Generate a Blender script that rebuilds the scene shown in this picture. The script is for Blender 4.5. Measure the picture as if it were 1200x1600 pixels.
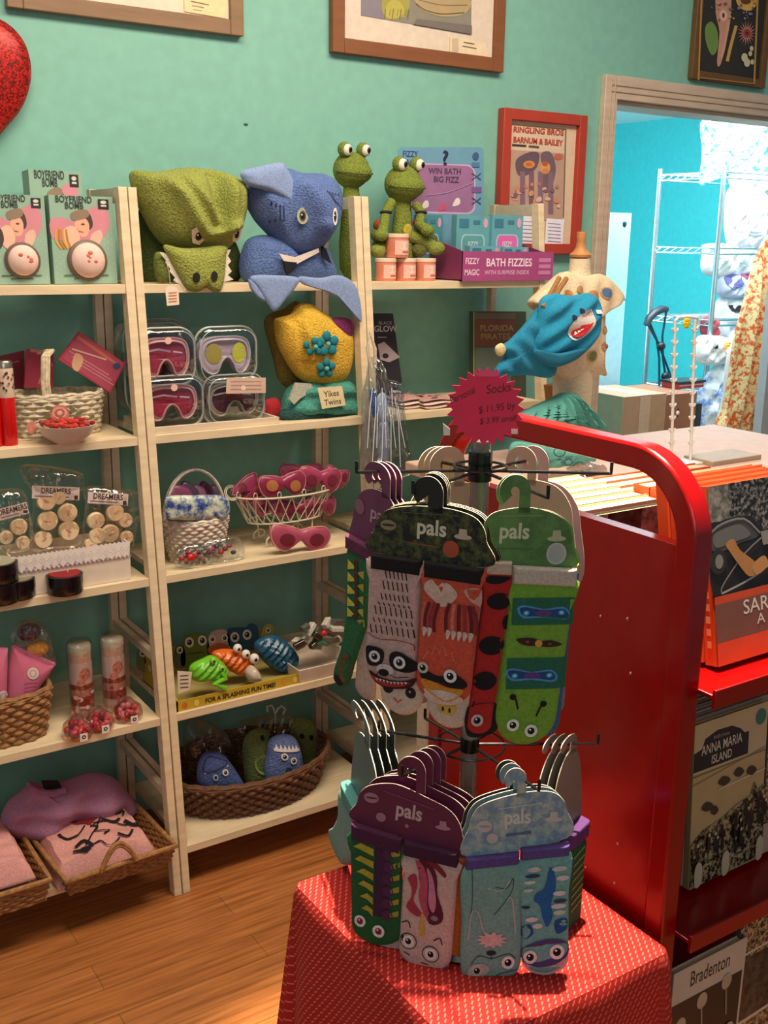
import bpy, bmesh, math, random
from mathutils import Vector, Matrix
from mathutils.geometry import tessellate_polygon
for o in list(bpy.data.objects): bpy.data.objects.remove(o)
rnd = random.Random(7)
SC = bpy.context.scene
COL = SC.collection
PI = math.pi
sin, cos = math.sin, math.cos

# ------------------------------------------------------------------ camera
FPX, YAW, PITCH, ROLL = 1664.84, -0.5844, 0.251, 0.015
CAMZ = 1.5
_F = Vector((-sin(YAW)*cos(PITCH), cos(YAW)*cos(PITCH), -sin(PITCH)))
_R0 = Vector((cos(YAW), sin(YAW), 0)); _U0 = _R0.cross(_F)
_R = _R0*cos(ROLL)+_U0*sin(ROLL); _U = -_R0*sin(ROLL)+_U0*cos(ROLL)
cam = bpy.data.cameras.new('camera'); camo = bpy.data.objects.new('camera', cam); COL.objects.link(camo)
camo.matrix_world = Matrix(((_R.x, _U.x, -_F.x, 0), (_R.y, _U.y, -_F.y, 0), (_R.z, _U.z, -_F.z, CAMZ), (0, 0, 0, 1)))
cam.sensor_fit = 'HORIZONTAL'; cam.sensor_width = 36.0; cam.lens = 36.0*FPX/1200.0
cam.clip_start = 0.05; cam.clip_end = 60
SC.camera = camo

# ------------------------------------------------------------------ light and exposure
SC.view_settings.view_transform = 'Standard'; SC.view_settings.look = 'None'
SC.view_settings.gamma = 1; SC.view_settings.use_curve_mapping = False
SC.view_settings.exposure = 0.0
W = bpy.data.worlds.new('world'); SC.world = W; W.use_nodes = True
W.node_tree.nodes['Background'].inputs[0].default_value = (0.70, 0.88, 1.0, 1)
W.node_tree.nodes['Background'].inputs[1].default_value = 0.21

def area(name, loc, target, sx, sy, power, colr):
    l = bpy.data.lights.new(name, 'AREA'); l.shape = 'RECTANGLE'; l.size = sx; l.size_y = sy
    l.energy = power; l.color = colr
    o = bpy.data.objects.new(name, l); COL.objects.link(o); o.location = loc
    o.rotation_euler = (Vector(target)-Vector(loc)).to_track_quat('-Z', 'Y').to_euler()
    return o
area('ceiling_lamp', (1.1, 1.25, 2.75), (1.1, 1.6, 0), 2.0, 0.6, 62, (1.0, 0.83, 0.65))
area('shop_front_light', (-1.2, -1.8, 2.2), (1.2, 2.2, 0.7), 1.6, 1.6, 17, (1.0, 0.91, 0.82))
area('back_room_daylight', (4.0, 3.3, 2.12), (4.1, 3.8, 0), 1.6, 1.2, 78, (0.86, 0.95, 1.0))
area('back_room_window_light', (2.75, 4.9, 1.6), (5.2, 4.0, 1.2), 0.8, 1.4, 28, (0.88, 0.96, 1.0))
sp = bpy.data.lights.new('spotlight', 'SPOT'); sp.energy = 680; sp.spot_size = math.radians(34); sp.spot_blend = 0.3
sp.shadow_soft_size = 0.02; sp.color = (1.0, 0.82, 0.60)
spo = bpy.data.objects.new('spotlight', sp); COL.objects.link(spo); spo.location = (1.04, 1.10, 2.75)
spo.rotation_euler = (Vector((0.98, 0.96, 0.6))-spo.location).to_track_quat('-Z', 'Y').to_euler()

# ------------------------------------------------------------------ projection helpers: a pixel as a point on a real plane
def ray(px, py): return _F + _R*((px-600)/FPX) - _U*((py-800)/FPX)
def PZ(px, py, z): d = ray(px, py); t = (z-CAMZ)/d.z; return Vector((d.x*t, d.y*t, z))
def PY(px, py, Y): d = ray(px, py); t = Y/d.y; return Vector((d.x*t, Y, CAMZ+d.z*t))
def PX(px, py, X): d = ray(px, py); t = X/d.x; return Vector((X, d.y*t, CAMZ+d.z*t))
def proj(p): 
    d = Vector(p)-Vector((0, 0, CAMZ)); w = d.dot(_F); return (600+FPX*d.dot(_R)/w, 800-FPX*d.dot(_U)/w)
def FY(Y): return lambda x, y, w=0: PY(x, y, Y)+Vector((0, -w, 0))
def FX(X): return lambda x, y, w=0: PX(x, y, X)+Vector((-w, 0, 0))
def FZ(z): return lambda x, y, w=0: PZ(x, y, z)+Vector((0, 0, w))
def FP(P0, n):
    n = Vector(n).normalized(); P0 = Vector(P0); C0 = Vector((0, 0, CAMZ))
    def f(x, y, w=0):
        d = ray(x, y); return C0 + d*((P0-C0).dot(n)/d.dot(n)) + n*w
    return f
def FL(ox, oy, sx, sy, w0=0): return lambda x, y, w=0: Vector(((x-ox)*sx, -(w+w0), -(y-oy)*sy))   # a local upright frame

# ------------------------------------------------------------------ materials
_M = {}
def lin(h):
    h = h.lstrip('#'); v = [int(h[i:i+2], 16)/255 for i in (0, 2, 4)]
    return tuple((c/12.92 if c <= .04045 else ((c+.055)/1.055)**2.4) for c in v)+(1,)
def M(h, kind='paint'):
    key = (h, kind)
    if key in _M: return _M[key]
    m = bpy.data.materials.new(kind+'_'+h.strip('#')); m.use_nodes = True; nt = m.node_tree; N = nt.nodes; Lk = nt.links
    b = N['Principled BSDF']; c = lin(h)
    rough = dict(paint=.6, gloss=.22, cloth=.95, terry=1, wood=.55, wicker=.7, metal=.3, clear=.08, glitter=.35, paper=.75, plastic=.3, card=.5, matte=.9).get(kind, .6)
    b.inputs['Roughness'].default_value = rough
    tc = N.new('ShaderNodeTexCoord')
    def noise(scale, det=3, vec=None):
        n = N.new('ShaderNodeTexNoise'); n.inputs['Scale'].default_value = scale; n.inputs['Detail'].default_value = det
        Lk.new(vec or tc.outputs['Object'], n.inputs['Vector']); return n
    def ramp(src, lo, hi, a=.3, bb=.7):
        r = N.new('ShaderNodeValToRGB'); r.color_ramp.elements[0].position = a; r.color_ramp.elements[1].position = bb
        r.color_ramp.elements[0].color = tuple(x*lo for x in c[:3])+(1,); r.color_ramp.elements[1].color = tuple(min(1, x*hi) for x in c[:3])+(1,)
        Lk.new(src, r.inputs[0]); return r.outputs[0]
    def bump(src, st, dist=.002):
        p = N.new('ShaderNodeBump'); p.inputs['Strength'].default_value = st; p.inputs['Distance'].default_value = dist
        Lk.new(src, p.inputs['Height']); Lk.new(p.outputs[0], b.inputs['Normal'])
    if kind in ('paint', 'gloss', 'plastic', 'paper', 'card', 'matte'):
        n = noise(30 if kind != 'paper' else 60); Lk.new(ramp(n.outputs[0], .94, 1.05), b.inputs['Base Color'])
        if kind in ('paper', 'card'): bump(n.outputs[0], .15, .001)
    elif kind == 'cloth':
        n = noise(260, 2); Lk.new(ramp(n.outputs[0], .84, 1.12), b.inputs['Base Color']); bump(n.outputs[0], .5, .002)
    elif kind == 'terry':
        n = noise(230, 4); Lk.new(ramp(n.outputs[0], .68, 1.2), b.inputs['Base Color']); bump(n.outputs[0], 1, .006)
    elif kind == 'wood':
        mp = N.new('ShaderNodeMapping'); mp.inputs['Scale'].default_value = (9, 30, 60); Lk.new(tc.outputs['Object'], mp.inputs[0])
        n = noise(1, 6, mp.outputs[0]); Lk.new(ramp(n.outputs[0], .86, 1.08), b.inputs['Base Color']); bump(n.outputs[0], .15, .001)
    elif kind == 'wicker':
        n = noise(90, 3); Lk.new(ramp(n.outputs[0], .6, 1.25), b.inputs['Base Color']); bump(n.outputs[0], .4, .002)
    elif kind == 'metal':
        b.inputs['Metallic'].default_value = 1; n = noise(40); Lk.new(ramp(n.outputs[0], .9, 1.05), b.inputs['Base Color'])
    elif kind == 'glitter':
        v = N.new('ShaderNodeTexVoronoi'); v.inputs['Scale'].default_value = 330; Lk.new(tc.outputs['Object'], v.inputs['Vector'])
        sp_ = N.new('ShaderNodeSeparateColor'); Lk.new(v.outputs['Color'], sp_.inputs[0])
        Lk.new(ramp(sp_.outputs[0], .45, 2.2, .2, 1.0), b.inputs['Base Color']); bump(sp_.outputs[1], 1, .004); b.inputs['Metallic'].default_value = .35
    elif kind == 'clear':
        nt.nodes.remove(b)
        t = N.new('ShaderNodeBsdfTransparent'); t.inputs[0].default_value = c
        g = N.new('ShaderNodeBsdfGlossy'); g.inputs['Roughness'].default_value = .08; g.inputs[0].default_value = (1, 1, 1, 1)
        lw = N.new('ShaderNodeLayerWeight'); lw.inputs[0].default_value = .3
        n = noise(45, 2); bp = N.new('ShaderNodeBump'); bp.inputs['Strength'].default_value = .5; bp.inputs['Distance'].default_value = .006
        Lk.new(n.outputs[0], bp.inputs['Height']); Lk.new(bp.outputs[0], g.inputs['Normal']); Lk.new(bp.outputs[0], lw.inputs['Normal'])
        mx = N.new('ShaderNodeMixShader'); mr = N.new('ShaderNodeMapRange'); mr.inputs[3].default_value = .05; mr.inputs[4].default_value = .7
        Lk.new(lw.outputs['Facing'], mr.inputs[0]); Lk.new(mr.outputs[0], mx.inputs[0]); Lk.new(t.outputs[0], mx.inputs[1]); Lk.new(g.outputs[0], mx.inputs[2])
        Lk.new(mx.outputs[0], N['Material Output'].inputs[0])
    elif kind == 'marker':
        n = noise(120); Lk.new(ramp(n.outputs[0], .5, 1.6), b.inputs['Base Color'])
    _M[key] = m
    return m
def node_mat(name, fn):
    m = bpy.data.materials.new(name); m.use_nodes = True; nt = m.node_tree
    fn(nt, nt.nodes, nt.links, nt.nodes['Principled BSDF']); _M[(name, '')] = m; return m

def mat_floor(nt, N, L, b):
    tc = N.new('ShaderNodeTexCoord'); mp = N.new('ShaderNodeMapping'); L.new(tc.outputs['Object'], mp.inputs[0])
    br = N.new('ShaderNodeTexBrick'); br.offset = .37; br.inputs['Scale'].default_value = 1; br.inputs['Brick Width'].default_value = .9
    br.inputs['Row Height'].default_value = .085; br.inputs['Mortar Size'].default_value = .0012
    br.inputs['Color1'].default_value = lin('#bd7a44'); br.inputs['Color2'].default_value = lin('#b3713c'); br.inputs['Mortar'].default_value = lin('#94602f')
    L.new(mp.outputs[0], br.inputs['Vector'])
    m2 = N.new('ShaderNodeMapping'); m2.inputs['Scale'].default_value = (3, 60, 1); L.new(tc.outputs['Object'], m2.inputs[0])
    n = N.new('ShaderNodeTexNoise'); n.inputs['Scale'].default_value = 1.6; n.inputs['Detail'].default_value = 6; L.new(m2.outputs[0], n.inputs['Vector'])
    r = N.new('ShaderNodeValToRGB'); r.color_ramp.elements[0].position = .35; r.color_ramp.elements[1].position = .65
    r.color_ramp.elements[0].color = (.62, .56, .5, 1); r.color_ramp.elements[1].color = (1.1, 1.06, 1, 1); L.new(n.outputs[0], r.inputs[0])
    mx = N.new('ShaderNodeMix'); mx.data_type = 'RGBA'; mx.blend_type = 'MULTIPLY'; mx.inputs[0].default_value = 1
    L.new(br.outputs[0], mx.inputs[6]); L.new(r.outputs[0], mx.inputs[7]); L.new(mx.outputs[2], b.inputs['Base Color']); b.inputs['Roughness'].default_value = .38
def mat_tablecloth(nt, N, L, b):
    uv = N.new('ShaderNodeUVMap'); sx = N.new('ShaderNodeSeparateXYZ'); L.new(uv.outputs[0], sx.inputs[0])
    def mth(op, a, c=None, d=None):
        m = N.new('ShaderNodeMath'); m.operation = op
        for i, v in enumerate((a, c, d)):
            if v is None: continue
            if isinstance(v, (int, float)): m.inputs[i].default_value = v
            else: L.new(v, m.inputs[i])
        return m.outputs[0]
    row = mth('MULTIPLY', sx.outputs[1], 130.0); ri = mth('FLOOR', row); rf = mth('FRACT', row)
    sh = mth('MULTIPLY', mth('MODULO', ri, 2), .5)
    u = mth('ADD', mth('MULTIPLY', sx.outputs[0], 98.0), sh); uf = mth('FRACT', u)
    wob = mth('MULTIPLY', mth('SINE', mth('MULTIPLY', uf, 6.283)), .2)
    a = mth('LESS_THAN', mth('ABSOLUTE', mth('SUBTRACT', uf, .5)), .25)
    c = mth('LESS_THAN', mth('ABSOLUTE', mth('ADD', mth('SUBTRACT', rf, .5), wob)), .16)
    f = mth('MULTIPLY', a, c)
    mx = N.new('ShaderNodeMix'); mx.data_type = 'RGBA'; L.new(f, mx.inputs[0])
    mx.inputs[6].default_value = lin('#a80a05'); mx.inputs[7].default_value = lin('#d96850')
    L.new(mx.outputs[2], b.inputs['Base Color']); b.inputs['Roughness'].default_value = .8
    bp = N.new('ShaderNodeBump'); bp.inputs['Strength'].default_value = .5; bp.inputs['Distance'].default_value = .001; L.new(f, bp.inputs['Height']); L.new(bp.outputs[0], b.inputs['Normal'])
def mat_photo(a_, b_, sc, a=.4, bb=.6):
    def fn(nt, N, L, b):
        tc = N.new('ShaderNodeTexCoord'); n = N.new('ShaderNodeTexNoise'); n.inputs['Scale'].default_value = sc; n.inputs['Detail'].default_value = 6; n.inputs['Roughness'].default_value = .7
        L.new(tc.outputs['Object'], n.inputs['Vector']); r = N.new('ShaderNodeValToRGB'); r.color_ramp.elements[0].position = a; r.color_ramp.elements[1].position = bb
        r.color_ramp.elements[0].color = lin(a_); r.color_ramp.elements[1].color = lin(b_); L.new(n.outputs[0], r.inputs[0]); L.new(r.outputs[0], b.inputs['Base Color']); b.inputs['Roughness'].default_value = .35
    return fn
FLOOR = node_mat('wood_floor', mat_floor); CLOTH = node_mat('red_patterned_cloth', mat_tablecloth)
PHOTO_D = node_mat('dark_photo', mat_photo('#0f0d0b', '#4a463f', 55)); PHOTO_L = node_mat('light_photo', mat_photo('#57524a', '#a39c8e', 60))
SPECK = node_mat('speckled_foliage', mat_photo('#161412', '#8f8a84', 150, .48, .6)); CROWD = node_mat('crowd_photo', mat_photo('#14100c', '#b39a72', 130, .46, .56))
PRINT = node_mat('orange_print_fabric', mat_photo('#d9581c', '#e8d49a', 48, .45, .52)); IRID = node_mat('iridescent_foil', mat_photo('#2c4a8c', '#cfd8c0', 40, .42, .58))
FOREST = node_mat('mossy_print', mat_photo('#12140c', '#5a5c22', 90, .42, .66)); MARBLE = node_mat('sea_print', mat_photo('#6d8aa0', '#a4b3a8', 60, .42, .6))
GREENW = node_mat('green_rings_print', mat_photo('#466b30', '#5f8844', 25)); BLUEBAG = node_mat('blue_white_print', mat_photo('#6f8fd0', '#eef2fb', 14, .4, .55))
SPARK = node_mat('sparkle_print', mat_photo('#28b8cf', '#f0f6f8', 34, .44, .52))

# ------------------------------------------------------------------ mesh builder
class MB:
    def __init__(s, L=(0, 0, 0)):
        s.L = Vector(L); s.v = []; s.f = []; s.m = []; s.mats = []; s.sm = []; s.uv = None
    def mi(s, m):
        if isinstance(m, str): m = M(m)
        if isinstance(m, tuple): m = M(*m)
        if m not in s.mats: s.mats.append(m)
        return s.mats.index(m)
    def add(s, vs, fs, mat, smooth=False):
        k = len(s.v); i = s.mi(mat)
        for p in vs: s.v.append(Vector(p)-s.L)
        for f in fs: s.f.append([k+j for j in f]); s.m.append(i); s.sm.append(smooth)
    def hexa(s, p, mat):   # 8 points: bottom 4, top 4
        s.add(p, [(0, 3, 2, 1), (4, 5, 6, 7), (0, 1, 5, 4), (1, 2, 6, 5), (2, 3, 7, 6), (3, 0, 4, 7)], mat)
    def box(s, x0, x1, y0, y1, z0, z1, mat):
        s.hexa([(x0, y0, z0), (x1, y0, z0), (x1, y1, z0), (x0, y1, z0), (x0, y0, z1), (x1, y0, z1), (x1, y1, z1), (x0, y1, z1)], mat)
    def tube(s, pts, r, mat, n=8, closed=False, cap=True):
        pts = [Vector(p) for p in pts]; N_ = len(pts); vs = []; prev = None
        for i, p in enumerate(pts):
            if closed: t = pts[(i+1) % N_]-pts[i-1]
            else: t = pts[min(i+1, N_-1)]-pts[max(i-1, 0)]
            t = t.normalized() if t.length > 1e-9 else Vector((0, 0, 1))
            if prev is None:
                a = Vector((0, 0, 1)) if abs(t.z) < .9 else Vector((1, 0, 0)); u = t.cross(a).normalized()
            else:
                u = prev-t*prev.dot(t); u = u.normalized() if u.length > 1e-6 else t.orthogonal().normalized()
            prev = u; w = t.cross(u); rr = r[i] if isinstance(r, (list, tuple)) else r
            for k in range(n):
                a = 2*PI*k/n; vs.append(p+u*(rr*cos(a))+w*(rr*sin(a)))
        fs = []
        for i in range(N_ if closed else N_-1):
            j = (i+1) % N_
            for k in range(n): fs.append((i*n+k, i*n+(k+1) % n, j*n+(k+1) % n, j*n+k))
        if cap and not closed: fs.append(tuple(range(n))[::-1]); fs.append(tuple((N_-1)*n+k for k in range(n)))
        s.add(vs, fs, mat, True)
    def loft(s, rings, mat, cap=True, smooth=True):
        n = len(rings[0]); vs = [p for r in rings for p in r]; fs = []
        for i in range(len(rings)-1):
            for k in range(n): fs.append((i*n+k, i*n+(k+1) % n, (i+1)*n+(k+1) % n, (i+1)*n+k))
        if cap: fs.append(tuple(range(n))[::-1]); fs.append(tuple((len(rings)-1)*n+k for k in range(n)))
        s.add(vs, fs, mat, smooth)
    def lathe(s, cx, cy, z0, prof, mat, n=32, ex=1, ey=1, cap=True, sq=2, smooth=True):
        def pt(a, r, z):
            c_, s_ = cos(a), sin(a); k = (abs(c_)**sq+abs(s_)**sq)**(-1/sq)
            return (cx+r*ex*c_*k, cy+r*ey*s_*k, z0+z)
        s.loft([[pt(2*PI*k/n, r, z) for k in range(n)] for r, z in prof], mat, cap, smooth)
    def ball(s, c, rx, ry, rz, mat, n=20, m=12, rot=None):
        c = Vector(c); rings = []
        for i in range(m+1):
            ph = PI*(i/m); ph = min(max(ph, .02), PI-.02); ring = []
            for k in range(n):
                a = 2*PI*k/n; p = Vector((rx*sin(ph)*cos(a), ry*sin(ph)*sin(a), -rz*cos(ph)))
                if rot: p = rot @ p
                ring.append(c+p)
            rings.append(ring)
        s.loft(rings, mat)
    def build(s, name, parent=None, bev=0, sub=0):
        me = bpy.data.meshes.new(name); me.from_pydata([tuple(p) for p in s.v], [], s.f)
        for m in s.mats: me.materials.append(m)
        me.polygons.foreach_set('material_index', s.m); me.polygons.foreach_set('use_smooth', s.sm)
        if s.uv:
            ul = me.uv_layers.new(name='UVMap')
            for l in me.loops: ul.data[l.index].uv = s.uv[l.vertex_index]
        me.update(); me.set_sharp_from_angle(angle=math.radians(42)); o = bpy.data.objects.new(name, me); COL.objects.link(o)
        if parent: o.parent = parent
        else: o.location = s.L
        if bev:
            b = o.modifiers.new('bevel', 'BEVEL'); b.width = bev; b.segments = 2; b.limit_method = 'ANGLE'
        if sub:
            b = o.modifiers.new('subd', 'SUBSURF'); b.levels = sub; b.render_levels = sub
        return o
def tag(o, label=None, cat=None, group=None, kind=None):
    if label: o['label'] = label
    if cat: o['category'] = cat
    if group: o['group'] = group
    if kind: o['kind'] = kind
    return o
def thing(name, label, cat, loc=(0, 0, 0), group=None, rz=0):
    o = bpy.data.objects.new(name, None); COL.objects.link(o); o.location = loc; o.rotation_euler = (0, 0, rz)
    o.empty_display_size = .05
    return tag(o, label, cat, group)
def kids(o): return [c for c in bpy.data.objects if c.parent == o]
def dup(root, loc, rz=0, label=None, group=None, scale=None, keep=None):
    def cp(o, par):
        c = o.copy(); COL.objects.link(c); c.parent = par
        for ch in kids(o):
            if keep is None or keep(ch): cp(ch, c)
        return c
    r = cp(root, None); r.location = loc; r.rotation_euler = (0, 0, rz)
    if scale: r.scale = scale
    if label: r['label'] = label
    if group: r['group'] = group
    return r

# ------------------------------------------------------------------ outline shapes
def smooth_pts(pts, n=64, sharp=False):
    P = [Vector((p[0], p[1])) for p in pts]; out = []; k = len(P)
    if sharp:
        per = [(P[(i+1) % k]-P[i]).length for i in range(k)]; tot = sum(per)
        for i in range(k):
            m = max(1, round(n*per[i]/tot))
            for j in range(m): out.append(P[i].lerp(P[(i+1) % k], j/m))
        return out
    m = max(2, math.ceil(n/k))
    for i in range(k):
        p0, p1, p2, p3 = P[i-1], P[i], P[(i+1) % k], P[(i+2) % k]
        for j in range(m):
            t = j/m; out.append(.5*((2*p1)+(p2-p0)*t+(2*p0-5*p1+4*p2-p3)*t*t+(3*p1-p0-3*p2+p3)*t*t*t))
    return out
def puff(mb, F, pts, T, mat, B=None, n=72, rings=10, pw=2.4, disp=None, sharp=False, c=None, w0=0, fs=None):
    """a stuffed shape: outline in (x, y) of the frame F, bulging T to the front and B to the back"""
    O = smooth_pts(pts, n, sharp); N_ = len(O)
    C = Vector(c) if c else Vector((sum(p.x for p in O)/N_, sum(p.y for p in O)/N_))
    if B is None: B = T*.6
    def prof(s): return max(0, 1-s**pw)**.5
    for sgn, th in ((1, T), (-1, B)):
        vs = []
        for i in range(rings):
            s = (1-i/rings); s = 1-(1-s)**1.35 if i else 1
            for p in O:
                q = C+(p-C)*s; w = th*prof(s)
                if disp and i: w += disp(q.x, q.y)*min(1, (1-s)*5)*(1 if sgn > 0 else .3)
                vs.append(F(q.x, q.y, w0+sgn*w))
        vs.append(F(C.x, C.y, w0+sgn*(th+(disp(C.x, C.y) if disp and sgn > 0 else 0))))
        f = []
        for i in range(rings-1):
            for k in range(N_):
                a = (i*N_+k, i*N_+(k+1) % N_, (i+1)*N_+(k+1) % N_, (i+1)*N_+k); f.append(a if sgn < 0 else a[::-1])
        for k in range(N_):
            a = ((rings-1)*N_+k, (rings-1)*N_+(k+1) % N_, rings*N_); f.append(a if sgn < 0 else a[::-1])
        mb.add(vs, f, mat, True)
    ang = [(math.atan2(p.y-C.y, p.x-C.x), (p-C).length) for p in O]
    def S(x, y, w=0):
        d = Vector((x, y))-C; r = d.length
        if r < 1e-9: s = 0
        else:
            a = math.atan2(d.y, d.x); best = min(ang, key=lambda t: abs((t[0]-a+PI) % (2*PI)-PI)); s = min(.985, r/best[1])
        if s > .985: d = d*(.985/s); x, y = C.x+d.x, C.y+d.y; s = .985
        z = T*prof(s)
        if disp: z += disp(x, y)*min(1, (1-s)*5)
        return F(x, y, w0+z+w)
    return S
def tess(pts): return tessellate_polygon([[Vector((p[0], p[1], 0)) for p in pts]])
def prism(mb, F, pts, w0, w1, mat, side=None, smooth=False):
    n = len(pts); T_ = tess(pts); a = [F(p[0], p[1], w1) for p in pts]; b = [F(p[0], p[1], w0) for p in pts]
    mb.add(a, [tuple(t) for t in T_], mat); mb.add(b, [tuple(t)[::-1] for t in T_], mat)
    mb.add(a+b, [(k, (k+1) % n, n+(k+1) % n, n+k) for k in range(n)], side or mat, smooth)
def rrect(x0, y0, x1, y1, r, n=5):
    out = []
    for cx, cy, a0 in ((x1-r, y0+r, -PI/2), (x1-r, y1-r, 0), (x0+r, y1-r, PI/2), (x0+r, y0+r, PI)):
        for k in range(n+1):
            a = a0+PI/2*k/n; out.append((cx+r*cos(a), cy+r*sin(a)))
    return out
_T = {}
def text_mesh(s, bold=0):
    k = (s, bold)
    if k in _T: return _T[k]
    cu = bpy.data.curves.new('t', 'FONT'); cu.body = s; cu.size = 1; cu.resolution_u = 3; cu.align_x = 'CENTER'; cu.offset = bold
    o = bpy.data.objects.new('t', cu); COL.objects.link(o); bpy.context.view_layer.update()
    me = bpy.data.meshes.new_from_object(o.evaluated_get(bpy.context.evaluated_depsgraph_get()))
    r = ([(v.co.x, v.co.y) for v in me.vertices], [tuple(p.vertices) for p in me.polygons])
    bpy.data.objects.remove(o); bpy.data.curves.remove(cu); bpy.data.meshes.remove(me); _T[k] = r
    return r
class Art:
    """printed shapes lying on a surface F(x, y, w); x right, y down"""
    def __init__(s, mb, F, off=.0004, st=.00012, kind='card'): s.mb = mb; s.F = F; s.w = off; s.st = st; s.k = kind
    def _m(s, c): return (c, s.k) if isinstance(c, str) else c
    def poly(s, pts, c, seg=0):
        if seg: pts = [(p.x, p.y) for p in smooth_pts(pts, max(len(pts), seg), True)]
        s.w += s.st; s.mb.add([s.F(p[0], p[1], s.w) for p in pts], [tuple(t) for t in tess(pts)], s._m(c))
    def blob(s, pts, c, n=24): s.poly([(p.x, p.y) for p in smooth_pts(pts, n)], c)
    def rect(s, x0, y0, x1, y1, c, nx=1, ny=1):
        s.w += s.st; vs = [s.F(x0+(x1-x0)*i/nx, y0+(y1-y0)*j/ny, s.w) for j in range(ny+1) for i in range(nx+1)]
        s.mb.add(vs, [(j*(nx+1)+i, (j+1)*(nx+1)+i, (j+1)*(nx+1)+i+1, j*(nx+1)+i+1) for j in range(ny) for i in range(nx)], s._m(c))
    def quad(s, p, c): s.poly(p, c)
    def ell(s, x, y, rx, ry, c, rot=0, n=20):
        s.w += s.st; cr, sr = cos(rot), sin(rot)
        m = 1 if max(rx, ry) < 5 else 3
        vs = [s.F(x, y, s.w)]+[s.F(x+f*(rx*cos(2*PI*k/n)*cr-ry*sin(2*PI*k/n)*sr), y+f*(rx*cos(2*PI*k/n)*sr+ry*sin(2*PI*k/n)*cr), s.w) for f in [(i+1)/m for i in range(m)] for k in range(n)]
        fs = [(0, 1+k, 1+(k+1) % n) for k in range(n)]
        for i in range(m-1): fs += [(1+i*n+k, 1+(i+1)*n+k, 1+(i+1)*n+(k+1) % n, 1+i*n+(k+1) % n) for k in range(n)]
        s.mb.add(vs, fs, s._m(c))
    def line(s, pts, wd, c, sm=0):
        if sm:
            P = [Vector(p) for p in pts]; out = []
            for i in range(len(P)-1):
                p0, p1, p2, p3 = P[max(i-1, 0)], P[i], P[i+1], P[min(i+2, len(P)-1)]
                for j in range(sm):
                    t = j/sm; out.append(.5*((2*p1)+(p2-p0)*t+(2*p0-5*p1+4*p2-p3)*t*t+(3*p1-p0-3*p2+p3)*t*t*t))
            pts = out+[P[-1]]
        s.w += s.st; P = [Vector(p) for p in pts]; vs = []
        for i, p in enumerate(P):
            t = P[min(i+1, len(P)-1)]-P[max(i-1, 0)]; t.normalize(); q = Vector((-t.y, t.x))*wd/2
            vs += [s.F(p.x+q.x, p.y+q.y, s.w), s.F(p.x-q.x, p.y-q.y, s.w)]
        s.mb.add(vs, [(2*i, 2*i+1, 2*i+3, 2*i+2) for i in range(len(P)-1)], s._m(c))
    def text(s, t, x, y, size, c, rot=0, xs=1, bold=0, slant=0):
        s.w += s.st; V, Fc = text_mesh(t, bold); cr, sr = cos(rot), sin(rot)
        vs = []
        for a, b in V:
            a = (a+slant*b)*size*xs; b = -b*size; vs.append(s.F(x+a*cr-b*sr, y+a*sr+b*cr, s.w))
        s.mb.add(vs, Fc, s._m(c))
    def eye(s, x, y, r, white='#e6ddd0', iris=None, pup='#0c0a0a', py=1):
        s.ell(x, y, r, r*py, white)
        if iris: s.ell(x, y, r*.75, r*.75*py, iris)
        s.ell(x, y, r*.55, r*.55*py, pup); s.ell(x-r*.15, y-r*.2, r*.16, r*.16, '#f0ece4', n=8)

# ================================================================== STRUCTURE
WALLY = 2.50
wall_c = ('#80b9a8', 'paint'); WT = .12
mb = MB()
DX0, DZ = 2.462, 1.918
mb.box(-1.4, DX0, WALLY, WALLY+WT, 0, 2.9, wall_c); mb.box(DX0, 4.0, WALLY, WALLY+WT, DZ, 2.9, wall_c); mb.box(4.0, 4.6, WALLY, WALLY+WT, 0, 2.9, wall_c)
tag(mb.build('wall_back'), kind='structure')
mb = MB(); mb.box(-1.4, 4.6, -1.5, WALLY, -.03, 0, FLOOR); tag(mb.build('floor'), kind='structure')
mb = MB(); mb.box(2.4, 5.6, WALLY, 5.9, -.03, 0, ('#9a8f80', 'paint')); tag(mb.build('floor_back_room'), kind='structure')
# door casing
mb = MB(); cz = ('#cdb8a2', 'wood')
mb.box(2.41, DX0, WALLY-.022, WALLY, 0, 1.985, cz); mb.box(DX0, 4.05, WALLY-.022, WALLY, DZ, 1.985, cz); mb.box(4.0, 4.05, WALLY-.022, WALLY, 0, DZ, cz)
mb.box(DX0, DX0+.012, WALLY, WALLY+WT, 0, DZ, cz); mb.box(DX0+.012, 4.0, WALLY, WALLY+WT, DZ-.012, DZ, cz)
for x_ in (2.428, 2.444): mb.box(x_, x_+.005, WALLY-.026, WALLY-.021, 0, 1.97, ('#bda68f', 'wood'))
for z_ in (1.937, 1.955): mb.box(2.43, 4.05, WALLY-.026, WALLY-.021, z_, z_+.005, ('#bda68f', 'wood'))
tag(mb.build('door_1', bev=.002), kind='structure')
# back room
mb = MB(); mb.box(5.2, 5.3, WALLY+WT, 5.8, 0, 2.232, ('#38bcc2', 'paint')); tag(mb.build('wall_right'), kind='structure')
mb = MB(); mb.box(2.4, 5.2, 5.7, 5.8, 0, 2.232, ('#38bcc2', 'paint')); tag(mb.build('wall_far'), kind='structure')
mb = MB(); mb.box(2.3, 5.3, WALLY+WT, 5.8, 2.232, 2.27, ('#e8eef2', 'paint')); tag(mb.build('ceiling'), kind='structure')
mb = MB(); mb.box(2.3, 2.4, WALLY+WT, 5.8, 0, 2.232, ('#38bcc2', 'paint')); tag(mb.build('wall_left'), kind='structure')
# small nail hole in the wall
c = PY(384, 194, WALLY); mb = MB(c); mb.ball(c+Vector((0, -.001, 0)), .006, .003, .003, '#4c6a5c'); tag(mb.build('wall_nail'), 'small dark nail stub in the bare green wall above the shark towel', 'nail')

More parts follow.
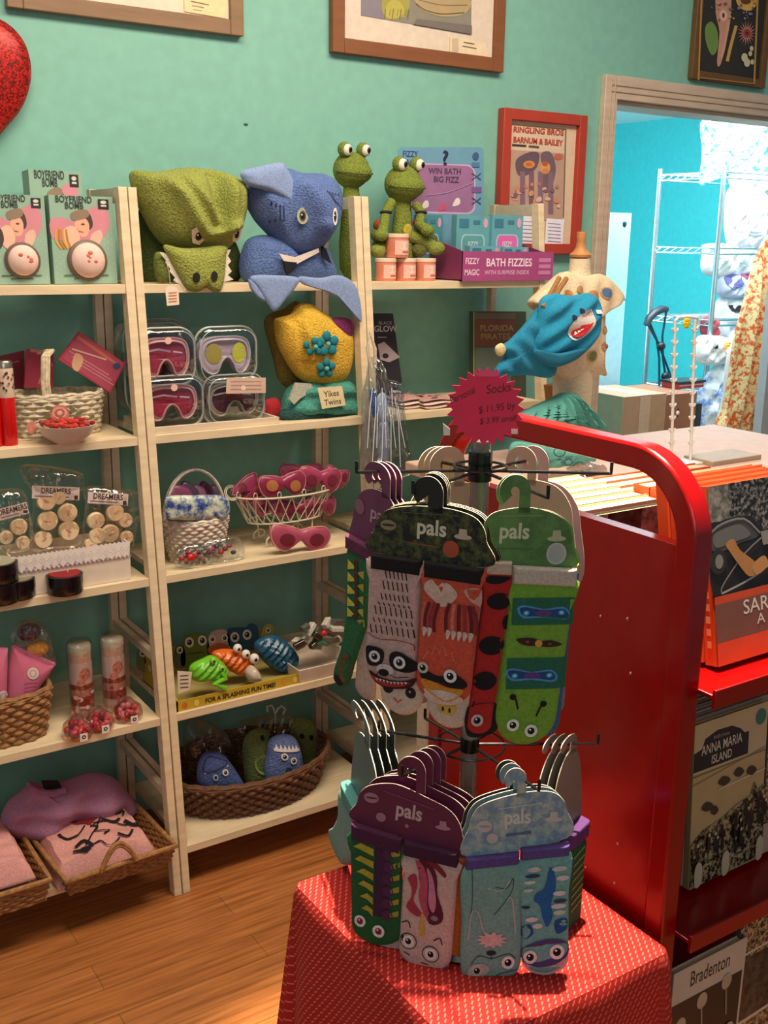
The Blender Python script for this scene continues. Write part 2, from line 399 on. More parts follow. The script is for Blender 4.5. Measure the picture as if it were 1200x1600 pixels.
# ================================================================== SHELVING
X0, UW = .8317, .5804
ZS = [1.3977, 1.074, .7602, .4362, .1127]; ZT = 1.5977
def frontY(z): return 2.2543-.1024*(ZT-z)
PINE = ('#e3cda6', 'wood')
def post(mb, x0, x1, z1=ZT):
    a, b = frontY(0), frontY(z1)
    mb.hexa([(x0, a, 0), (x1, a, 0), (x1, a+.03, 0), (x0, a+.03, 0), (x0, b, z1), (x1, b, z1), (x1, b+.03, z1), (x0, b+.03, z1)], PINE)
def shelving(loc, label):
    t = thing('shelving_unit', label, 'shelf', (0, 0, 0), 'pine shelving units along the wall')
    pw = .0185; xl, xr = .0015, UW-.0015
    for x0 in (xl, xr-pw):
        mb = MB(); post(mb, x0, x0+pw); mb.build('front_post', t, bev=.001)
        mb = MB(); mb.box(x0, x0+pw, 2.44, 2.462, 0, ZT, ('#cdbba2', 'wood')); mb.build('rear_post', t, bev=.001)
        for z in (ZT-.03, .56, .235):
            y0 = frontY(z)+.03
            mb = MB(); mb.box(x0+.002, x0+pw-.002, y0, 2.44, z, z+(.028 if z > 1 else .018), ('#cdbba2', 'wood')); mb.build('side_rail', t)
    for z in ZS:
        y0 = frontY(z)+.002
        mb = MB(); mb.box(xl+pw, xr-pw, y0, y0+.02, z-.019, z, PINE)
        n = 4; d = (2.455-y0-.02)/n
        for k in range(n): mb.box(xl+pw, xr-pw, y0+.021+k*d, y0+.02+(k+1)*d-.0008, z-.014, z, PINE)
        mb.build('shelf', t, bev=.0008)
    t.location = loc
    return t
u1 = shelving((X0-UW, 0, 0), 'pine shelving unit at the left, holding bath bomb boxes and pink goods')
u2 = dup(u1, (X0, 0, 0), 0, 'middle pine shelving unit, holding animal hooded towels and swim masks')
u3 = dup(u1, (X0+UW, 0, 0), 0, 'pine shelving unit right of the middle one, holding the purple display tray')

# ================================================================== WALL PICTURES
def pic(name, label, cat, quad, fw, fcol, matcol=None, depth=.022, fkind='wood'):
    # quad: left, right, top, bottom in wall metres
    x0, x1, z1, z0 = quad; L = (((x0+x1)/2), WALLY, z0)
    t = thing(name, label, cat, L)
    mb = MB(L); Y0, Y1 = WALLY-depth, WALLY-.002
    for a in ((x0, x0+fw, z0, z1), (x1-fw, x1, z0, z1), (x0+fw, x1-fw, z0, z0+fw), (x0+fw, x1-fw, z1-fw, z1)): mb.box(a[0], a[1], Y0, Y1, a[2], a[3], (fcol, fkind))
    mb.build('frame', t, bev=.002)
    return t, L
# picture 1 (left, cut by the top edge)
bl, br = PY(7, 12, WALLY), PY(375, 59, WALLY)
t, L = pic('framed_print', 'brown wooden frame with cream mat, cut by the top edge, above the green towel', 'picture', (bl.x, br.x, br.z+.5, br.z), .034, '#8a6a4c')
mb = MB(L); mb.box(bl.x+.03, br.x-.03, WALLY-.012, WALLY-.004, br.z+.03, br.z+.47, ('#e6d3bb', 'paper')); a = Art(mb, lambda x, y, w=0: Vector((x, WALLY-.012-w, y)), st=.0003)
a.rect(bl.x+.08, br.z+.1, br.x-.13, br.z+.42, '#8a9a9c'); mb.build('mat', t)
mb = MB(L); F = FY(WALLY-.0135); prism(mb, F, [(287, -20), (354, -12), (353, 29), (288, 18)], 0, .001, ('#e9cf9f', 'paper'))
a = Art(mb, F, off=.0012); a.line([(298, 2), (326, 8)], 1.6, '#6a5a40'); a.line([(300, 9), (318, 12)], 1.4, '#8a7a5c'); a.line([(302, 15), (315, 17)], 1, '#8a7a5c'); mb.build('signature_card', t)
# picture 2
bl, br = PY(513, 76, WALLY), PY(779, 115, WALLY)
t, L = pic('framed_print', 'dark brown wooden frame around a landscape painting, above the two toy frogs', 'picture', (bl.x, br.x, br.z+.5, br.z), .036, '#84502c')
mb = MB(L); mb.box(bl.x+.03, br.x-.03, WALLY-.012, WALLY-.004, br.z+.03, br.z+.47, ('#dccbb8', 'paper')); F = FY(WALLY-.0125)
a = Art(mb, F, st=.0002); a.quad([(565, -60), (737, -40), (736, 54), (564, 24)], '#8a8474')
a.quad([(565, -60), (600, -56), (598, 30), (564, 24)], '#857c86'); a.blob([(596, 6), (606, -14), (628, -10), (640, 0), (634, 24), (620, 30), (602, 28)], '#a39a4a'); a.blob([(602, 12), (612, 0), (626, 4), (630, 20), (616, 29), (604, 27)], '#b9ad50')
a.blob([(648, -10), (690, -14), (732, -2), (734, 12), (720, 24), (690, 26), (662, 18), (650, 6)], '#b39c72'); a.line([(650, 6), (664, 16), (690, 22), (725, 20)], 2, '#6d5a40', 4); a.line([(654, 0), (690, 8), (730, 8)], 1.4, '#84704e', 4)
for i in range(10): a.line([(600+i*4, 30-(i % 3)*3), (602+i*4, 14)], 1, ['#6c7040', '#c4b860', '#88904c'][i % 3])
a.quad([(650, 30), (736, 40), (736, 54), (645, 38)], '#776e68'); mb.build('painting', t)
mb = MB(L); F = FY(WALLY-.014); prism(mb, F, [(703, 57), (760, 67), (760, 91), (703, 82)], 0, .0008, ('#e4cfae', 'paper')); a = Art(mb, F, off=.001)
a.rect(706, 60, 716, 82, '#c9b49a'); a.line([(724, 66), (741, 69)], 1.6, '#5a4c38'); a.line([(722, 72), (744, 76)], 1.6, '#6a5a44'); mb.build('signature_card', t)
# circus poster in red frame
tl, brp = PY(778, 169, WALLY), PY(896, 397, WALLY)
t, L = pic('framed_poster', 'red framed vintage circus poster on the wall beside the doorway', 'poster', (tl.x, brp.x, tl.z, brp.z), .03, '#b03c2a', depth=.03, fkind='paint')
mb = MB(L); mb.box(tl.x+.028, brp.x-.028, WALLY-.014, WALLY-.004, brp.z+.028, tl.z-.028, ('#dcc3a8', 'paper')); F = FY(WALLY-.0145); a = Art(mb, F, st=.0001)
for q in ([(797, 193), (883, 201), (883, 203), (797, 195)], [(797, 193), (799, 193), (795, 370), (793, 370)], [(883, 201), (885, 201), (881, 340), (879, 340)]): a.quad(q, '#7a6a4c')
a.text('RINGLING BROS', 841, 209, 12.5, '#b8402c', .075, .86, .03); a.text('BARNUM & BAILEY', 840, 225, 12.5, '#b8402c', .075, .74, .03)
a.line([(800, 226.5), (822, 228)], 3, '#3a3028'); a.line([(826, 228.5), (842, 230)], 3, '#5a4c40')
a.quad([(798, 234), (881, 240), (878, 345), (794, 342)], '#bf9c88')
a.blob([(806, 250), (826, 238), (842, 240), (838, 262), (820, 275), (808, 272)], '#6c5560'); a.blob([(845, 240), (860, 238), (868, 262), (862, 290), (850, 300), (846, 260)], '#77606a')
for x_ in (812, 826, 840, 856): a.rect(x_, 268, x_+8, 335, ['#8a6a78', '#97707a', '#7d6070', '#a37878'][x_ % 4], 1, 1)
a.ell(826, 257, 9, 6, '#d98f4c'); a.ell(826, 257, 5, 3, '#c06a2c'); a.ell(851, 262, 8, 10, '#dca070'); a.ell(851, 256, 5, 4, '#c25a3a'); a.ell(851, 267, 5, 4, '#d88a40'); a.ell(872, 245, 7, 5, '#c86a50')
for i in range(26):
    x_, y_ = rnd.uniform(798, 872), rnd.uniform(285, 330); a.ell(x_, y_, rnd.uniform(2, 5), rnd.uniform(2, 5), rnd.choice(['#d9a088', '#c07868', '#e0b8a8', '#8a6070', '#d88a60']), n=8)
a.quad([(826, 338), (838, 339), (836, 382), (823, 381)], '#f2eef4'); a.quad([(852, 341), (880, 343), (877, 383), (849, 381)], '#f2eef4')
a.quad([(796, 336), (838, 339), (836, 382), (793, 379)], '#eeeaf2')
for i in range(6): a.line([(799, 345+i*6), (833, 347+i*6)], 1.3, '#9a90b8'); a.line([(854, 349+i*5.5), (874, 350.5+i*5.5)], 1.3, '#9a90b8')
mb.build('poster', t)
# dark floral picture at top right
tl, brp = PY(1086, -40, WALLY), PY(1187, 139, WALLY)
t, L = pic('framed_floral_picture', 'narrow gilt framed dark floral picture above the doorway', 'picture', (tl.x, brp.x, tl.z, brp.z), .026, '#6b4a24')
mb = MB(L); mb.box(tl.x+.02, brp.x-.02, WALLY-.012, WALLY-.004, brp.z+.02, tl.z-.02, ('#2d2b26', 'paper')); F = FY(WALLY-.0125); a = Art(mb, F, st=.0001)
a.blob([(1102, 42), (1112, 34), (1121, 50), (1121, 76), (1112, 86), (1103, 66)], '#6f8f44'); a.blob([(1120, -30), (1140, -30), (1142, 20), (1136, 60), (1126, 100), (1120, 98), (1124, 50), (1118, 20)], '#c9957c')
a.line([(1150, 40), (1142, 70), (1136, 96)], 5, '#c9a04c', 4); a.line([(1138, 34), (1132, 70), (1127, 90)], 4, '#d8a088', 4); a.ell(1130, 24, 6, 9, '#e0b8a0'); a.ell(1130, 24, 2, 4, '#5a2820')
a.blob([(1148, -20), (1175, -20), (1184, 0), (1174, 16), (1158, 14), (1150, 2)], '#d8b050'); a.ell(1165, 2, 8, 5, '#6a3a24')
for k in range(18):
    an = 2*PI*k/18; a.poly([(1166+4*cos(an-.3), 52+4*sin(an-.3)), (1166+15*cos(an), 52+20*sin(an)), (1166+4*cos(an+.3), 52+4*sin(an+.3))], '#d98f84')
a.ell(1166, 52, 6, 7, '#a03c30'); a.ell(1166, 52, 2.5, 3, '#5a1818')
for x_, y_, r in ((1162, 90, 5), (1166, 98, 5), (1171, 84, 3), (1173, 76, 3), (1174, 97, 3)): a.ell(x_, y_, r, r*1.4, '#cfc8a4', n=10)
for i in range(30): a.ell(rnd.uniform(1108, 1178), rnd.uniform(-20, 34), rnd.uniform(1, 3), rnd.uniform(1, 3), rnd.choice(['#8a5a4c', '#7a7aa0', '#c8a070', '#5a4a64']), n=7)
mb.build('picture', t); mb = MB(L); F = FY(WALLY-.024)
for q in ([(1098, -60), (1091, 125)], [(1186, -60), (1178, 132)], [(1091, 121), (1178, 131)]): prism(mb, F, [(q[0][0]-1, q[0][1]-.8), (q[0][0]+1, q[0][1]+.8), (q[1][0]+1, q[1][1]+.8), (q[1][0]-1, q[1][1]-.8)], 0, .002, ('#b08a4c', 'paint'))
mb.build('gilt_edge', t)
# glitter heart
L = PY(-70, 290, WALLY); mb = MB(L)
puff(mb, FY(WALLY-.035), [(-75, 285), (-30, 246), (4, 206), (36, 165), (49, 115), (38, 66), (4, 32), (-36, 28), (-70, 55), (-104, 20), (-150, 20), (-185, 60), (-192, 115), (-170, 175), (-120, 240)], .03, ('#a01c16', 'glitter'), B=.03, n=110)
tag(mb.build('glitter_heart'), 'large puffy red glitter heart hanging on the wall at the left edge', 'heart')

# ================================================================== generic makers
def ring_pts(cx, cy, z, rx, ry, n=72, sq=2, a0=0):
    out = []
    for k in range(n):
        a = a0+2*PI*k/n; c_, s_ = cos(a), sin(a); q = (abs(c_)**sq+abs(s_)**sq)**(-1/sq); out.append(Vector((cx+rx*c_*q, cy+ry*s_*q, z)))
    return out
def wicker(t, rx, ry, h, taper, rows, colr, sq=2, stakes=20, amp=.0035, rimr=.006, bottom=True, L=(0, 0, 0), rim=None, tr=None):
    """woven basket walls around the local origin: wavy horizontal strands over upright stakes"""
    mb = MB(); rr = tr or h/rows*.58; n = stakes*4
    for i in range(rows):
        f = (i+.5)/rows; k = taper+(1-taper)*f; ph = PI*(i % 2)
        pts = []
        for j, p in enumerate(ring_pts(0, 0, h*f, rx*k, ry*k, n, sq)):
            d = Vector((p.x/rx, p.y/ry, 0)).normalized(); pts.append(p+d*(amp*cos(stakes*2*PI*j/n/1+ph) if stakes % 2 == 0 else amp*cos(stakes*2*PI*j/n+ph)))
        mb.tube(pts, rr, colr, n=6, closed=True)
    for j in range(stakes):
        a = 2*PI*j/stakes; b0 = ring_pts(0, 0, 0, rx*taper, ry*taper, stakes, sq)[j]; b1 = ring_pts(0, 0, h, rx, ry, stakes, sq)[j]
        mb.tube([b0, b1], rr*.8, colr, n=5)
    if bottom: mb.loft([ring_pts(0, 0, 0.001, rx*taper, ry*taper, n, sq), ring_pts(0, 0, .006, rx*taper, ry*taper, n, sq)], colr)
    mb.build('weave', t)
    mb = MB()
    for s_, z_ in ((0, 0), (.6, rimr*.9)):
        mb.tube([p+Vector((0, 0, .0015*sin(j*1.3+s_*4))) for j, p in enumerate(ring_pts(0, 0, h+z_, rx, ry, n, sq))], rimr, rim or colr, n=6, closed=True)
    mb.build('rim', t)

ST_CLEAR = ('#f2f6f6', 'clear')
# ================================================================== TOP SHELF, LEFT UNIT: boxed bath bombs
def bomb_box(x0, x1, y0, y1, Y, label, zb, variant=0):
    """front face traced between pixel columns x0..x1 and rows y0..y1 at depth Y"""
    P0 = PY(x0, y1, Y); P1 = PY(x1, y1, Y); top = PY((x0+x1)/2, y0, Y).z; z0 = zb if zb is not None else P0.z
    L = Vector(((P0.x+P1.x)/2, Y, z0)); t = thing('bath_bomb_box', label, 'gift box', L, 'boxed bath bombs on the top shelf')
    w = (P1.x-P0.x); h = top-z0
    mb = MB(); g = ('#8fae98', 'card')
    mb.box(-w/2, w/2, 0, .05, 0, h, g)
    s = 1/w
    F = lambda x, y, w_=0: Vector(((x-.5)*w, -w_, (1-y)*h))
    a = Art(mb, F, st=.0001)
    for i in range(16):
        for j in range(20):
            if (i+j) % 2: a.mb.add([F(.04+i*.06+dx, .26+j*.036+dy, .0003) for dx, dy in ((0, 0), (.012, 0), (.012, .01), (0, .01))], [(0, 1, 2, 3)], M('#b9ccb2', 'card'))
    a.blob([(0, .28), (.2, .25), (.45, .3), (.62, .14), (.86, .12), (.93, .3), (.8, .48), (.55, .55), (.3, .52), (.1, .5), (0, .46)], '#cf8590')
    # couple
    a.blob([(.36, .22), (.5, .16), (.62, .2), (.66, .32), (.6, .38), (.54, .3), (.4, .3)], '#4a3a30'); a.blob([(.4, .27), (.54, .25), (.6, .33), (.56, .44), (.46, .46), (.42, .38), (.37, .36)], '#e0a98c')
    a.blob([(.32, .2), (.5, .15), (.6, .17), (.58, .24), (.36, .28)], '#8c7660'); a.ell(.5, .32, .03, .012, '#6a3a28'); a.line([(.43, .4), (.5, .41)], .012, '#a8503c')
    a.blob([(.2, .38), (.34, .34), (.44, .44), (.4, .56), (.28, .6), (.18, .5)], '#e6b89a'); a.blob([(.62, .44), (.76, .38), (.8, .46), (.7, .58), (.6, .56)], '#dcb49c')
    if variant: 
        for k in range(4): a.line([(.08+k*.05, .38), (.06+k*.06, .5), (.14+k*.05, .6)], .03, ['#d89a34', '#b87a24'][k % 2], 3)
    else: a.blob([(.08, .42), (.2, .38), (.24, .5), (.16, .6), (.06, .56)], '#4a3c38')
    a.text('BOYFRIEND', .38, .075, .105, '#2f3a32', 0, 1.02, .012); a.text('BOMB', .38, .145, .105, '#2f3a32', 0, 1.02, .012)
    a.rect(.76, .03, .93, .14, '#262422'); a.ell(.845, .065, .05, .02, '#cfc8bc', n=10); a.rect(.8, .095, .89, .115, '#cfc8bc')
    a.line([(.15, .9), (.85, .9)], .012, '#4a5a50'); a.line([(.3, .935), (.7, .935)], .012, '#4a5a50')
    mb.build('carton', t)
    mb = MB(); mb.lathe(0, 0, 0, [(.315*w, 0), (.315*w, .004), (.28*w, .008)], ('#6a5448', 'card'), n=28); 
    rot = Matrix.Rotation(PI/2, 3, 'X'); mb.v = [rot @ v for v in mb.v]; mb.v = [v+Vector((.03*w, 0, h*.27)) for v in mb.v]; mb.build('window_rim', t)
    mb = MB(); c = Vector((.03*w, -.006, h*.27)); mb.ball(c, .27*w, .022, .27*w, ('#e8c4b4', 'matte'))
    for k in range(5): mb.ball(c+Vector(((rnd.random()-.5)*.2*w, -.0165, (rnd.random()-.3)*.15*w)), .05*w, .006, .04*w, ('#d87060', 'matte'), n=10, m=6)
    mb.build('bath_bomb', t)
    t.rotation_euler = (math.radians(-3), 0, 0)
    return t
z = ZS[0]
bomb_box(52, 134, 266, 350, 2.385, 'back bath bomb box, its top rising highest above the other boxes', 1.4, 0)
bomb_box(66, 142, 306, 440, 2.335, 'bath bomb box hidden behind the right front box, only a strip showing', z+.001, 1)
bomb_box(-10, 79, 304, 443, 2.27, 'bath bomb box at the left edge of the photo, black hair drawing', z+.001, 0)
bomb_box(86, 184, 306, 443, 2.265, 'bath bomb box next to the wooden post, yellow hair drawing beside the couple', z+.001, 1)

# ================================================================== TOP SHELF, MIDDLE UNIT: hooded towels
GT = ('#99a04a', 'terry'); GT2 = ('#77823a', 'terry')
L = Vector((PY(295, 440, 2.3).x, 2.3, z)); t = thing('alligator_hooded_towel', 'green alligator hooded towel with white felt teeth on the top shelf', 'hooded towel', L)
mb = MB(L); F = FY(2.30)
def folds(x, y):
    f = 0
    for (x0, y0, x1, y1, wd, am) in ((235, 262, 300, 368, 12, .022), (262, 262, 318, 345, 11, .022), (318, 262, 322, 352, 13, -.03), (345, 265, 338, 370, 11, .024), (366, 290, 352, 385, 11, .012), (300, 372, 350, 352, 10, .02)):
        dx, dy = x1-x0, y1-y0; q = max(0, min(1, ((x-x0)*dx+(y-y0)*dy)/(dx*dx+dy*dy))); d2 = (x-x0-q*dx)**2+(y-y0-q*dy)**2; f += am*math.exp(-d2/(2*wd*wd/2.5))
    return f*max(0, min(1, (384-y)/26))
S = puff(mb, F, [(205, 268), (245, 268), (290, 262), (335, 266), (375, 282), (383, 310), (378, 345), (364, 375), (345, 392), (300, 394), (262, 386), (240, 366), (220, 330), (208, 300)], .085, GT, B=.05, n=120, rings=26, disp=folds)
mb.build('hood', t)
mb = MB(L); F2 = FY(2.235)
S2 = puff(mb, F2, [(256, 383), (290, 388), (350, 384), (353, 398), (351, 430), (346, 452), (335, 457), (322, 450), (308, 456), (292, 452), (280, 434), (266, 408)], .02, GT, B=.012, n=90, rings=10)
a = Art(mb, S2, off=.002, kind='cloth'); a.ell(301, 433, 5.6, 8, '#1c1a14'); a.ell(329, 431, 5.6, 8, '#1c1a14')
mb.build('snout', t)
mb = MB(L); F3 = FY(2.232)
prism(mb, F3, [(257, 395), (250, 394), (261, 408), (259, 410), (267, 420), (266, 424), (275, 434), (272, 438), (284, 446), (289, 455), (300, 452), (285, 430), (270, 405)], -.006, -.003, ('#e2d6c2', 'cloth'))
prism(mb, F3, [(350, 390), (362, 390), (357, 400), (362, 408), (357, 414), (363, 424), (357, 430), (366, 437), (352, 440), (346, 455), (344, 430)], -.006, -.003, ('#e2d6c2', 'cloth')); mb.build('teeth', t)
for (ex, ey, w_, nm) in ((287, 368, 13, 0), (343, 365, 8, 1)):
    mb = MB(L); off = FY(2.205); 
    S_ = lambda x, y, w=0: S(x, y, w)
    c_e = S(ex, ey, .004); ke = .00140; S_ = lambda x, y, w=0, c_e=c_e, ex=ex, ey=ey: c_e+Vector(((x-ex)*ke*1.0, -w-(y-ey)*-.0007, -(y-ey)*ke))
    a = Art(mb, S_, off=.0022, kind='cloth'); a.poly([(ex-w_, ey-8), (ex-w_*.2, ey-15), (ex+w_, ey-10), (ex+w_*.9, ey+6), (ex+w_*.3, ey+14), (ex-w_*.6, ey+11)], '#cbb898', 24)
    a.ell(ex+1, ey+1, w_*.45, 6.4, '#3a1c14'); a.ell(ex+1, ey+1, w_*.3, 4.4, '#0c0808'); a.ell(ex-1, ey-1, 1.3, 1.5, '#e8e0d4', n=8); mb.build('eye', t)
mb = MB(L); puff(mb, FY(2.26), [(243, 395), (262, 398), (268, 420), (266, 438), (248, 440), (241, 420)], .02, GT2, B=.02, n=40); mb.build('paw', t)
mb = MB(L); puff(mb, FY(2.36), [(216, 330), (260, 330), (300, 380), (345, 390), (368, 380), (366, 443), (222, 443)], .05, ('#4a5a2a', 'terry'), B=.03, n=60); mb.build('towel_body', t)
L2 = PY(269, 478, 2.222); t2 = thing('price_tag', 'small cream price tag on a string below the alligator towel', 'price tag', L2)
mb = MB(L2); F = FY(2.222); prism(mb, F, [(258, 452), (264, 446), (274, 448), (279, 455), (280, 476), (261, 478)], -.001, .0005, ('#e8d4bc', 'paper')); a = Art(mb, F, off=.0007)
for i in range(4): a.line([(263, 458+i*4.5), (276, 457+i*4.5)], 2, '#c0805c')
mb.build('tag', t2); mb = MB(L2); mb.tube([PY(267, 452, 2.222), PY(264, 425, 2.225), PY(256, 395, 2.225)], .0008, ('#c8bca0', 'cloth'), n=5); mb.build('string', t2)

# blue shark hooded towel
BT = ('#6079b0', 'terry'); BT2 = ('#8296bd', 'cloth')
L = Vector((PY(455, 440, 2.3).x, 2.3, z)); t = thing('shark_hooded_towel', 'blue shark hooded towel with gill stripes, its tail fins hanging over the shelf edge', 'hooded towel', L)
mb = MB(L); F = FY(2.29)
def sf(x, y):
    f = 0
    for (x0, y0, x1, y1, wd, am) in ((460, 290, 490, 350, 22, .03), (400, 300, 440, 390, 10, .008), (500, 280, 515, 350, 10, .01), (478, 352, 490, 372, 10, .012)):
        dx, dy = x1-x0, y1-y0; q = max(0, min(1, ((x-x0)*dx+(y-y0)*dy)/(dx*dx+dy*dy))); d2 = (x-x0-q*dx)**2+(y-y0-q*dy)**2; f += am*math.exp(-d2/(wd*wd*.8))
    return f
S = puff(mb, F, [(380, 300), (400, 272), (440, 262), (470, 270), (505, 272), (526, 290), (530, 320), (520, 350), (505, 378), (492, 396), (462, 402), (440, 392), (420, 368), (396, 340)], .075, BT, B=.05, n=120, rings=24, disp=sf)
mb.build('hood', t)
mb = MB(L); G = lambda x, y, w=0: S(x, y, w); a = Art(mb, G, off=.0018, kind='cloth')
for i in range(5): a.line([(483+i*5.2, 299+i*1.2), (498+i*4.2, 318+i*3.2)], 1.4, '#2a3250', 0)
for i in range(4): a.line([(404+i*5.5, 316+i*2), (409+i*4.6, 348-i*1)], 1.8, '#2a3250')
a.line([(478, 369), (492, 365), (500, 362)], 1.4, '#3a4468'); mb.build('gill_stitching', t)
for (ex, ey, w_) in ((447, 338, 10.5), (489, 339, 4.6)):
    c_e = S(ex, ey, .003); G2 = lambda x, y, w=0, c_e=c_e, ex=ex, ey=ey: c_e+Vector(((x-ex)*.0014, -w, -(y-ey)*.0014))
    mb = MB(L); a = Art(mb, G2, off=.002, kind='cloth'); a.ell(ex, ey, w_, 13 if w_ > 8 else 14, '#a8a690' if w_ > 8 else '#dcd8d4'); a.ell(ex, ey, w_*.6, 9, '#5a5c48'); a.ell(ex, ey, w_*.42, 6, '#0c0c0e'); a.ell(ex-1.5, ey-2, 1.4, 1.4, '#e8e4dc', n=8); mb.build('eye', t)
mb = MB(L); puff(mb, FY(2.235), [(377, 268), (400, 261), (436, 254), (447, 262), (468, 305), (474, 330), (452, 318), (420, 300), (388, 290), (378, 280)], .018, BT2, B=.02, n=80, rings=8, pw=4); mb.build('dorsal_fin', t)
mb = MB(L); puff(mb, FY(2.30), [(382, 380), (420, 368), (450, 395), (500, 385), (515, 400), (514, 442), (386, 442)], .055, BT, B=.04, n=70); mb.build('towel_body', t)
mb = MB(L); prism(mb, FY(2.235), [(436, 396), (462, 402), (498, 388), (499, 394), (465, 412), (444, 408)], -.004, 0, ('#e0d0c0', 'cloth')); mb.build('teeth', t)
mb = MB(L); prism(mb, FY(2.228), [(444, 408), (464, 410), (462, 420), (450, 430), (446, 422)], -.006, 0, ('#14161c', 'cloth')); mb.build('flipper_trim', t); mb = MB(L); prism(mb, FY(2.24), [(502, 382), (510, 390), (518, 412), (504, 402)], -.004, 0, ('#14161c', 'cloth')); mb.build('flipper_trim', t)
for pts, nm in (([(392, 432), (430, 430), (466, 434), (464, 446), (448, 466), (430, 486), (418, 474), (404, 452)], 0), ([(468, 432), (500, 434), (530, 430), (552, 442), (562, 466), (565, 503), (554, 490), (536, 470), (510, 456), (484, 448), (470, 442)], 1), ([(388, 436), (400, 446), (414, 470), (404, 466), (392, 452)], 0)):
    mb = MB(L); puff(mb, FY(2.208+nm*.004), pts, .006, BT2, B=.005, n=70, rings=6, pw=6); mb.build('tail_fin', t)

# ================================================================== frogs
def frog(label, zb, headpx, eyes, Y, body=True, sc=1):
    hx, hy, hr = headpx; c = PY(hx, hy, Y); k = (PY(hx+100, hy, Y).x-c.x)/100*.86   # metres per pixel across
    L = Vector((c.x, Y, zb)); t = thing('plush_frog', label, 'plush toy', L, 'plush frogs'); C_ = ('#7d8a34', 'terry')
    mb = MB(L); r = hr*k
    mb.ball(c, r, r*.85, r*.92, C_); mb.ball(c+Vector((0, -r*.25, -r*.12)), r*1.02, r*.75, r*.62, C_)
    pts = [c+Vector((r*1.04*cos(a_), -r*.22-r*.78*sin(-a_) if 0 else -r*.25-r*.8*abs(sin(a_))**.9, -r*.12-r*.12*abs(sin(a_)))) for a_ in [PI+PI*i/14 for i in range(15)]]
    mb.tube(pts, .0012, ('#3c4018', 'cloth'), n=5); mb.build('head', t)
    for ex, ey in eyes:
        p = PY(ex, ey, Y-r*.5); mb = MB(L); er = hr*k*.3; mb.ball(p+Vector((0, er*.6, er*.1)), er*1.2, er*1.1, er*1.25, C_); mb.ball(p+Vector((.15*er, -er*.15, 0)), er*.88, er*.7, er*.95, ('#e6dcc8', 'paint'), n=16, m=10)
        mb.ball(p+Vector((.35*er, -er*.75, 0)), er*.4, er*.2, er*.5, ('#120c0a', 'gloss'), n=12, m=8); mb.build('eye', t)
    H = c.z-r*.8-zb
    mb = MB(L); mb.lathe(c.x, Y, zb, [(r*.25, 0), (r*.62, H*.12), (r*.66, H*.4), (r*.5, H*.8), (r*.42, H)], C_, n=24, ey=.8); mb.build('torso', t)
    return t, L, c, r, k, H
t, L, c, r, k, H = frog('left frog plush whose head rises behind the post beside the shark towel', z, (549, 266, 29), ((541, 234), (570, 235)), 2.385)
t, L, c, r, k, H = frog('right frog plush sitting by the salmon tubs in front of the bath quiz card', z, (630, 288, 29), ((627, 257), (654, 258)), 2.33)
mb = MB(L); S_ = lambda x, y, w=0: Vector((L.x+(x)*r, 2.33-.8*r*.66-w, y)); mb.ball((L.x, 2.33-r*.5, z+H*.62), r*.3, r*.12, r*.36, ('#b9a838', 'terry')); mb.build('belly_patch', t)
for pts, rr, nm, col_ in (([(612, 315), (603, 332), (600, 352), (596, 368)], .013, 'arm', '#7d8a34'), ([(648, 318), (658, 332), (655, 350), (668, 360)], .013, 'arm', '#7d8a34'), ([(640, 368), (662, 376), (682, 388)], .016, 'leg', '#8a9440'), ([(608, 376), (598, 384), (590, 392)], .015, 'leg', '#8a9440')):
    mb = MB(L); P = [PY(x, y, 2.31-.012*i) for i, (x, y) in enumerate(pts)]; mb.tube(P, [rr, rr*.9, rr, rr*1.1][:len(P)], (col_, 'terry'), n=10); mb.ball(P[-1], rr*1.5, rr*1.2, rr*1.1, (col_, 'terry'), n=14, m=8)
    if nm == 'arm': mb.ball(P[1], rr*1.25, rr*1.25, rr*.5, ('#201c1a', 'cloth'), n=14, m=6); 
    mb.build(nm, t)
for lb, blobs in (('mottled brown bean toy slumped between the post and the salmon tub tower', ((594, 352, .016, '#9a4a20'), (591, 368, .017, '#7d7a2c'), (592, 384, .016, '#5e5c2c'))),
                  ('dark green bean toy slumped between the salmon tubs and the purple tray', ((654, 348, .014, '#8c2c20'), (662, 362, .018, '#6f7a30'), (670, 376, .021, '#5c6a2c'), (655, 390, .019, '#6a6a34')))):
    Lq = PY(blobs[-1][0], blobs[-1][1]+10, 2.305); t = thing('plush_bean_toy', lb, 'plush toy', Lq)
    for i, (x, y, rr, cc) in enumerate(blobs): mb = MB(Lq); mb.ball(PY(x, y, 2.305), rr*1.15, rr, rr, (cc, 'terry'), n=16, m=10); mb.build('head' if i == 0 else 'body', t)
# salmon tubs
def tub(px, py, r, h, Y, label):
    p = PY(px, py, Y); L = Vector((p.x, Y, 0)); t = thing('bath_salt_tub', label, 'tub', Vector((p.x, Y, p.z)), 'salmon tubs on the top shelf')
    mb = MB(); mb.lathe(0, 0, 0, [(r*.96, 0), (r, .002), (r, h*.84)], ('#e08a6c', 'plastic'), n=28)
    F = lambda x, y, w=0: Vector(((r+w+.0005)*sin(x), -(r+w+.0005)*cos(x), y)); a = Art(mb, F)
    a.rect(-.75, h*.12, .75, h*.72, '#eab8a4', 8, 1); a.ell(.1, h*.5, .5, h*.16, '#f0d6c8'); a.rect(-.1, h*.2, .6, h*.28, '#cc5a48', 4, 1); mb.build('tub', t)
    mb = MB(); mb.lathe(0, 0, h*.84, [(r*1.04, 0), (r*1.05, h*.14), (r*.98, h*.16)], ('#ecd2b4', 'plastic'), n=28); mb.build('lid', t)
    return t
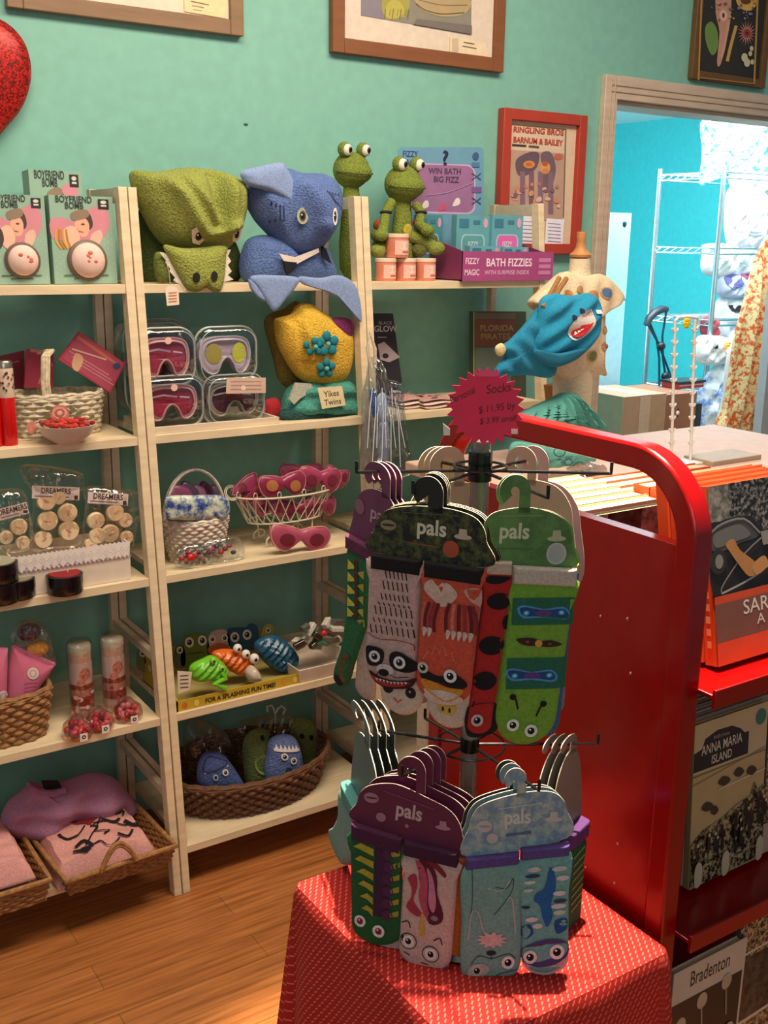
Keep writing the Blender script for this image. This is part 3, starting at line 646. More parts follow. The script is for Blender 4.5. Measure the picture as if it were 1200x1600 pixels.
for px_, lb in ((602, 'left salmon tub in the bottom row, against the wooden post'), (633, 'middle salmon tub in the bottom row'), (664, 'right salmon tub in the bottom row, beside the purple tray')): 
    t = tub(px_, 436, .0262, .056, 2.275, lb); t.location.z = z
t = tub(620, 398, .029, .058, 2.275, 'salmon tub stacked on top of the three others'); t.location.z = z+.0572

# ================================================================== purple display tray with header card and blue packets
Yt = 2.224
A, B_ = PY(722, 437, Yt), PY(863, 434, Yt); w = B_.x-A.x; h = PY(790, 393, Yt).z-z
L = Vector((A.x, Yt, z)); t = thing('display_tray', 'purple cardboard display tray lettered BATH FIZZIES with a blue and purple header card', 'display box', L)
pur = ('#86355e', 'card'); dd = .17
mb = MB(L); x0, x1 = A.x, B_.x; xb = x0
xe = 1.970; mb.box(x0, x1, Yt, Yt+.003, z, z+h, pur); mb.box(x0, xe, Yt+dd, Yt+dd+.003, z, z+h*1.5, pur); mb.box(x0, xe, Yt+.003, Yt+dd, z, z+.003, pur)
for xx in (x0, xe-.003): mb.hexa([(xx, Yt, z), (xx+.003, Yt, z), (xx+.003, Yt+dd, z), (xx, Yt+dd, z), (xx, Yt, z+h), (xx+.003, Yt, z+h), (xx+.003, Yt+dd, z+h*1.5), (xx, Yt+dd, z+h*1.5)], pur)
F = lambda x, y, w_=0: Vector((x0+x*w, Yt-w_, z+h*(1-y)))
a = Art(mb, F); a.rect(0, 0, 1, 1, '#a2487c')
a.text('FIZZY', .1, .42, .28, '#ecc8dc', 0, .2, .02); a.text('MAGIC', .1, .8, .28, '#ecc8dc', 0, .18, .02); a.text('BATH FIZZIES', .50, .5, .38, '#f0d8e6', 0, .22, .02); a.text('WITH SURPRISE INSIDE', .48, .78, .2, '#dca8c8', 0, .24, .015)
for i in range(3): a.rect(.83, .22+i*.22, .97, .36+i*.22, '#c47aa4')
mb.build('tray', t)
mb = MB(L); F = FY(Yt+.165); prism(mb, F, rrect(622, 230, 755, 400, 6), 0, .002, ('#6b9cb4', 'card')); a = Art(mb, F, off=.0022)
a.poly([(p[0], p[1]+(p[0]-690)*.03) for p in rrect(640, 256, 742, 334, 14)], '#c8a8c8'); a.poly([(p[0], p[1]+(p[0]-690)*.03) for p in rrect(642, 258, 740, 331, 13)], '#9a6c94')
a.text('?', 695, 258, 32, '#2c2a44', 0, 1, .03); a.text('FIZZY', 640, 245, 13, '#3a3c78', .03, .7, .02); a.text('MAGIC', 640, 258, 13, '#3a3c78', .03, .7, .02)
a.text('WIN BATH', 694, 272, 13, '#4a3458', .03, .8, .02); a.text('BIG FIZZ', 696, 285, 13, '#4a3458', .03, .8, .02)
for (x, y, c_) in ((663, 320, '#e8d8d0'), (690, 324, '#c85070'), (712, 316, '#e8d8d8')): a.blob([(x-6, y+6), (x-2, y-4), (x+3, y-7), (x+6, y-2), (x+4, y+4)], c_)
for y_ in (276, 314): a.line([(736, y_-5), (744, y_), (736, y_+5)], 2, '#4a4a78'); a.line([(750, y_-5), (744, y_), (750, y_+5)], 2, '#4a4a78')
a.rect(736, 292, 751, 301, '#7a5a8c'); a.ell(742, 244, 5, 6, '#3f5a8c'); a.rect(736, 254, 748, 261, '#5278a4'); a.line([(665, 305), (700, 300), (738, 285)], 1, '#b890b4', 4)
mb.build('header_card', t)
def packet(px0, px1, py0, py1, Y, colr, wcol, label):
    P0 = PY(px0, py1, Y); P1 = PY(px1, py0, Y); L = Vector(((P0.x+P1.x)/2, Y, z+.004)); t = thing('bath_fizzy_packet', label, 'packet', L, 'packets in the purple tray')
    w_, h_ = P1.x-P0.x, P1.z-L.z; mb = MB(); mb.box(-w_/2, w_/2, 0, .022, 0, h_, (colr, 'card'))
    F = lambda x, y, w=0: Vector(((x-.5)*w_, -w, (1-y)*h_)); a = Art(mb, F)
    a.poly([(p[0], p[1]) for p in rrect(.14, .3, .86, .62, .12)], '#9fc4cc'); a.poly(rrect(.18, .32, .82, .6, .1), wcol)
    a.rect(.08, .06, .36, .2, '#3f7890'); a.rect(.5, .08, .7, .14, '#3f7890'); a.ell(.86, .12, .07, .08, '#d4a0b8', n=12); a.text('FIZZY', .5, .5, .12, '#d0e0e4', 0, 1, .01)
    mb.build('carton', t); return t
packet(652, 692, 336, 400, 2.37, '#4c8c94', '#3c7880', 'blue packet at the back left corner of the purple tray')
packet(712, 766, 337, 400, 2.30, '#62a0a8', '#5c9a9c', 'teal windowed packet standing in the middle of the tray')
packet(767, 818, 337, 400, 2.29, '#62a0ac', '#d864a8', 'blue packet with a bright pink window in the tray')
packet(733, 783, 385, 425, 2.262, '#70a8b4', '#5c9a9c', 'front left low blue packet showing just above the purple tray rim')
packet(784, 826, 386, 425, 2.262, '#70a8b4', '#74b0b8', 'front right low blue packet showing just above the purple tray rim')

# ================================================================== SECOND SHELF, LEFT UNIT
z = ZS[1]
p = PY(100, 688, 2.29); L = Vector((p.x, 2.335, z)); t = thing('painted_basket', 'cream painted wicker basket with a rose and upright handle', 'basket', L)
wicker(t, .098, .058, .085, .88, 8, ('#cdbfa0', 'wicker'), sq=3, stakes=20, amp=.002, rimr=.005)
mb = MB(); arch = [Vector((-.018, .0, .08)), Vector((-.02, 0, .12)), Vector((-.016, 0, .175)), Vector((0.0, 0.02, .185)), Vector((.0, .05, .17)), Vector((-.0, .055, .08))]
for o_ in (-.006, 0, .006): mb.tube([q+Vector((o_-.015, -.055, 0)) for q in arch[:4]]+[q+Vector((o_-.015, -.0, 0)) for q in arch[4:]], .004, ('#d8c8a8', 'wicker'), n=6)
mb.build('handle', t)
mb = MB(); F = lambda x, y, w=0: Vector((x, -.0605-w-(.004 if abs(x) > .07 else 0), y)); a = Art(mb, F, off=.004, st=.0006, kind='cloth')
for (rx_, ry_, c_) in ((.021, .017, '#c87868'), (.016, .013, '#dca08c'), (.011, .009, '#b85c50'), (.006, .005, '#e0b0a0')): a.ell(-.012, .055, rx_, ry_, c_)
for (x_, y_, ro) in ((-.04, .05, .4), (.015, .062, -.5), (.03, .052, .2), (-.035, .068, -.3), (-.01, .034, 1)): a.ell(x_, y_, .009, .004, '#6c6c48', ro, 10)
a.ell(-.074, .03, .012, .013, '#cc8474'); a.ell(.055, .04, .008, .004, '#75704c', .5, 10); mb.build('painted_rose', t)
# packets behind/in the basket
def flatpack(name, label, cat, pts, Y, colr, art, group=None, tilt=0, T=.008, clearfilm=False):
    c = PY(sum(q[0] for q in pts)/len(pts), max(q[1] for q in pts), Y); L = Vector(c); t = thing(name, label, cat, L, group)
    mb = MB(L); prism(mb, FY(Y), pts, -T, 0, colr); a = Art(mb, FY(Y)); art(a); mb.build('packet', t, bev=.0008)
    return t
def art1(a):
    a.quad([(124, 520), (194, 568), (170, 612), (98, 560)], '#c4566c'); a.quad([(122, 524), (188, 570), (186, 574), (119, 528)], '#de8068')
    for i in range(3): a.line([(108+i*4, 548+i*8), (170+i*4, 586+i*8)], 1.4, '#e8a0a0')
    a.blob([(118, 552), (130, 560), (122, 580), (112, 572)], '#e8b890'); a.line([(112, 545), (166, 562)], 2.5, '#ecc8b4', 0); a.ell(182, 572, 6, 5, '#4a5a7c')
flatpack('foil_packet', 'tilted shiny pink packet leaning above the painted basket', 'packet', [(124, 518), (196, 568), (172, 614), (92, 562)], 2.33, ('#c8485c', 'plastic'), art1)
flatpack('foil_packet', 'upright pink packet left of the basket handle', 'packet', [(42, 545), (84, 548), (84, 606), (38, 606)], 2.37, ('#b84458', 'plastic'), lambda a: (a.quad([(47, 545), (72, 547), (70, 552), (47, 550)], '#e09078'), a.line([(60, 600), (74, 560), (82, 572)], 2, '#e09898')))
flatpack('foil_packet', 'dark pink packet at the back, partly hidden by the upright pink one', 'packet', [(-5, 558), (38, 548), (38, 612), (-5, 616)], 2.41, ('#8c3444', 'plastic'), lambda a: a.line([(5, 570), (30, 564)], 2, '#c07078'))
# small bowl
p = PY(107, 688, 2.205); L = Vector((p.x, 2.213, z)); t = thing('small_bowl', 'small white ceramic bowl in front of the painted basket', 'bowl', L)
mb = MB(); mb.lathe(0, 0, 0, [(.024, 0), (.03, .003), (.05, .018), (.061, .040), (.058, .040), (.047, .02), (.01, .008)], ('#d8c4b4', 'plastic'), n=36); mb.build('bowl', t)
mb = MB(L)
for i in range(60):
    a_ = rnd.uniform(0, 2*PI); r_ = .054*rnd.random()**.5; mb.ball(L+Vector((r_*cos(a_), r_*sin(a_), .040+.006*rnd.random())), .007, .007, .005, (rnd.choice(['#b8281c', '#8c1a14', '#c84030', '#9a4a34']), 'matte'), n=8, m=5)
tag(mb.build('red_candies'), 'heap of red bits filling the small white bowl', 'candy', kind='stuff')
# red bottles at the left edge
def redbottle(px, label):
    p = PY(px, 700, 2.235); L = Vector((p.x, 2.245, z)); t = thing('bath_salt_bottle', label, 'bottle', L, 'red bottles at the left edge')
    mb = MB(); mb.lathe(0, 0, 0, [(.015, 0), (.0165, .003), (.0165, .1), (.0155, .105)], ('#c81414', 'gloss'), n=24); mb.build('red_salts', t)
    mb = MB(); mb.lathe(0, 0, .1, [(.0165, 0), (.0165, .058), (.0155, .06)], ('#cbb49a', 'plastic'), n=24)
    F = lambda x, y, w=0: Vector(((.017+w)*sin(x), -(.017+w)*cos(x), y)); a = Art(mb, F)
    for i in range(16): a.ell(rnd.uniform(-1, 1), rnd.uniform(.108, .155), .12, .003, rnd.choice(['#5a2c20', '#a83c2c', '#3a2a20']), n=8)
    mb.build('label_sleeve', t); mb = MB(); mb.lathe(0, 0, .16, [(.016, 0), (.016, .012), (.0145, .014)], ('#c8b8a4', 'metal'), n=24); mb.build('cap', t)
redbottle(18, 'red bath salt bottle nearest the painted basket'); redbottle(-6, 'red bath salt bottle cut by the left edge of the photo')

# ================================================================== SECOND SHELF, MIDDLE UNIT: swim masks in clear cases
def mask_case(label, px0, px1, py0, py1, Y, lens, frame, zb, strap='#2a2426', group='swim masks in clear cases', tint2=None, sticker=True):
    P0, P1 = PY(px0, py1, Y), PY(px1, py0, Y); w_, h_ = P1.x-P0.x, P1.z-(zb if zb else P0.z); L = Vector(((P0.x+P1.x)/2, Y, zb if zb else P0.z))
    t = thing('swim_mask_case', label, 'swim mask', L, group); d = .085
    def rr(k, y): return [Vector((p[0], y, p[1])) for p in rrect(-w_/2*k, h_*(1-k)/2, w_/2*k, h_*(1+k)/2, h_*.3*k, 6)]
    mb = MB(); mb.loft([rr(.86, 0), rr(.97, .006), rr(1, .02), rr(1, d)], ST_CLEAR, cap=True); mb.build('clear_case', t)
    mb = MB(); mb.tube(rr(1.0, .022), .0028, ('#9aa49c', 'plastic'), n=6, closed=True); mb.tube(rr(.9, .004), .0012, ('#c8d0cc', 'plastic'), n=5, closed=True); mb.build('case_rim', t)
    W2, H2 = w_*.41, h_*.33; cz = h_*.5
    out = [(-1, .15), (-.85, .75), (-.45, .98), (0, 1.0), (.45, .98), (.85, .75), (1, .15), (.95, -.45), (.72, -.92), (.42, -.95), (.22, -.35), (0, -.1), (-.22, -.35), (-.42, -.95), (-.72, -.92), (-.95, -.45)]
    F = lambda x, y, w=0: Vector((x*W2, .02-w+abs(x)**2*.012, cz+y*H2))
    O = [(q.x, q.y) for q in smooth_pts(out, 64)]; I = [(q[0]*.86, q[1]*.80+.02) for q in O]; n = len(O)
    mb = MB(); vs = [F(*q, .004) for q in O]+[F(*q, .008) for q in I]+[F(*q, -.02) for q in O]
    mb.add(vs, [(k, (k+1) % n, n+(k+1) % n, n+k) for k in range(n)]+[(k, (k+1) % n, 2*n+(k+1) % n, 2*n+k) for k in range(n)], (frame, 'plastic'), True); 
    mb.tube([F(*q, .006) for q in O], .0022, (frame, 'plastic'), n=6, closed=True); mb.build('mask_frame', t)
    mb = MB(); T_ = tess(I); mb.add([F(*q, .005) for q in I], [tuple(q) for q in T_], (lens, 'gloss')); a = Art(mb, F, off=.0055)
    if tint2:
        for sx_ in (-1, 1): a.ell(.5*sx_, .1, .3, .55, tint2[0] if sx_ < 0 else tint2[1])
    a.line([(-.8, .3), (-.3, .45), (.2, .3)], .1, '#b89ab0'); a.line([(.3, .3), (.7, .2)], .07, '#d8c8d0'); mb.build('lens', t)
    mb = MB(); mb.tube([Vector((W2*1.0*cos(a_), .03+.045*abs(sin(a_)), cz-H2*.1)) for a_ in [PI*i/14 for i in range(15)]], .005, (strap, 'plastic'), n=6); mb.build('strap', t)
    if sticker:
        mb = MB(); a = Art(mb, lambda x, y, w=0: Vector((x, -.0008-w, y)), off=.0005); a.ell(0.0, h_*.8, .008, .008, '#e4b8a8'); mb.build('price_sticker', t)
    return t
tr = thing('wooden_tray', 'pale shallow tray under the clear swim mask cases', 'tray', Vector((PY(320, 660, 2.25).x, 2.3, z)))
mb = MB(Vector((PY(320, 660, 2.25).x, 2.3, z))); a0, a1 = PY(228, 668, 2.21).x, PY(437, 660, 2.21).x; tc_ = ('#d8c4a8', 'wood')
X1u = X0-.04
mb.box(X0+.022, a1, 2.213, 2.219, z, z+.016, tc_); mb.box(X0+.022, a1, 2.40, 2.406, z, z+.016, tc_); mb.box(a1-.006, a1, 2.219, 2.40, z, z+.016, tc_); mb.box(X0+.022, X0+.028, 2.219, 2.40, z, z+.016, tc_); mb.box(X0+.028, a1-.006, 2.219, 2.40, z, z+.004, tc_); mb.build('tray', tr, bev=.001)
zt_ = z+.0045
hm = .088
def mrow(px0, px1, Y, zb, h_, **k):
    P0, P1 = PY(px0, 640, Y), PY(px1, 640, Y); return P0, P1
lensR = '#a03048'
for (x0_, x1_, yt, yb, zb, Y_, le, fr, st, lb, t2, stk) in (
    (222, 322, 586, 662, zt_, 2.232, '#a23048', '#d8a0a4', '#241c20', 'bottom left mask case by the post, mask with red lenses', None, True),
    (324, 418, 584, 657, zt_, 2.232, '#4a3038', '#a89888', '#2c2426', 'bottom right mask case with dark lenses and a cream paper label', None, False),
    (216, 309, 512, 583, zt_+.094, 2.236, '#a23450', '#d8a0a4', '#241c20', 'upper left mask case with red lenses, stacked on the lower left case', None, True),
    (311, 406, 510, 580, zt_+.094, 2.236, '#c4b4c4', '#d0c0cc', '#988c98', 'upper right mask case with silver surround and yellow lenses', ('#b0a04a', '#cfcf30'), False)):
    k_ = PY(x1_, yb, Y_).x-PY(x0_, yb, Y_).x
    tt = mask_case(lb, x0_, x1_, yt, yb, Y_, le, fr, zb, strap=st, tint2=t2, sticker=stk)
tt = bpy.data.objects[tt.name]
# paper label on the bottom right case
Lb = PY(383, 600, 2.228); mb = MB(Lb); prism(mb, FY(2.2275), [(354, 590), (415, 590), (415, 614), (353, 615)], 0, .0008, ('#d0b09a', 'paper')); a = Art(mb, FY(2.2275), off=.001)
for i in range(3): a.line([(360, 596+i*6), (408, 596+i*6)], 1.6, '#b09080')
a.ell(380, 606, 4, 4, '#e8cdb8'); tag(mb.build('paper_label'), 'cream paper label lying over the top of the dark swim mask', 'label')
for (x0_, x1_, zb, lb) in ((168, 226, zt_, 'lower swim mask case half hidden behind the post pair'), (168, 226, zt_+.09, 'upper swim mask case half hidden behind the post pair')):
    P0 = PY(x0_, 650, 2.33); mask_case(lb, x0_+26, x1_+48, 0, 0, 2.335, '#5a2a34', '#8a6a6c', zb, sticker=False) if 0 else None
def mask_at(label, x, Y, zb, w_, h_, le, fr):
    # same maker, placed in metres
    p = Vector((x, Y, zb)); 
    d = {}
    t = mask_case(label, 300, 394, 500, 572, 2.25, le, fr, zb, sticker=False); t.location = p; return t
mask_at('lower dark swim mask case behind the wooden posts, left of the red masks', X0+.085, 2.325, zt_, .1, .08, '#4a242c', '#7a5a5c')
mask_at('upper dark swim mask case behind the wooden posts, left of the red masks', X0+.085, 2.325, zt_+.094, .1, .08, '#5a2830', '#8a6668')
mb = MB(); c = PY(428, 640, 2.27); c.z = z+.02; mb = MB(c); puff(mb, FY(2.3), [(412, 628), (432, 622), (440, 640), (436, 652), (414, 652)], .015, ('#a8202c', 'cloth'), n=30); tag(mb.build('red_pouch'), 'small red pouch at the right end of the pale tray', 'pouch')

# yellow flower hat on teal towel
L = Vector((PY(500, 655, 2.27).x, 2.28, z)); t = thing('folded_towel', 'folded teal towel with a cream tag under the yellow hood', 'towel', L)
mb = MB(L); S = puff(mb, FY(2.27), [(446, 655), (444, 635), (452, 612), (470, 598), (510, 592), (545, 595), (556, 612), (560, 640), (555, 654), (500, 656)], .05, ('#4f9c8c', 'terry'), B=.08, n=90, rings=14, disp=lambda x, y: .006*sin(y*.22)+.003*sin(x*.15)); mb.build('towel', t)
mb = MB(L); puff(mb, FY(2.25), [(446, 640), (500, 644), (558, 640), (558, 656), (448, 657)], .022, ('#27504e', 'terry'), B=.05, n=50); mb.build('dark_hem', t)
mb = MB(L); prism(mb, FY(2.232), [(452, 624), (462, 598), (486, 600), (492, 610), (470, 622), (460, 632)], -.006, 0, ('#b4b4a0', 'cloth')); mb.build('corner_trim', t)
mb = MB(L); prism(mb, FY(2.206), [(496, 606), (534, 603), (540, 633), (503, 639)], 0, .001, ('#e2d0a0', 'paper')); a = Art(mb, FY(2.206), off=.0012); a.text('Yikes', 518, 619, 13, '#5a4a34', -.12, .85, .01); a.text('Twins', 520, 632, 13, '#5a4a34', -.12, .85, .01); mb.build('name_tag', t)
YT = ('#e6b83e', 'terry')
L = Vector((PY(490, 600, 2.28).x, 2.29, PY(490, 604, 2.28).z)); t = thing('flower_hooded_towel', 'yellow hooded towel with three teal felt flowers, resting on the teal towel', 'hooded towel', L)
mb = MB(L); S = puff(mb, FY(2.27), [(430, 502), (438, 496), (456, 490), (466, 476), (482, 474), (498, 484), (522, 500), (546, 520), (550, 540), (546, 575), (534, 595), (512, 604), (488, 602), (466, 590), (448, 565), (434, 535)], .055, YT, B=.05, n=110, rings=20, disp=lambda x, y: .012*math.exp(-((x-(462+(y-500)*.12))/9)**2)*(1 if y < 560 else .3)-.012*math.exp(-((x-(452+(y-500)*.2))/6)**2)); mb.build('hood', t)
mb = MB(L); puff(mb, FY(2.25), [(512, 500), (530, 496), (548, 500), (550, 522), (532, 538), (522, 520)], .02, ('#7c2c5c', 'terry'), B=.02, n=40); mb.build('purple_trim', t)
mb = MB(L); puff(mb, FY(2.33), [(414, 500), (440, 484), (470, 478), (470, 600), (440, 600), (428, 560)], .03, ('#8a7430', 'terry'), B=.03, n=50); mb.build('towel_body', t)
for fx, fy, fr in ((492, 534, 20), (470, 538, 15), (492, 572, 16)):
    mb = MB(L); G = lambda x, y, w=0: S(min(max(x, 440), 540), y, w)
    for k_ in range(5):
        a_ = 2*PI*k_/5-.4; cx_, cy_ = fx+fr*.58*cos(a_), fy+fr*.62*sin(a_); q = S(cx_, cy_, .006); mb.ball(q, fr*.40*.0015, .006, fr*.40*.0015, ('#167a86', 'cloth'), n=14, m=8)
    mb.ball(S(fx, fy, .010), .006, .005, .006, ('#5ab0a0', 'cloth'), n=12, m=8); mb.build('felt_flower', t)

# ================================================================== SECOND SHELF, RIGHT UNIT
L = PY(606, 592, 2.36); L.z = z; t = thing('black_book', 'thin black book with a white triangle standing beside the wooden post', 'book', L)
mb = MB(L); F = FY(2.37); prism(mb, F, [(584, 490), (614, 490), (628, 596), (584, 660)], -.012, 0, ('#2b2a34', 'card')); a = Art(mb, F)
a.text('BLACK', 602, 507, 7, '#a8a8b0', 0, 1, .01); a.text('GLOW', 602, 518, 13, '#c8c8cc', 0, .9, .02); a.line([(590, 527), (604, 527)], 1.6, '#a0a0a4'); a.quad([(590, 538), (600, 534), (625, 558), (608, 566), (594, 562)], '#bcaab0'); a.ell(602, 556, 5, 4, '#2c2a34'); mb.build('cover', t)
L = PY(770, 600, 2.40); t = thing('framed_sign', 'dark box sign with a rust red panel reading FLORIDA PIRATES, near the mannequin', 'sign', Vector((L.x, 2.41, z)))
L = Vector((L.x, 2.41, z)); mb = MB(L); F = FY(2.40); prism(mb, F, [(740, 487), (822, 487), (822, 640), (740, 640)], -.02, 0, ('#48503c', 'card')); a = Art(mb, F); a.quad([(742, 500), (805, 500), (800, 541), (742, 541)], '#70402c'); a.quad([(742, 489), (805, 489), (805, 499), (742, 499)], '#6a5a44'); a.text('FLORIDA', 776, 517, 13, '#a08c5c', 0, 1, .01); a.text('PIRATES', 774, 530, 13, '#9a8850', 0, 1, .01); a.quad([(742, 543), (800, 543), (798, 600), (742, 600)], '#5c6a5c'); a.line([(740, 487), (740, 640)], 2, '#8a9a6c'); mb.build('panel', t)
# flat floral packets lying on the shelf
for i, (px_, lb) in enumerate(((650, 'flat floral packet lying on the shelf nearest the plastic bag'), (686, 'flat floral packet lying on the shelf, partly behind the red star sign'))):
    p = PZ(px_, 640, z); L = Vector((p.x+.02, p.y+.06, z)); t = thing('fabric_packet', lb, 'packet', L, 'flat floral packets')
    mb = MB(); rots = 0
    for j in range(3):
        F = lambda x, y, w=0: Vector((x, y, .004+j*.009+w+.002*sin(x*60+j))); puff(mb, F, [(-.055, -.05+.006*j), (.05, -.052), (.058-.005*j, .045), (-.05, .05)], .006, (['#c8a89c', '#d8c4b4', '#b88c84'][j], 'cloth'), B=.003, n=40, sharp=True)
    a = Art(mb, lambda x, y, w=0: Vector((x, y, .030+w)), kind='cloth')
    for k_ in range(10): a.ell(rnd.uniform(-.04, .04), rnd.uniform(-.04, .04), .007, .005, rnd.choice(['#a8505c', '#6a7a5c', '#c87884']), n=8)
    mb.build('stack', t)
# clear bag hanging on the post
L = PY(600, 742, 2.16); t = thing('plastic_gift_bag', 'clear crinkled plastic bag tied at the top, hanging on the post behind the display stand', 'bag', L)
mb = MB(L); puff(mb, FY(2.17), [(578, 560), (592, 560), (604, 590), (625, 600), (630, 640), (636, 700), (640, 742), (566, 745), (565, 690), (566, 620), (572, 595)], .03, ('#e6ecf2', 'clear'), B=.02, n=120, rings=16, disp=lambda x, y: .007*sin(x*.9+sin(y*.1)*2)+.003*sin(y*.35)); mb.build('film', t)
mb = MB(L); 
for i in range(9): mb.tube([PY(582+i*5, 606+i % 3*14, 2.139), PY(578+i*6+(i % 2)*3, 640+i*3, 2.134), PY(574+i*7.4, 700+i % 2*30, 2.137)], .0010, ('#e8eef4', 'plastic'), n=4)
mb.build('film_creases', t)
mb = MB(L); puff(mb, FY(2.165), [(578, 612), (586, 610), (588, 645), (582, 650)], .008, ('#3a64a8', 'gloss'), n=24); puff(mb, FY(2.16), [(590, 618), (602, 616), (606, 655), (596, 660), (588, 640)], .008, ('#cdd8ea', 'gloss'), n=24); puff(mb, FY(2.16), [(592, 665), (606, 662), (608, 720), (592, 722)], .008, ('#b8bcc8', 'gloss'), n=24); mb.build('crystal_ornament', t)
mb = MB(L); mb.tube([PY(580, 575, 2.16), PY(574, 545, 2.15), PY(578, 520, 2.15), PY(586, 545, 2.15), PY(586, 575, 2.16)], .004, ('#e0d4c0', 'cloth'), n=6); mb.build('tie', t)

# ================================================================== THIRD SHELF, LEFT UNIT
z = ZS[2]
L = Vector((PY(105, 908, 2.2).x, 2.24, z)); t = thing('white_box', 'white rectangular box with a lace paper trim, holding bags of tart melts', 'box', L)
A, B_ = PY(22, 905, 2.185).x, PY(205, 905, 2.185).x; wc = ('#e0d0bc', 'card'); mb = MB(L); hb = .085
mb.box(A, B_, 2.185, 2.188, z+.001, z+hb, wc); mb.box(A, B_, 2.30, 2.303, z, z+hb, wc); mb.box(A, A+.003, 2.188, 2.30, z, z+hb, wc); mb.box(B_-.003, B_, 2.188, 2.30, z, z+hb, wc); mb.box(A, B_, 2.188, 2.30, z, z+.003, wc); mb.build('box', t)
mb = MB(L); F = lambda x, y, w=0: Vector((x, 2.182-w, y)); zz = z+hb; n_ = 26; pts = [(A-.004, zz+.004)]
for i in range(n_): xx = A+(B_-A)*i/n_; pts += [(xx+.25*(B_-A)/n_, zz+.0065), (xx+(B_-A)/n_, zz+.003)]
for i in range(n_): xx = B_-(B_-A)*i/n_; pts += [(xx-.3*(B_-A)/n_, zz-.032), (xx-(B_-A)/n_, zz-.026)]
prism(mb, F, pts, 0, .001, ('#e6dcd2', 'paper')); a = Art(mb, F, off=.0013)
for i in range(15):
    xx = A+(B_-A)*(i+.5)/15
    for dx, dy in ((0, 0), (-.003, -.004), (.003, -.004), (0, -.008), (-.006, -.008), (.006, -.008), (-.003, -.012), (.003, -.012), (0, -.016)): a.ell(xx+dx, zz-.003+dy, .0009, .0009, '#5a4a44', n=6)
    a.ell(xx, zz-.023, .0035, .0025, '#a89aac', n=8)
mb.build('lace_trim', t)
def meltbag(label, pts, Y, discs, hdr, T=.022):
    cx_ = sum(p[0] for p in pts)/len(pts); L = PY(cx_, max(p[1] for p in pts), Y); t = thing('tart_melt_bag', label, 'bag', L, 'bags of cream tart melts')
    mb = MB(L); S = puff(mb, FY(Y), pts, T, ('#faf8f4', 'clear'), B=T*.7, n=90, rings=10, disp=lambda x, y: .002*sin(x*.5)+.002*sin(y*.4)); mb.build('bag_film', t)
    for (x_, y_, r_) in discs:
        p = PY(x_, y_, Y-.006); k_ = (PY(x_+r_, y_, Y).x-PY(x_, y_, Y).x)*.8; mb = MB(); mb.lathe(0, 0, 0, [(k_*.9, 0), (k_, .003), (k_, .009), (k_*.9, .012)], ('#e3c49c', 'matte'), n=24); 
        mb.lathe(k_*.1, 0, .012, [(k_*.4, 0), (k_*.35, .0006)], ('#dca080', 'matte'), n=8, ey=.4)
        R_ = Matrix.Rotation(PI/2+rnd.uniform(-.12, .12), 3, 'X') @ Matrix.Rotation(rnd.uniform(0, 3), 3, 'Z'); mb.v = [R_ @ v+(p-L) for v in mb.v]; mb.build('tart_melt', t)
    x0_, y0_, x1_, y1_, rt = hdr; mb = MB(L); F = FY(Y-T*.75); cx2, cy2 = (x0_+x1_)/2, (y0_+y1_)/2
    def ro(x, y): return (cx2+(x-cx2)*cos(rt)-(y-cy2)*sin(rt), cy2+(x-cx2)*sin(rt)+(y-cy2)*cos(rt))
    prism(mb, F, [ro(*q) for q in ((x0_, y0_), (x1_, y0_), (x1_, y1_), (x0_, y1_))], 0, .0008, ('#d8c4b8', 'paper')); a = Art(mb, F, off=.001)
    a.text('DREAMERS', *ro(cx2, cy2+1), 12, '#3a2830', rt, .8, .02); a.rect(*ro(x1_-8, y1_-7), *ro(x1_-2, y1_-1), '#4a2c30'); a.line([ro(x0_+4, y1_-4), ro(x1_-16, y1_-4)], 1.4, '#8a6a70'); mb.build('paper_header', t)
    return t
meltbag('middle bag of tart melts, tallest, folded over at the top', [(32, 728), (60, 726), (120, 736), (134, 752), (124, 790), (130, 848), (86, 858), (46, 856), (50, 780), (34, 748)], 2.25, [(71, 782, 19), (104, 800, 19), (73, 813, 20), (106, 828, 20), (66, 842, 18), (90, 776, 14)], (50, 760, 124, 780, .04))
meltbag('right bag of tart melts next to the post', [(134, 760), (200, 764), (222, 778), (216, 820), (206, 856), (150, 862), (130, 840), (132, 790)], 2.235, [(148, 812, 17), (178, 800, 17), (150, 836, 16), (170, 832, 18), (194, 812, 14), (196, 838, 13), (140, 850, 12)], (137, 770, 200, 788, .06))
meltbag('left bag of tart melts, tilted and shadowed', [(-12, 772), (30, 764), (46, 790), (50, 856), (0, 860), (-14, 820)], 2.24, [(28, 822, 17), (34, 846, 14), (8, 838, 14)], (-4, 790, 44, 808, -.25))
def tin(px, py, r, h, top, label):
    p = PZ(px, py, z); L = Vector((p.x, p.y+r*.8, z)); t = thing('candle_tin', label, 'candle', L, 'black candle tins')
    mb = MB(); mb.lathe(0, 0, 0, [(r*.94, 0), (r, .003), (r, h*.48), (r*1.03, h*.5), (r*1.03, h*.97), (r*.97, h), (r*.9, h*.995)], ('#141012', 'gloss'), n=36); mb.build('tin', t)
    mb = MB(); mb.lathe(0, 0, h*.97, [(r*.9, 0), (r*.88, .003)], (top, 'matte'), n=32); mb.build('wax', t)
    mb = MB(); mb.lathe(r*.2, 0, h*.98, [(.0015, 0), (.001, .009)], ('#d8cbb4', 'matte'), n=8); mb.build('wick', t); return t
tin(109, 931, .037, .042, '#8c1c1c', 'black candle tin with red wax, standing alone')
tin(34, 938, .036, .042, '#8c8264', 'black candle tin with olive wax between the red waxed tin and the tall tins')
tin(6, 946, .042, .044, '#7a7860', 'black candle tin at the left edge, lowest of the stack')
t = tin(6, 946, .040, .042, '#a09a80', 'black candle tin at the left edge, stacked on another tin'); t.location.z += .0445

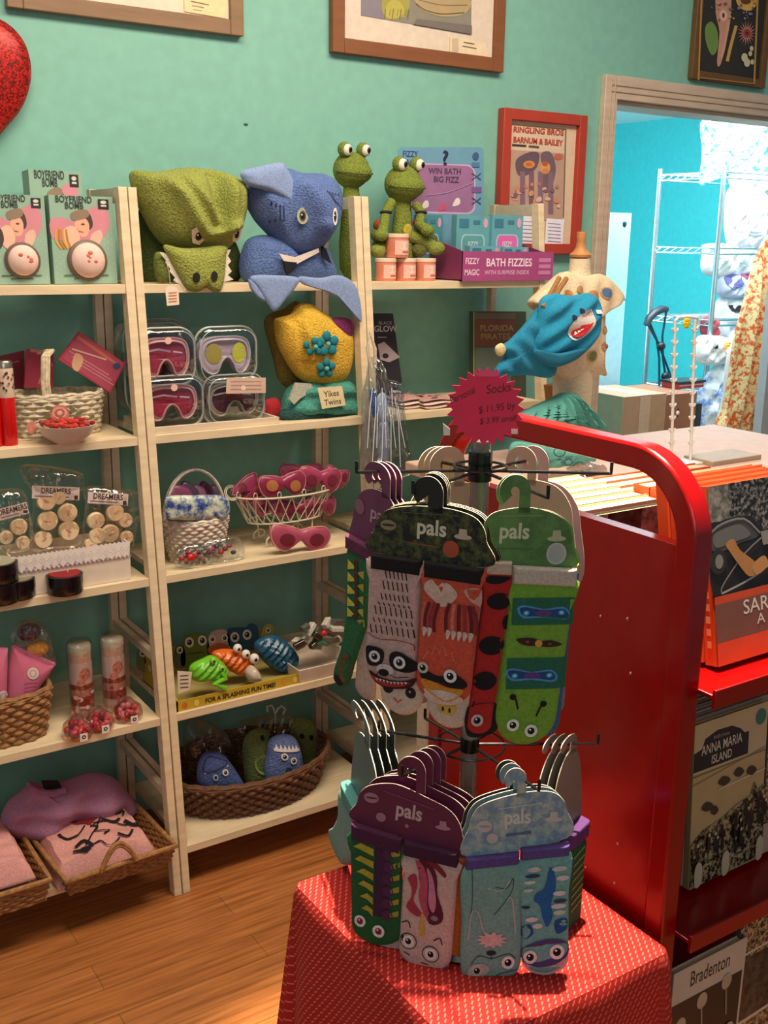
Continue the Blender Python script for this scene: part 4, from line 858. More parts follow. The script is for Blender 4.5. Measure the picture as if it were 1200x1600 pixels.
# ================================================================== THIRD SHELF, MIDDLE UNIT
L = Vector((PY(312, 880, 2.24).x, 2.26, z)); t = thing('wicker_basket', 'white wicker basket with tall arched handle', 'basket', L)
wicker(t, .078, .062, .10, .74, 12, ('#d8c8b4', 'wicker'), stakes=18, amp=.003, rimr=.004)
mb = MB()
for o_ in (-.005, .003): mb.tube([Vector((-.076*cos(a_)+.0, o_, .1+.115*sin(a_))) for a_ in [PI*i/20 for i in range(21)]], .0035, ('#d0c0b0', 'wicker'), n=6)
mb.build('handle', t)
Li = Vector((L.x, L.y-.01, z+.085)); mb = MB(Li); puff(mb, FY(2.205), [(258, 790), (262, 776), (300, 774), (350, 775), (359, 790), (356, 806), (340, 812), (270, 812), (260, 806)], .012, IRID, B=.03, n=60, disp=lambda x, y: .003*sin(x*.35))
tag(mb.build('foil_packet'), 'iridescent blue and silver foil packet lying on the white wicker basket rim', 'packet')
mb = MB(Li); 
for i in range(5): puff(mb, FY(2.26+.01*i), [(262+i*14, 785), (270+i*15, 758-(i % 2)*6), (296+i*12, 764), (300+i*10, 786)], .012, (['#7c3c5c', '#4c3c50', '#8c5c74', '#5a2c48', '#6c6074'][i], 'plastic'), n=24)
tag(mb.build('packet_bundle'), 'bundle of dark purple packets inside the white wicker basket', 'packet')
# oval wire basket on scroll stand
c = PY(460, 812, 2.235); L = Vector((c.x, 2.285, z)); t = thing('wire_basket', 'cream oval wire basket with lattice sides and scroll feet', 'basket', L)
WIRE = ('#d8ccb0', 'plastic'); zb_ = PY(460, 815, 2.235).z-z; zt2 = PY(460, 776, 2.215).z-z; rx0, ry0, rx1, ry1 = .102, .05, .138, .07
mb = MB(); mb.tube(ring_pts(0, 0, zb_, rx0, ry0, 60), .0022, WIRE, n=6, closed=True); mb.tube(ring_pts(0, 0, zt2, rx1, ry1, 60), .0028, WIRE, n=6, closed=True)
n_ = 26; lo = ring_pts(0, 0, zb_, rx0, ry0, n_); hi = ring_pts(0, 0, zt2, rx1, ry1, n_)
for k_ in range(n_): mb.tube([lo[k_], hi[(k_+1) % n_]], .0014, WIRE, n=5); mb.tube([lo[k_], hi[k_-1]], .0014, WIRE, n=5)
for k_ in range(0, n_, 2): 
    q = hi[k_]; mb.tube([q+Vector((.005*cos(a_), 0, .007+.008*sin(a_))) for a_ in [2*PI*i/10 for i in range(10)]], .0012, WIRE, n=4, closed=True)
for i in range(-4, 5): yy = ry0*(1-(i/4.5)**2)**.5; mb.tube([Vector((rx0*i/4.5, -yy, zb_)), Vector((rx0*i/4.5, yy, zb_))], .0012, WIRE, n=4)
mb.build('wire_bowl', t)
for s_ in (-1, 1):
    mb = MB()
    for r_ in (.018, .014): mb.tube([Vector((s_*(rx1+.008+r_*cos(a_)), -.005+r_*.5*sin(a_), zt2+.012+r_*sin(a_)*.9)) for a_ in [2*PI*i/18 for i in range(18)]], .0018, WIRE, n=5, closed=True)
    mb.build('handle', t)
for sx_ in (-1, 1):
    for sy_ in (-1, 1):
        mb = MB(); mb.tube([Vector((sx_*(.052+.018*cos(a_)*(1-a_/12)), sy_*.035, .016+.014*sin(a_)*(1-a_/12)+a_*.001)) for a_ in [-.5+5.5*i/20 for i in range(21)]]+[Vector((sx_*.06, sy_*.035, zb_))], .0022, WIRE, n=5); mb.build('scroll_foot', t)
def minimask(label, pts, Y, colr, rim, eyecol, group, zshift=0, T=.014):
    L = PY(sum(p[0] for p in pts)/len(pts), max(p[1] for p in pts), Y); t = thing('gel_eye_mask', label, 'eye mask', L, group)
    mb = MB(L); S = puff(mb, FY(Y), pts, T, (colr, 'plastic'), B=T*.5, n=60, rings=8); mb.build('mask', t)
    x0_, x1_ = min(p[0] for p in pts), max(p[0] for p in pts); y0_, y1_ = min(p[1] for p in pts), max(p[1] for p in pts); cx_, cy_ = (x0_+x1_)/2, (y0_+y1_)/2; wd = (x1_-x0_)
    mb = MB(L); q = smooth_pts(pts, 50); mb.tube([S(p.x*.97+cx_*.03, p.y*.97+cy_*.03, .001) for p in q], .0016, (rim, 'plastic'), n=5, closed=True); mb.build('mask_rim', t)
    for s_ in (-1, 1): mb = MB(L); a = Art(mb, S, off=.0015, kind='gloss'); a.ell(cx_+s_*wd*.24, cy_, wd*.12, (y1_-y0_)*.2, eyecol); mb.build('eye_patch', t)
    return t
goggle = lambda cx_, cy_, W_, H_, r_=0: [(cx_+x*W_*cos(r_)-y*H_*sin(r_), cy_+x*W_*sin(r_)+y*H_*cos(r_)) for x, y in ((-1, -.3), (-.8, -.9), (-.3, -.8), (0, -.6), (.3, -.8), (.8, -.9), (1, -.3), (.85, .6), (.5, 1), (.2, .5), (0, .1), (-.2, .5), (-.5, 1), (-.85, .6))]
minimask('pink gel eye mask in front of the scroll foot of the wire basket', goggle(468, 840, 48, 22, .05), 2.185, '#b05068', '#d8a090', '#7a3038', 'pink gel eye masks')
for (x_, y_, W_, H_, r_, Y_, ey_, lb) in ((440, 757, 38, 20, -.15, 2.235, '#b87848', 'pink gel eye mask with a golden patch, front left on the wire basket'), (498, 748, 34, 20, .1, 2.245, '#7c3040', 'pink gel eye mask with pale patches, front right on the wire basket'), (388, 764, 20, 26, .9, 2.28, '#7c3040', 'magenta gel eye mask standing at the left end of the wire basket'), (470, 738, 34, 16, .0, 2.285, '#7c3040', 'pink gel eye mask at the back top of the wire basket heap'), (524, 744, 20, 16, .3, 2.27, '#8c3048', 'dark pink gel eye mask at the right end of the wire basket'), (420, 792, 26, 16, .1, 2.262, '#7c3040', 'pink gel eye mask low at the left behind the wire lattice'), (462, 795, 28, 16, 0, 2.262, '#7c3040', 'pink gel eye mask low in the middle behind the wire lattice'), (500, 790, 24, 16, -.1, 2.262, '#7c3040', 'pink gel eye mask low at the right behind the wire lattice')):
    minimask(lb, goggle(x_, y_, W_, H_, r_), Y_, rnd.choice(['#a03c5c', '#8c2c4c', '#b0506c']), '#c88088', ey_, 'pink gel eye masks', T=.016)
for i, (x_, y_, W_, lb) in enumerate(((300, 868, 32, 'clear packet with a red ball in front of the white wicker basket'), (345, 858, 38, 'clear packet with dark red pieces right of the white wicker basket'))):
    L = PY(x_, y_+18, 2.19); L.z = z+.002; t = thing('clear_packet', lb, 'packet', L, 'clear packets on the third shelf')
    mb = MB(L); puff(mb, FY(2.2), [(x_-W_, y_+4), (x_-W_*.5, y_-16), (x_+W_*.6, y_-20), (x_+W_, y_), (x_+W_*.7, y_+18), (x_-W_*.6, y_+20)], .018, ST_CLEAR, n=50, disp=lambda x, y: .002*sin(x*.6)); mb.build('film', t)
    mb = MB(L)
    for k_ in range(7): mb.ball(PY(x_-W_*.5+k_*W_*.17, y_+5-k_ % 3*5, 2.2), .007, .006, .005, (['#c01c1c', '#7c2430', '#a83c48', '#4a4448'][(k_+i) % 4], 'plastic'), n=12, m=8)
    if i == 0: mb.ball(PY(298, 871, 2.185), .010, .008, .009, ('#c81c14', 'plastic'))
    mb.build('contents', t)

# ================================================================== FOURTH SHELF, LEFT UNIT
z = ZS[3]
p = PZ(20, 1190, z); L = Vector((PY(22, 1180, 2.16).x, 2.235, z)); t = thing('wicker_basket', 'brown wicker basket holding pink cone bags, at the left edge of the photo', 'basket', L)
wicker(t, .098, .075, .105, .82, 9, ('#9c6f42', 'wicker'), sq=3, stakes=18, amp=.004, rimr=.006)
for (pts, Y_, lb) in (([(18, 1006), (88, 1036), (62, 1075), (40, 1116), (10, 1118), (12, 1050)], 2.22, 'pink cone bag with a round white label, leaning right in the brown basket'), ([(-30, 1010), (12, 1012), (10, 1118), (-20, 1118)], 2.21, 'pink cone bag at the very left edge in the brown basket')):
    L = PY(30 if pts[0][0] > 0 else -8, 1118, Y_); t = thing('cone_bag', lb, 'treat bag', L, 'pink cone bags'); mb = MB(L); S = puff(mb, FY(Y_), pts, .018, ('#d8708c', 'paper'), B=.014, n=70, sharp=True); a = Art(mb, S, off=.001)
    cx_, cy_ = (48, 1048) if pts[0][0] > 0 else (2, 1084); a.ell(cx_, cy_, 9, 9, '#e8d4c8'); a.ell(cx_, cy_, 6, 6, '#c8a8a0'); a.ell(cx_, cy_, 3.6, 4, '#e8d4c8')
    for i in range(4): a.line([(cx_-14, cy_+16+i*6), (cx_+8, cy_+14+i*6)], 1, '#c05878')
    mb.build('cone', t)
    if pts[0][0] > 0:
        mb = MB(L); mb.ball(PY(58, 1014, Y_+.01), .025, .02, .016, ('#e89a28', 'matte')); mb.ball(PY(46, 988, Y_+.012), .026, .02, .02, ('#5c1c1c', 'plastic')); mb.build('candy', t)
        mb = MB(L); puff(mb, FY(Y_), [(18, 1006), (26, 975), (48, 968), (72, 982), (88, 1036), (60, 1028)], .022, ST_CLEAR, n=50, disp=lambda x, y: .003*sin(x*.7)); mb.build('bag_film', t)
def candle_tube(x0_, x1_, lb):
    p = PZ((x0_+x1_)/2+4, 1112, z); L = Vector((p.x, p.y+.0, z)); L.y = 2.23; L.x = PY((x0_+x1_)/2+4, 1112, 2.23).x; t = thing('tall_candy_tube', lb, 'jar', L, 'tall clear tubes of candy'); r = .0255; H = .178
    mb = MB(); mb.lathe(0, 0, 0, [(r, 0), (r, H*.88)], ('#d8a894', 'plastic'), n=24)
    F = lambda x, y, w=0: Vector(((r+.0004+w)*sin(x), -(r+.0004+w)*cos(x), y)); a = Art(mb, F)
    a.rect(-1.5, .09, 1.5, .142, '#d8b8b0', 10, 1); a.rect(-1.5, .078, 1.5, .09, '#8c2c24', 10, 1); a.rect(-1.5, .04, 1.5, .06, '#9c3c30', 10, 1); a.rect(-1.5, .06, 1.5, .078, '#c88070', 10, 1); a.rect(-1.5, .0, 1.5, .02, '#c8907c', 10, 1)
    a.ell(.1, .115, .5, .014, '#b86858'); a.ell(-.3, .095, .35, .008, '#c07060'); a.text('LOLLY', .1, .112, .018, '#a03830', 0, 18, .02) if 0 else None
    for i in range(14): a.ell(rnd.uniform(-1.2, 1.2), rnd.uniform(.004, .075), rnd.uniform(.12, .3), rnd.uniform(.003, .006), rnd.choice(['#a8483c', '#d89c84', '#8c2c28', '#e0b098']), n=8)
    mb.build('tube', t); mb = MB(); mb.lathe(0, 0, H*.88, [(r*1.0, 0), (r*1.02, .004), (r*1.02, .018), (r*.95, .022)], ('#c4b49c', 'plastic'), n=24); mb.build('lid', t)
    mb = MB(); mb.lathe(0, 0, 0, [(r*1.06, 0), (r*1.06, H*.9), (r*1.1, H*.93), (r*1.1, H*1.02), (r*.9, H*1.06)], ST_CLEAR, n=24); mb.build('clear_sleeve', t); return t
candle_tube(103, 148, 'left one of the two tall clear tubes of candy'); candle_tube(155, 198, 'right one of the two tall clear tubes, next to the rear post')
for (x_, y_, lb) in ((128, 1140, 'left small round packet of red candy at the shelf edge'), (162, 1127, 'middle small round packet of red candy'), (207, 1112, 'right small round packet of red candy, nearest the post')):
    p = PZ(x_, y_+18, z); L = Vector((p.x, p.y+.028, z)); t = thing('candy_packet', lb, 'candy packet', L, 'small red candy packets')
    mb = MB()
    for i in range(26):
        a_ = rnd.uniform(0, 2*PI); r_ = .024*rnd.random()**.5; mb.ball((r_*cos(a_), r_*sin(a_), .008+rnd.random()*(.032-r_*.8)), .0075, .0075, .0075, (rnd.choice(['#c83038', '#d85860', '#a81c28', '#e08888']), 'plastic'), n=8, m=6)
    tag(mb.build('candies', t), kind='stuff')
    mb = MB(); mb.lathe(0, 0, 0, [(.030, 0), (.034, .012), (.03, .03), (.014, .044), (.01, .05)], ('#f0dcd8', 'clear'), n=24); mb.build('film', t)
    mb = MB(); F = lambda x, y, w=0: Vector((x, -.0345-w, y)); prism(mb, F, [(-.006, .002), (.011, .002), (.011, .02), (-.006, .02)], 0, .001, ('#e6dcd0', 'paper')); a = Art(mb, F, off=.0012); a.ell(.0025, .012, .0045, .0045, '#2c2428'); a.ell(.0025, .012, .002, .002, '#e6dcd0', n=8); mb.build('sticker', t)

# ================================================================== FOURTH SHELF, MIDDLE UNIT: yellow toy display box
Yd = 2.145; xa, xb2 = X0+.024, PY(470, 1045, Yd).x; L = Vector(((xa+xb2)/2, 2.2, z)); t = thing('toy_display_box', 'yellow cardboard display box of squeezy animal toys with cut-out animal heads along its back', 'display box', L)
yc = ('#bfa02c', 'card'); mb = MB(L); dd = .21
mb.box(xa, xb2, Yd, Yd+.003, z, z+.026, yc); mb.box(xa, xb2, Yd+.003, Yd+dd, z, z+.003, ('#a89858', 'card')); mb.box(xb2-.003, xb2, Yd, Yd+dd, z, z+.028, yc)
mb.hexa([(xa, Yd, z), (xa+.003, Yd, z), (xa+.003, Yd+dd, z), (xa, Yd+dd, z), (xa, Yd, z+.03), (xa+.003, Yd, z+.03), (xa+.003, Yd+dd, z+.1), (xa, Yd+dd, z+.1)], yc)
mb.box(xa, xb2, Yd+dd, Yd+dd+.003, z, z+.075, ('#a8a04c', 'card'))
wd = xb2-xa; F = lambda x, y, w=0: Vector((xa+x*wd, Yd-w, z+.026*(1-y))); a = Art(mb, F); a.text('FOR A SPLASHING FUN TIME!', .5, .75, .62, '#2c2410', 0, .07, .03)
for x_, c_ in ((.06, '#c86a28'), (.15, '#e0c860'), (.86, '#d89038'), (.95, '#e0c868')): a.ell(x_, .5, .02, .3, c_)
F = lambda x, y, w=0: Vector((xa-w, Yd+x, z+y)); a = Art(mb, F); a.text('SPLOTZ', .1, -.045, -.03, '#1c1810', 0, -1, .02) if 0 else None
for i in range(6): a.ell(.03+i*.033, .02+.008*i, .01, .008, ['#6a7a3c', '#cfc9b8', '#2c281c'][i % 3])
mb.build('box', t)
def cutout(pts, colr, eyes, extra=None, nm='animal_cutout', Y=Yd+dd-.01):
    mb = MB(L); F = FY(Y); O = [(p.x, p.y) for p in smooth_pts(pts, 40)]; prism(mb, F, O, 0, .003, (colr, 'card')); a = Art(mb, F, off=.0035)
    if extra: extra(a)
    for (x_, y_, r_) in eyes: a.eye(x_, y_, r_, '#d8d0bc', py=1.15)
    mb.build(nm, t)
cutout([(286, 1000), (292, 992), (318, 990), (324, 998), (326, 1035), (284, 1040)], '#5c6e2c', [(295, 1003, 7), (315, 1000, 7)], lambda a: a.line([(288, 1022), (318, 1018)], 1.6, '#2c3414'))
cutout([(324, 1000), (332, 986), (352, 984), (358, 998), (356, 1020), (326, 1024)], '#c09c94', [(331, 998, 5), (350, 996, 5)], lambda a: a.blob([(324, 1012), (340, 1004), (356, 1008), (354, 1016), (340, 1018), (328, 1022)], '#b85a2c'))
cutout([(355, 985), (372, 980), (384, 980), (392, 974), (402, 980), (402, 1006), (392, 1016), (360, 1012)], '#1c4a68', [(366, 995, 7), (385, 991, 7)])
cutout([(408, 988), (414, 976), (424, 976), (428, 990), (420, 1000), (410, 998)], '#a09848', [(418, 984, 4)])
cutout([(274, 1015), (282, 1008), (288, 1016), (288, 1040), (272, 1042)], '#5a5c4c', [(280, 1015, 5)])
cutout([(214, 1020), (226, 1008), (240, 1014), (240, 1050), (216, 1045)], '#6a7040', [(222, 1020, 5), (232, 1018, 5)])
def squeezy(label, pts, Y, colr, stripes, eyes, extra=None, T=.026, nm='squeezy_toy', ecol='#e6ddd0'):
    Lq = PY(sum(p[0] for p in pts)/len(pts), max(p[1] for p in pts), Y); tt = thing(nm, label, 'toy', Lq, 'squeezy animal toys')
    mb = MB(Lq); S = puff(mb, FY(Y), pts, T, (colr, 'plastic'), B=T*.8, n=70, rings=12, disp=lambda x, y: stripes*sin(x*.55+y*.5)); mb.build('body', tt)
    for (x_, y_, r_) in eyes:
        mb = MB(Lq); q = PY(x_, y_, Y-T*.9); mb.ball(q, r_*.0016, r_*.0014, r_*.0016, (ecol, 'paint'), n=14, m=8); mb.ball(q+Vector((0, -r_*.0012, 0)), r_*.0006, r_*.0004, r_*.0006, ('#141210', 'gloss'), n=8, m=6); mb.build('eye', tt)
    if extra: extra(tt, Lq)
    return tt
def legs(tt, Lq):
    mb = MB(Lq); mb.tube([PY(346, 1050, 2.15), PY(352, 1060, 2.145), PY(336, 1068, 2.145), PY(352, 1076, 2.145)], .0075, ('#6fc02a', 'plastic'), n=8); mb.build('leg', tt)
squeezy('lime green frog squeezy toy at the front of the yellow box', [(298, 1040), (320, 1028), (332, 1024), (345, 1032), (356, 1046), (350, 1060), (330, 1062), (306, 1064), (296, 1056)], 2.175, '#6fbf28', .003, [(333, 1032, 5), (346, 1044, 5)], legs, ecol='#8cc83c')
squeezy('orange squeezy toy with pale eyes in the middle of the yellow box', [(332, 1020), (350, 1014), (376, 1018), (396, 1034), (390, 1050), (372, 1054), (352, 1044), (336, 1034)], 2.22, '#d8661c', .003, [(371, 1013, 7), (384, 1022, 7), (397, 1029, 8)], lambda tt, Lq: None)
squeezy('dark blue squeezy toy at the right of the yellow box', [(400, 1002), (424, 992), (444, 1000), (462, 1018), (466, 1034), (452, 1050), (430, 1048), (408, 1030), (398, 1016)], 2.22, '#19506c', .004, [])
squeezy('small pale beak shaped toy in front of the orange toy', [(384, 1050), (394, 1040), (404, 1050), (406, 1062), (388, 1062)], 2.18, '#c8b8a4', 0, [])
Lq = PY(290, 1072, 2.152); mb = MB(Lq); prism(mb, FY(2.152), [(277, 1048), (300, 1050), (296, 1078), (278, 1084)], 0, .001, ('#dccbb4', 'paper')); a = Art(mb, FY(2.152), off=.0012)
for i in range(4): a.line([(281, 1056+i*6), (294, 1055+i*6)], 1.6, '#5c4c3c')
tag(mb.build('paper_tag'), 'small paper tag at the left front of the yellow toy box', 'tag')
# white tray of silver trinkets
xa, xb2 = PY(470, 1056, 2.14).x, PY(550, 1030, 2.14).x; L = Vector(((xa+xb2)/2, 2.2, z)); t = thing('white_bin', 'small white bin holding silver wrapped trinkets', 'bin', L); wc = ('#d8c8b4', 'plastic'); mb = MB(L); y0, y1 = 2.142, 2.31
def bin_(mb, x0, x1, y0, y1, z0, h, fl, c, th=.003):
    lo = [(x0, y0), (x1, y0), (x1, y1), (x0, y1)]; hi = [(x0-fl, y0-fl), (x1+fl, y0-fl), (x1+fl, y1+fl), (x0-fl, y1+fl)]; n_ = 4
    vs = [(*p, z0) for p in lo]+[(*p, z0+h) for p in hi]+[(p[0]*(1)+(th if p[0] < (x0+x1)/2 else -th), p[1]+(th if p[1] < (y0+y1)/2 else -th), z0+h) for p in hi]+[(p[0]+(th if p[0] < (x0+x1)/2 else -th), p[1]+(th if p[1] < (y0+y1)/2 else -th), z0+th) for p in lo]
    fs = [(3, 2, 1, 0), (12, 13, 14, 15)]
    for a_, b_ in ((0, 4), (4, 8), (8, 12)):
        for k_ in range(4): fs.append((a_+k_, a_+(k_+1) % 4, b_+(k_+1) % 4, b_+k_))
    mb.add(vs, fs, c)
bin_(mb, xa, xb2, y0, y1, z, .038, .008, wc); mb.build('bin', t, bev=.0015)
for i in range(24):
    q = PY(462+rnd.uniform(0, 66), 985+rnd.uniform(-14, 22)+abs(i % 5), 2.21+rnd.uniform(-.03, .03)); q.z = max(q.z, z+.03); mb = MB(q); c_ = rnd.choice([('#b8b4a8', 'metal'), ('#8c887c', 'metal'), ('#c8c4b4', 'plastic'), ('#5a5c50', 'plastic'), ('#4a7a5c', 'plastic')])
    R_ = Matrix.Rotation(rnd.uniform(-.8, .8), 3, 'Y') @ Matrix.Rotation(rnd.uniform(-.6, .6), 3, 'Z'); s_ = (rnd.uniform(.01, .02), rnd.uniform(.005, .01), rnd.uniform(.004, .008))
    n0 = len(mb.v); mb.box(-s_[0], s_[0], -s_[1], s_[1], -s_[2], s_[2], c_)
    mb.v = [R_ @ (v+q) for v in mb.v]
    cn = {'#b8b4a8': 'silver', '#8c887c': 'dull grey', '#c8c4b4': 'cream', '#5a5c50': 'dark olive', '#4a7a5c': 'green'}[c_[0]]; px_ = proj(q)[0]; pl_ = 'left' if px_ < 484 else ('middle' if px_ < 508 else 'right')
    tag(mb.build('wrapped_trinket', bev=.0015), cn+' wrapped trinket in the '+pl_+' part of the heap in the white bin', 'trinket', 'trinkets in the white bin')
q = PY(506, 990, 2.16); mb = MB(q); mb.ball(q, .008, .006, .008, ('#c01c24', 'plastic')); tag(mb.build('red_button'), 'round red trinket on top of the silver heap in the white bin', 'trinket')

# ================================================================== BOTTOM SHELF, MIDDLE UNIT: oval basket with animal mitts
z = ZS[4]
p = PZ(402, 1290, z); L = Vector((PY(405, 1290, 2.19).x+.012, 2.272, z)); t = thing('wicker_basket', 'large oval dark brown wicker basket on the bottom shelf, holding animal bath mitts', 'basket', L)
wicker(t, .222, .148, .088, .84, 8, ('#6e4a30', 'wicker'), stakes=34, amp=.006, rimr=.007)
def mitt(label, pts, Y, colr, T=.03, art=None, nm='bath_mitt', group='animal bath mitts'):
    Lq = PY(sum(p[0] for p in pts)/len(pts), max(p[1] for p in pts), Y); tt = thing(nm, label, 'bath mitt', Lq, group); mb = MB(Lq); S = puff(mb, FY(Y), pts, T, (colr, 'terry'), n=80, rings=14); mb.build('mitt', tt)
    if art: mb = MB(Lq); a = Art(mb, S, off=.002, kind='cloth'); art(a); mb.build('face', tt)
    return tt
mitt('light blue shark bath mitt standing in the oval basket', [(416, 1180), (420, 1158), (434, 1148), (452, 1148), (464, 1158), (472, 1190), (470, 1226), (450, 1240), (420, 1236), (413, 1205)], 2.205, '#6c80b4', art=lambda a: ([a.poly([(423+i*6, 1166), (426+i*6, 1158), (429+i*6, 1166)], '#e0dcd8') for i in range(6)], a.rect(422, 1164, 462, 1168, '#e0dcd8', 8, 1), a.eye(436, 1175, 5.5), a.eye(450, 1181, 5.5), a.ell(442, 1198, 6, 7, '#2c3450'), a.blob([(430, 1204), (444, 1212), (464, 1216), (456, 1222), (440, 1220)], '#141828'), a.line([(462, 1178), (466, 1186)], 1.5, '#2c3450')))
mitt('dark blue shark bath mitt lying at the left in the oval basket', [(308, 1200), (318, 1178), (338, 1174), (352, 1182), (370, 1206), (386, 1236), (380, 1244), (340, 1240), (312, 1228)], 2.215, '#5266a0', art=lambda a: (a.blob([(312, 1196), (322, 1178), (344, 1182), (348, 1188), (316, 1202)], '#2c3058'), a.line([(314, 1204), (350, 1190)], 2, '#b8b8c4'), a.eye(344, 1199, 5), a.ell(329, 1207, 4, 5, '#b4bac8'), a.ell(329, 1207, 2, 3, '#1c2030'), a.blob([(346, 1232), (364, 1222), (378, 1230), (376, 1238), (366, 1232), (352, 1240)], '#101420')))
mitt('mossy green frog bath mitt in the middle of the oval basket', [(380, 1160), (396, 1140), (416, 1140), (424, 1160), (420, 1240), (392, 1242), (382, 1210)], 2.24, '#6f7f44', art=lambda a: (a.ell(404, 1148, 3, 4, '#1c1c14'), a.ell(418, 1149, 3, 4, '#1c1c14'), a.blob([(390, 1180), (406, 1172), (416, 1190), (410, 1204), (394, 1198)], '#93a050'), a.blob([(386, 1216), (400, 1208), (412, 1222), (404, 1234), (388, 1230)], '#8a9c4c')))
mitt('light green frog bath mitt at the right end of the oval basket', [(452, 1128), (474, 1122), (490, 1130), (498, 1160), (494, 1200), (478, 1222), (466, 1200), (458, 1160)], 2.30, '#849050', art=lambda a: (a.ell(464, 1144, 3.5, 4, '#1c1c14'), a.ell(478, 1146, 3.5, 4, '#1c1c14'), a.poly([(482, 1172), (496, 1176), (494, 1180), (484, 1178)], '#dcd8b8')))
Lq = PY(330, 1240, 2.3); mb = MB(Lq); puff(mb, FY(2.3), [(290, 1130), (318, 1124), (356, 1150), (362, 1200), (360, 1240), (300, 1240), (288, 1190)], .05, ('#f8f6f2', 'clear'), n=70, disp=lambda x, y: .005*sin(x*.4+y*.2)); tag(mb.build('plastic_bag'), 'clear plastic bag bulging at the left side of the oval basket', 'bag')
Lq = PY(430, 1240, 2.29); mb = MB(Lq); puff(mb, FY(2.30), [(370, 1140), (400, 1120), (450, 1116), (458, 1140), (440, 1240), (378, 1240)], .03, ('#f6f8f2', 'clear'), n=70, disp=lambda x, y: .004*sin(x*.4+y*.2)); tag(mb.build('plastic_bag'), 'clear plastic bag around the mossy green mitt in the middle of the oval basket', 'bag')
Lq = PY(430, 1110, 2.3); mb = MB(Lq); mb.tube([PY(x, y, 2.3) for x, y in ((418, 1112), (417, 1104), (424, 1102), (428, 1108), (430, 1116), (434, 1108), (440, 1103), (446, 1108), (442, 1116))], .003, ('#c8ccc8', 'plastic'), n=6); mb.tube([PY(430, 1116, 2.3), PY(430, 1130, 2.3)], .003, ('#c8ccc8', 'plastic'), n=6); tag(mb.build('plastic_hanger'), 'small clear plastic hanger hook above the oval basket', 'hanger')

# ================================================================== BOTTOM SHELF, LEFT UNIT: folded sweatshirts in trays
PW = ('#9c6c3c', 'wicker')
def tray_quad(name, label, P, h, dirout=.012):
    """rectangular woven tray: P = four base corners (front-left, front-right, back-right, back-left)"""
    c = sum(P, Vector())/4; t = thing(name, label, 'tray', c, 'wicker trays of sweatshirts'); mb = MB(c)
    for i in range(7):
        f = (i+.5)/7; R_ = [c+(p-c)*(1+dirout/((p-c).length)*f*1.4)+Vector((0, 0, h*f)) for p in P]; pts = []
        for k_ in range(4):
            a_, b_ = R_[k_], R_[(k_+1) % 4]; m_ = 16; nrm = (b_-a_).cross(Vector((0, 0, 1))).normalized()
            for j in range(m_): pts.append(a_.lerp(b_, j/m_)+nrm*(.0022*(-1)**(i+j)))
        mb.tube(pts, h/7*.56, PW, n=6, closed=True)
    mb.hexa([*(p+Vector((0, 0, .001)) for p in P), *(p+Vector((0, 0, .005)) for p in P)], PW); mb.build('weave', t)
    mb = MB(c); R_ = [c+(p-c)*(1+dirout/((p-c).length)*1.6)+Vector((0, 0, h)) for p in P]; pts = []
    for k_ in range(4):
        for j in range(12): pts.append(R_[k_].lerp(R_[(k_+1) % 4], j/12))
    mb.tube(pts, .006, ('#a87844', 'wicker'), n=8, closed=True); mb.build('rim', t)
    a_, b_ = R_[0], R_[1]; mb = MB(c)
    for o_ in (0, .007): mb.tube([a_.lerp(b_, .3+.32*j/12)+Vector((0, -.006, .05*sin(PI*j/12)+o_)) for j in range(13)], .0045, ('#a87844', 'wicker'), n=6)
    mb.build('handle', t)
    return t, c, R_
zt0 = z
P = [PZ(112, 1398, zt0), PZ(276, 1338, zt0), None, None]
P[0] = PZ(118, 1412, zt0); P[1] = PZ(268, 1352, zt0); P[1].y = max(P[1].y, 2.065); P[0].y = P[1].y-.005
P[3] = P[0]+Vector((-.02, .30, 0)); P[2] = P[1]+Vector((-.015, .30, 0))
t, c, R_ = tray_quad('wicker_tray', 'rectangular wicker tray with a hoop handle, holding the printed pink sweatshirt, beside the posts', P, .045)
zc = z+.045
Ltp = Vector((c.x, c.y, z+.006))
def cloth_slab(mb, cx, cy, w_, d_, z0, h_, colr, seed=0, n=26, rot=0, front=None):
    vs = []; m_ = n
    for j in range(m_+1):
        for i in range(m_+1):
            u, v = i/m_*2-1, j/m_*2-1; e = max(abs(u), abs(v)); k_ = 1-max(0, (e-.82)/.18)**2*.9
            x_, y_ = u*w_/2, v*d_/2; zz = z0+h_*k_*(1-.12*(u*u)) + .004*sin(7*u+seed)*cos(5*v+seed)*k_+.003*sin(13*v+3*u+seed)*k_
            vs.append(Vector((cx+x_*cos(rot)-y_*sin(rot), cy+x_*sin(rot)+y_*cos(rot), zz)))
    fs = [(j*(m_+1)+i, j*(m_+1)+i+1, (j+1)*(m_+1)+i+1, (j+1)*(m_+1)+i) for j in range(m_) for i in range(m_)]
    mb.add(vs, fs, colr, True)
    border = [i for i in range(m_+1)]+[(j+1)*(m_+1)-1 for j in range(1, m_+1)]+[m_*(m_+1)+i for i in range(m_-1, -1, -1)]+[j*(m_+1) for j in range(m_-1, 0, -1)]
    bv = [vs[i] for i in border]; mb.add(bv+[Vector((p.x, p.y, z0)) for p in bv], [(k_, (k_+1) % len(bv), len(bv)+(k_+1) % len(bv), len(bv)+k_) for k_ in range(len(bv))], colr, True)
    def S(x, y, w=0):
        u, v = x, y; e = max(abs(u), abs(v)); k_ = 1-max(0, (e-.82)/.18)**2*.9; x_, y_ = u*w_/2, v*d_/2; zz = z0+h_*k_*(1-.12*(u*u)) + .004*sin(7*u+seed)*cos(5*v+seed)*k_+.003*sin(13*v+3*u+seed)*k_
        return Vector((cx+x_*cos(rot)-y_*sin(rot), cy+x_*sin(rot)+y_*cos(rot), zz+w))
    return S
wT = (P[1]-P[0]).length
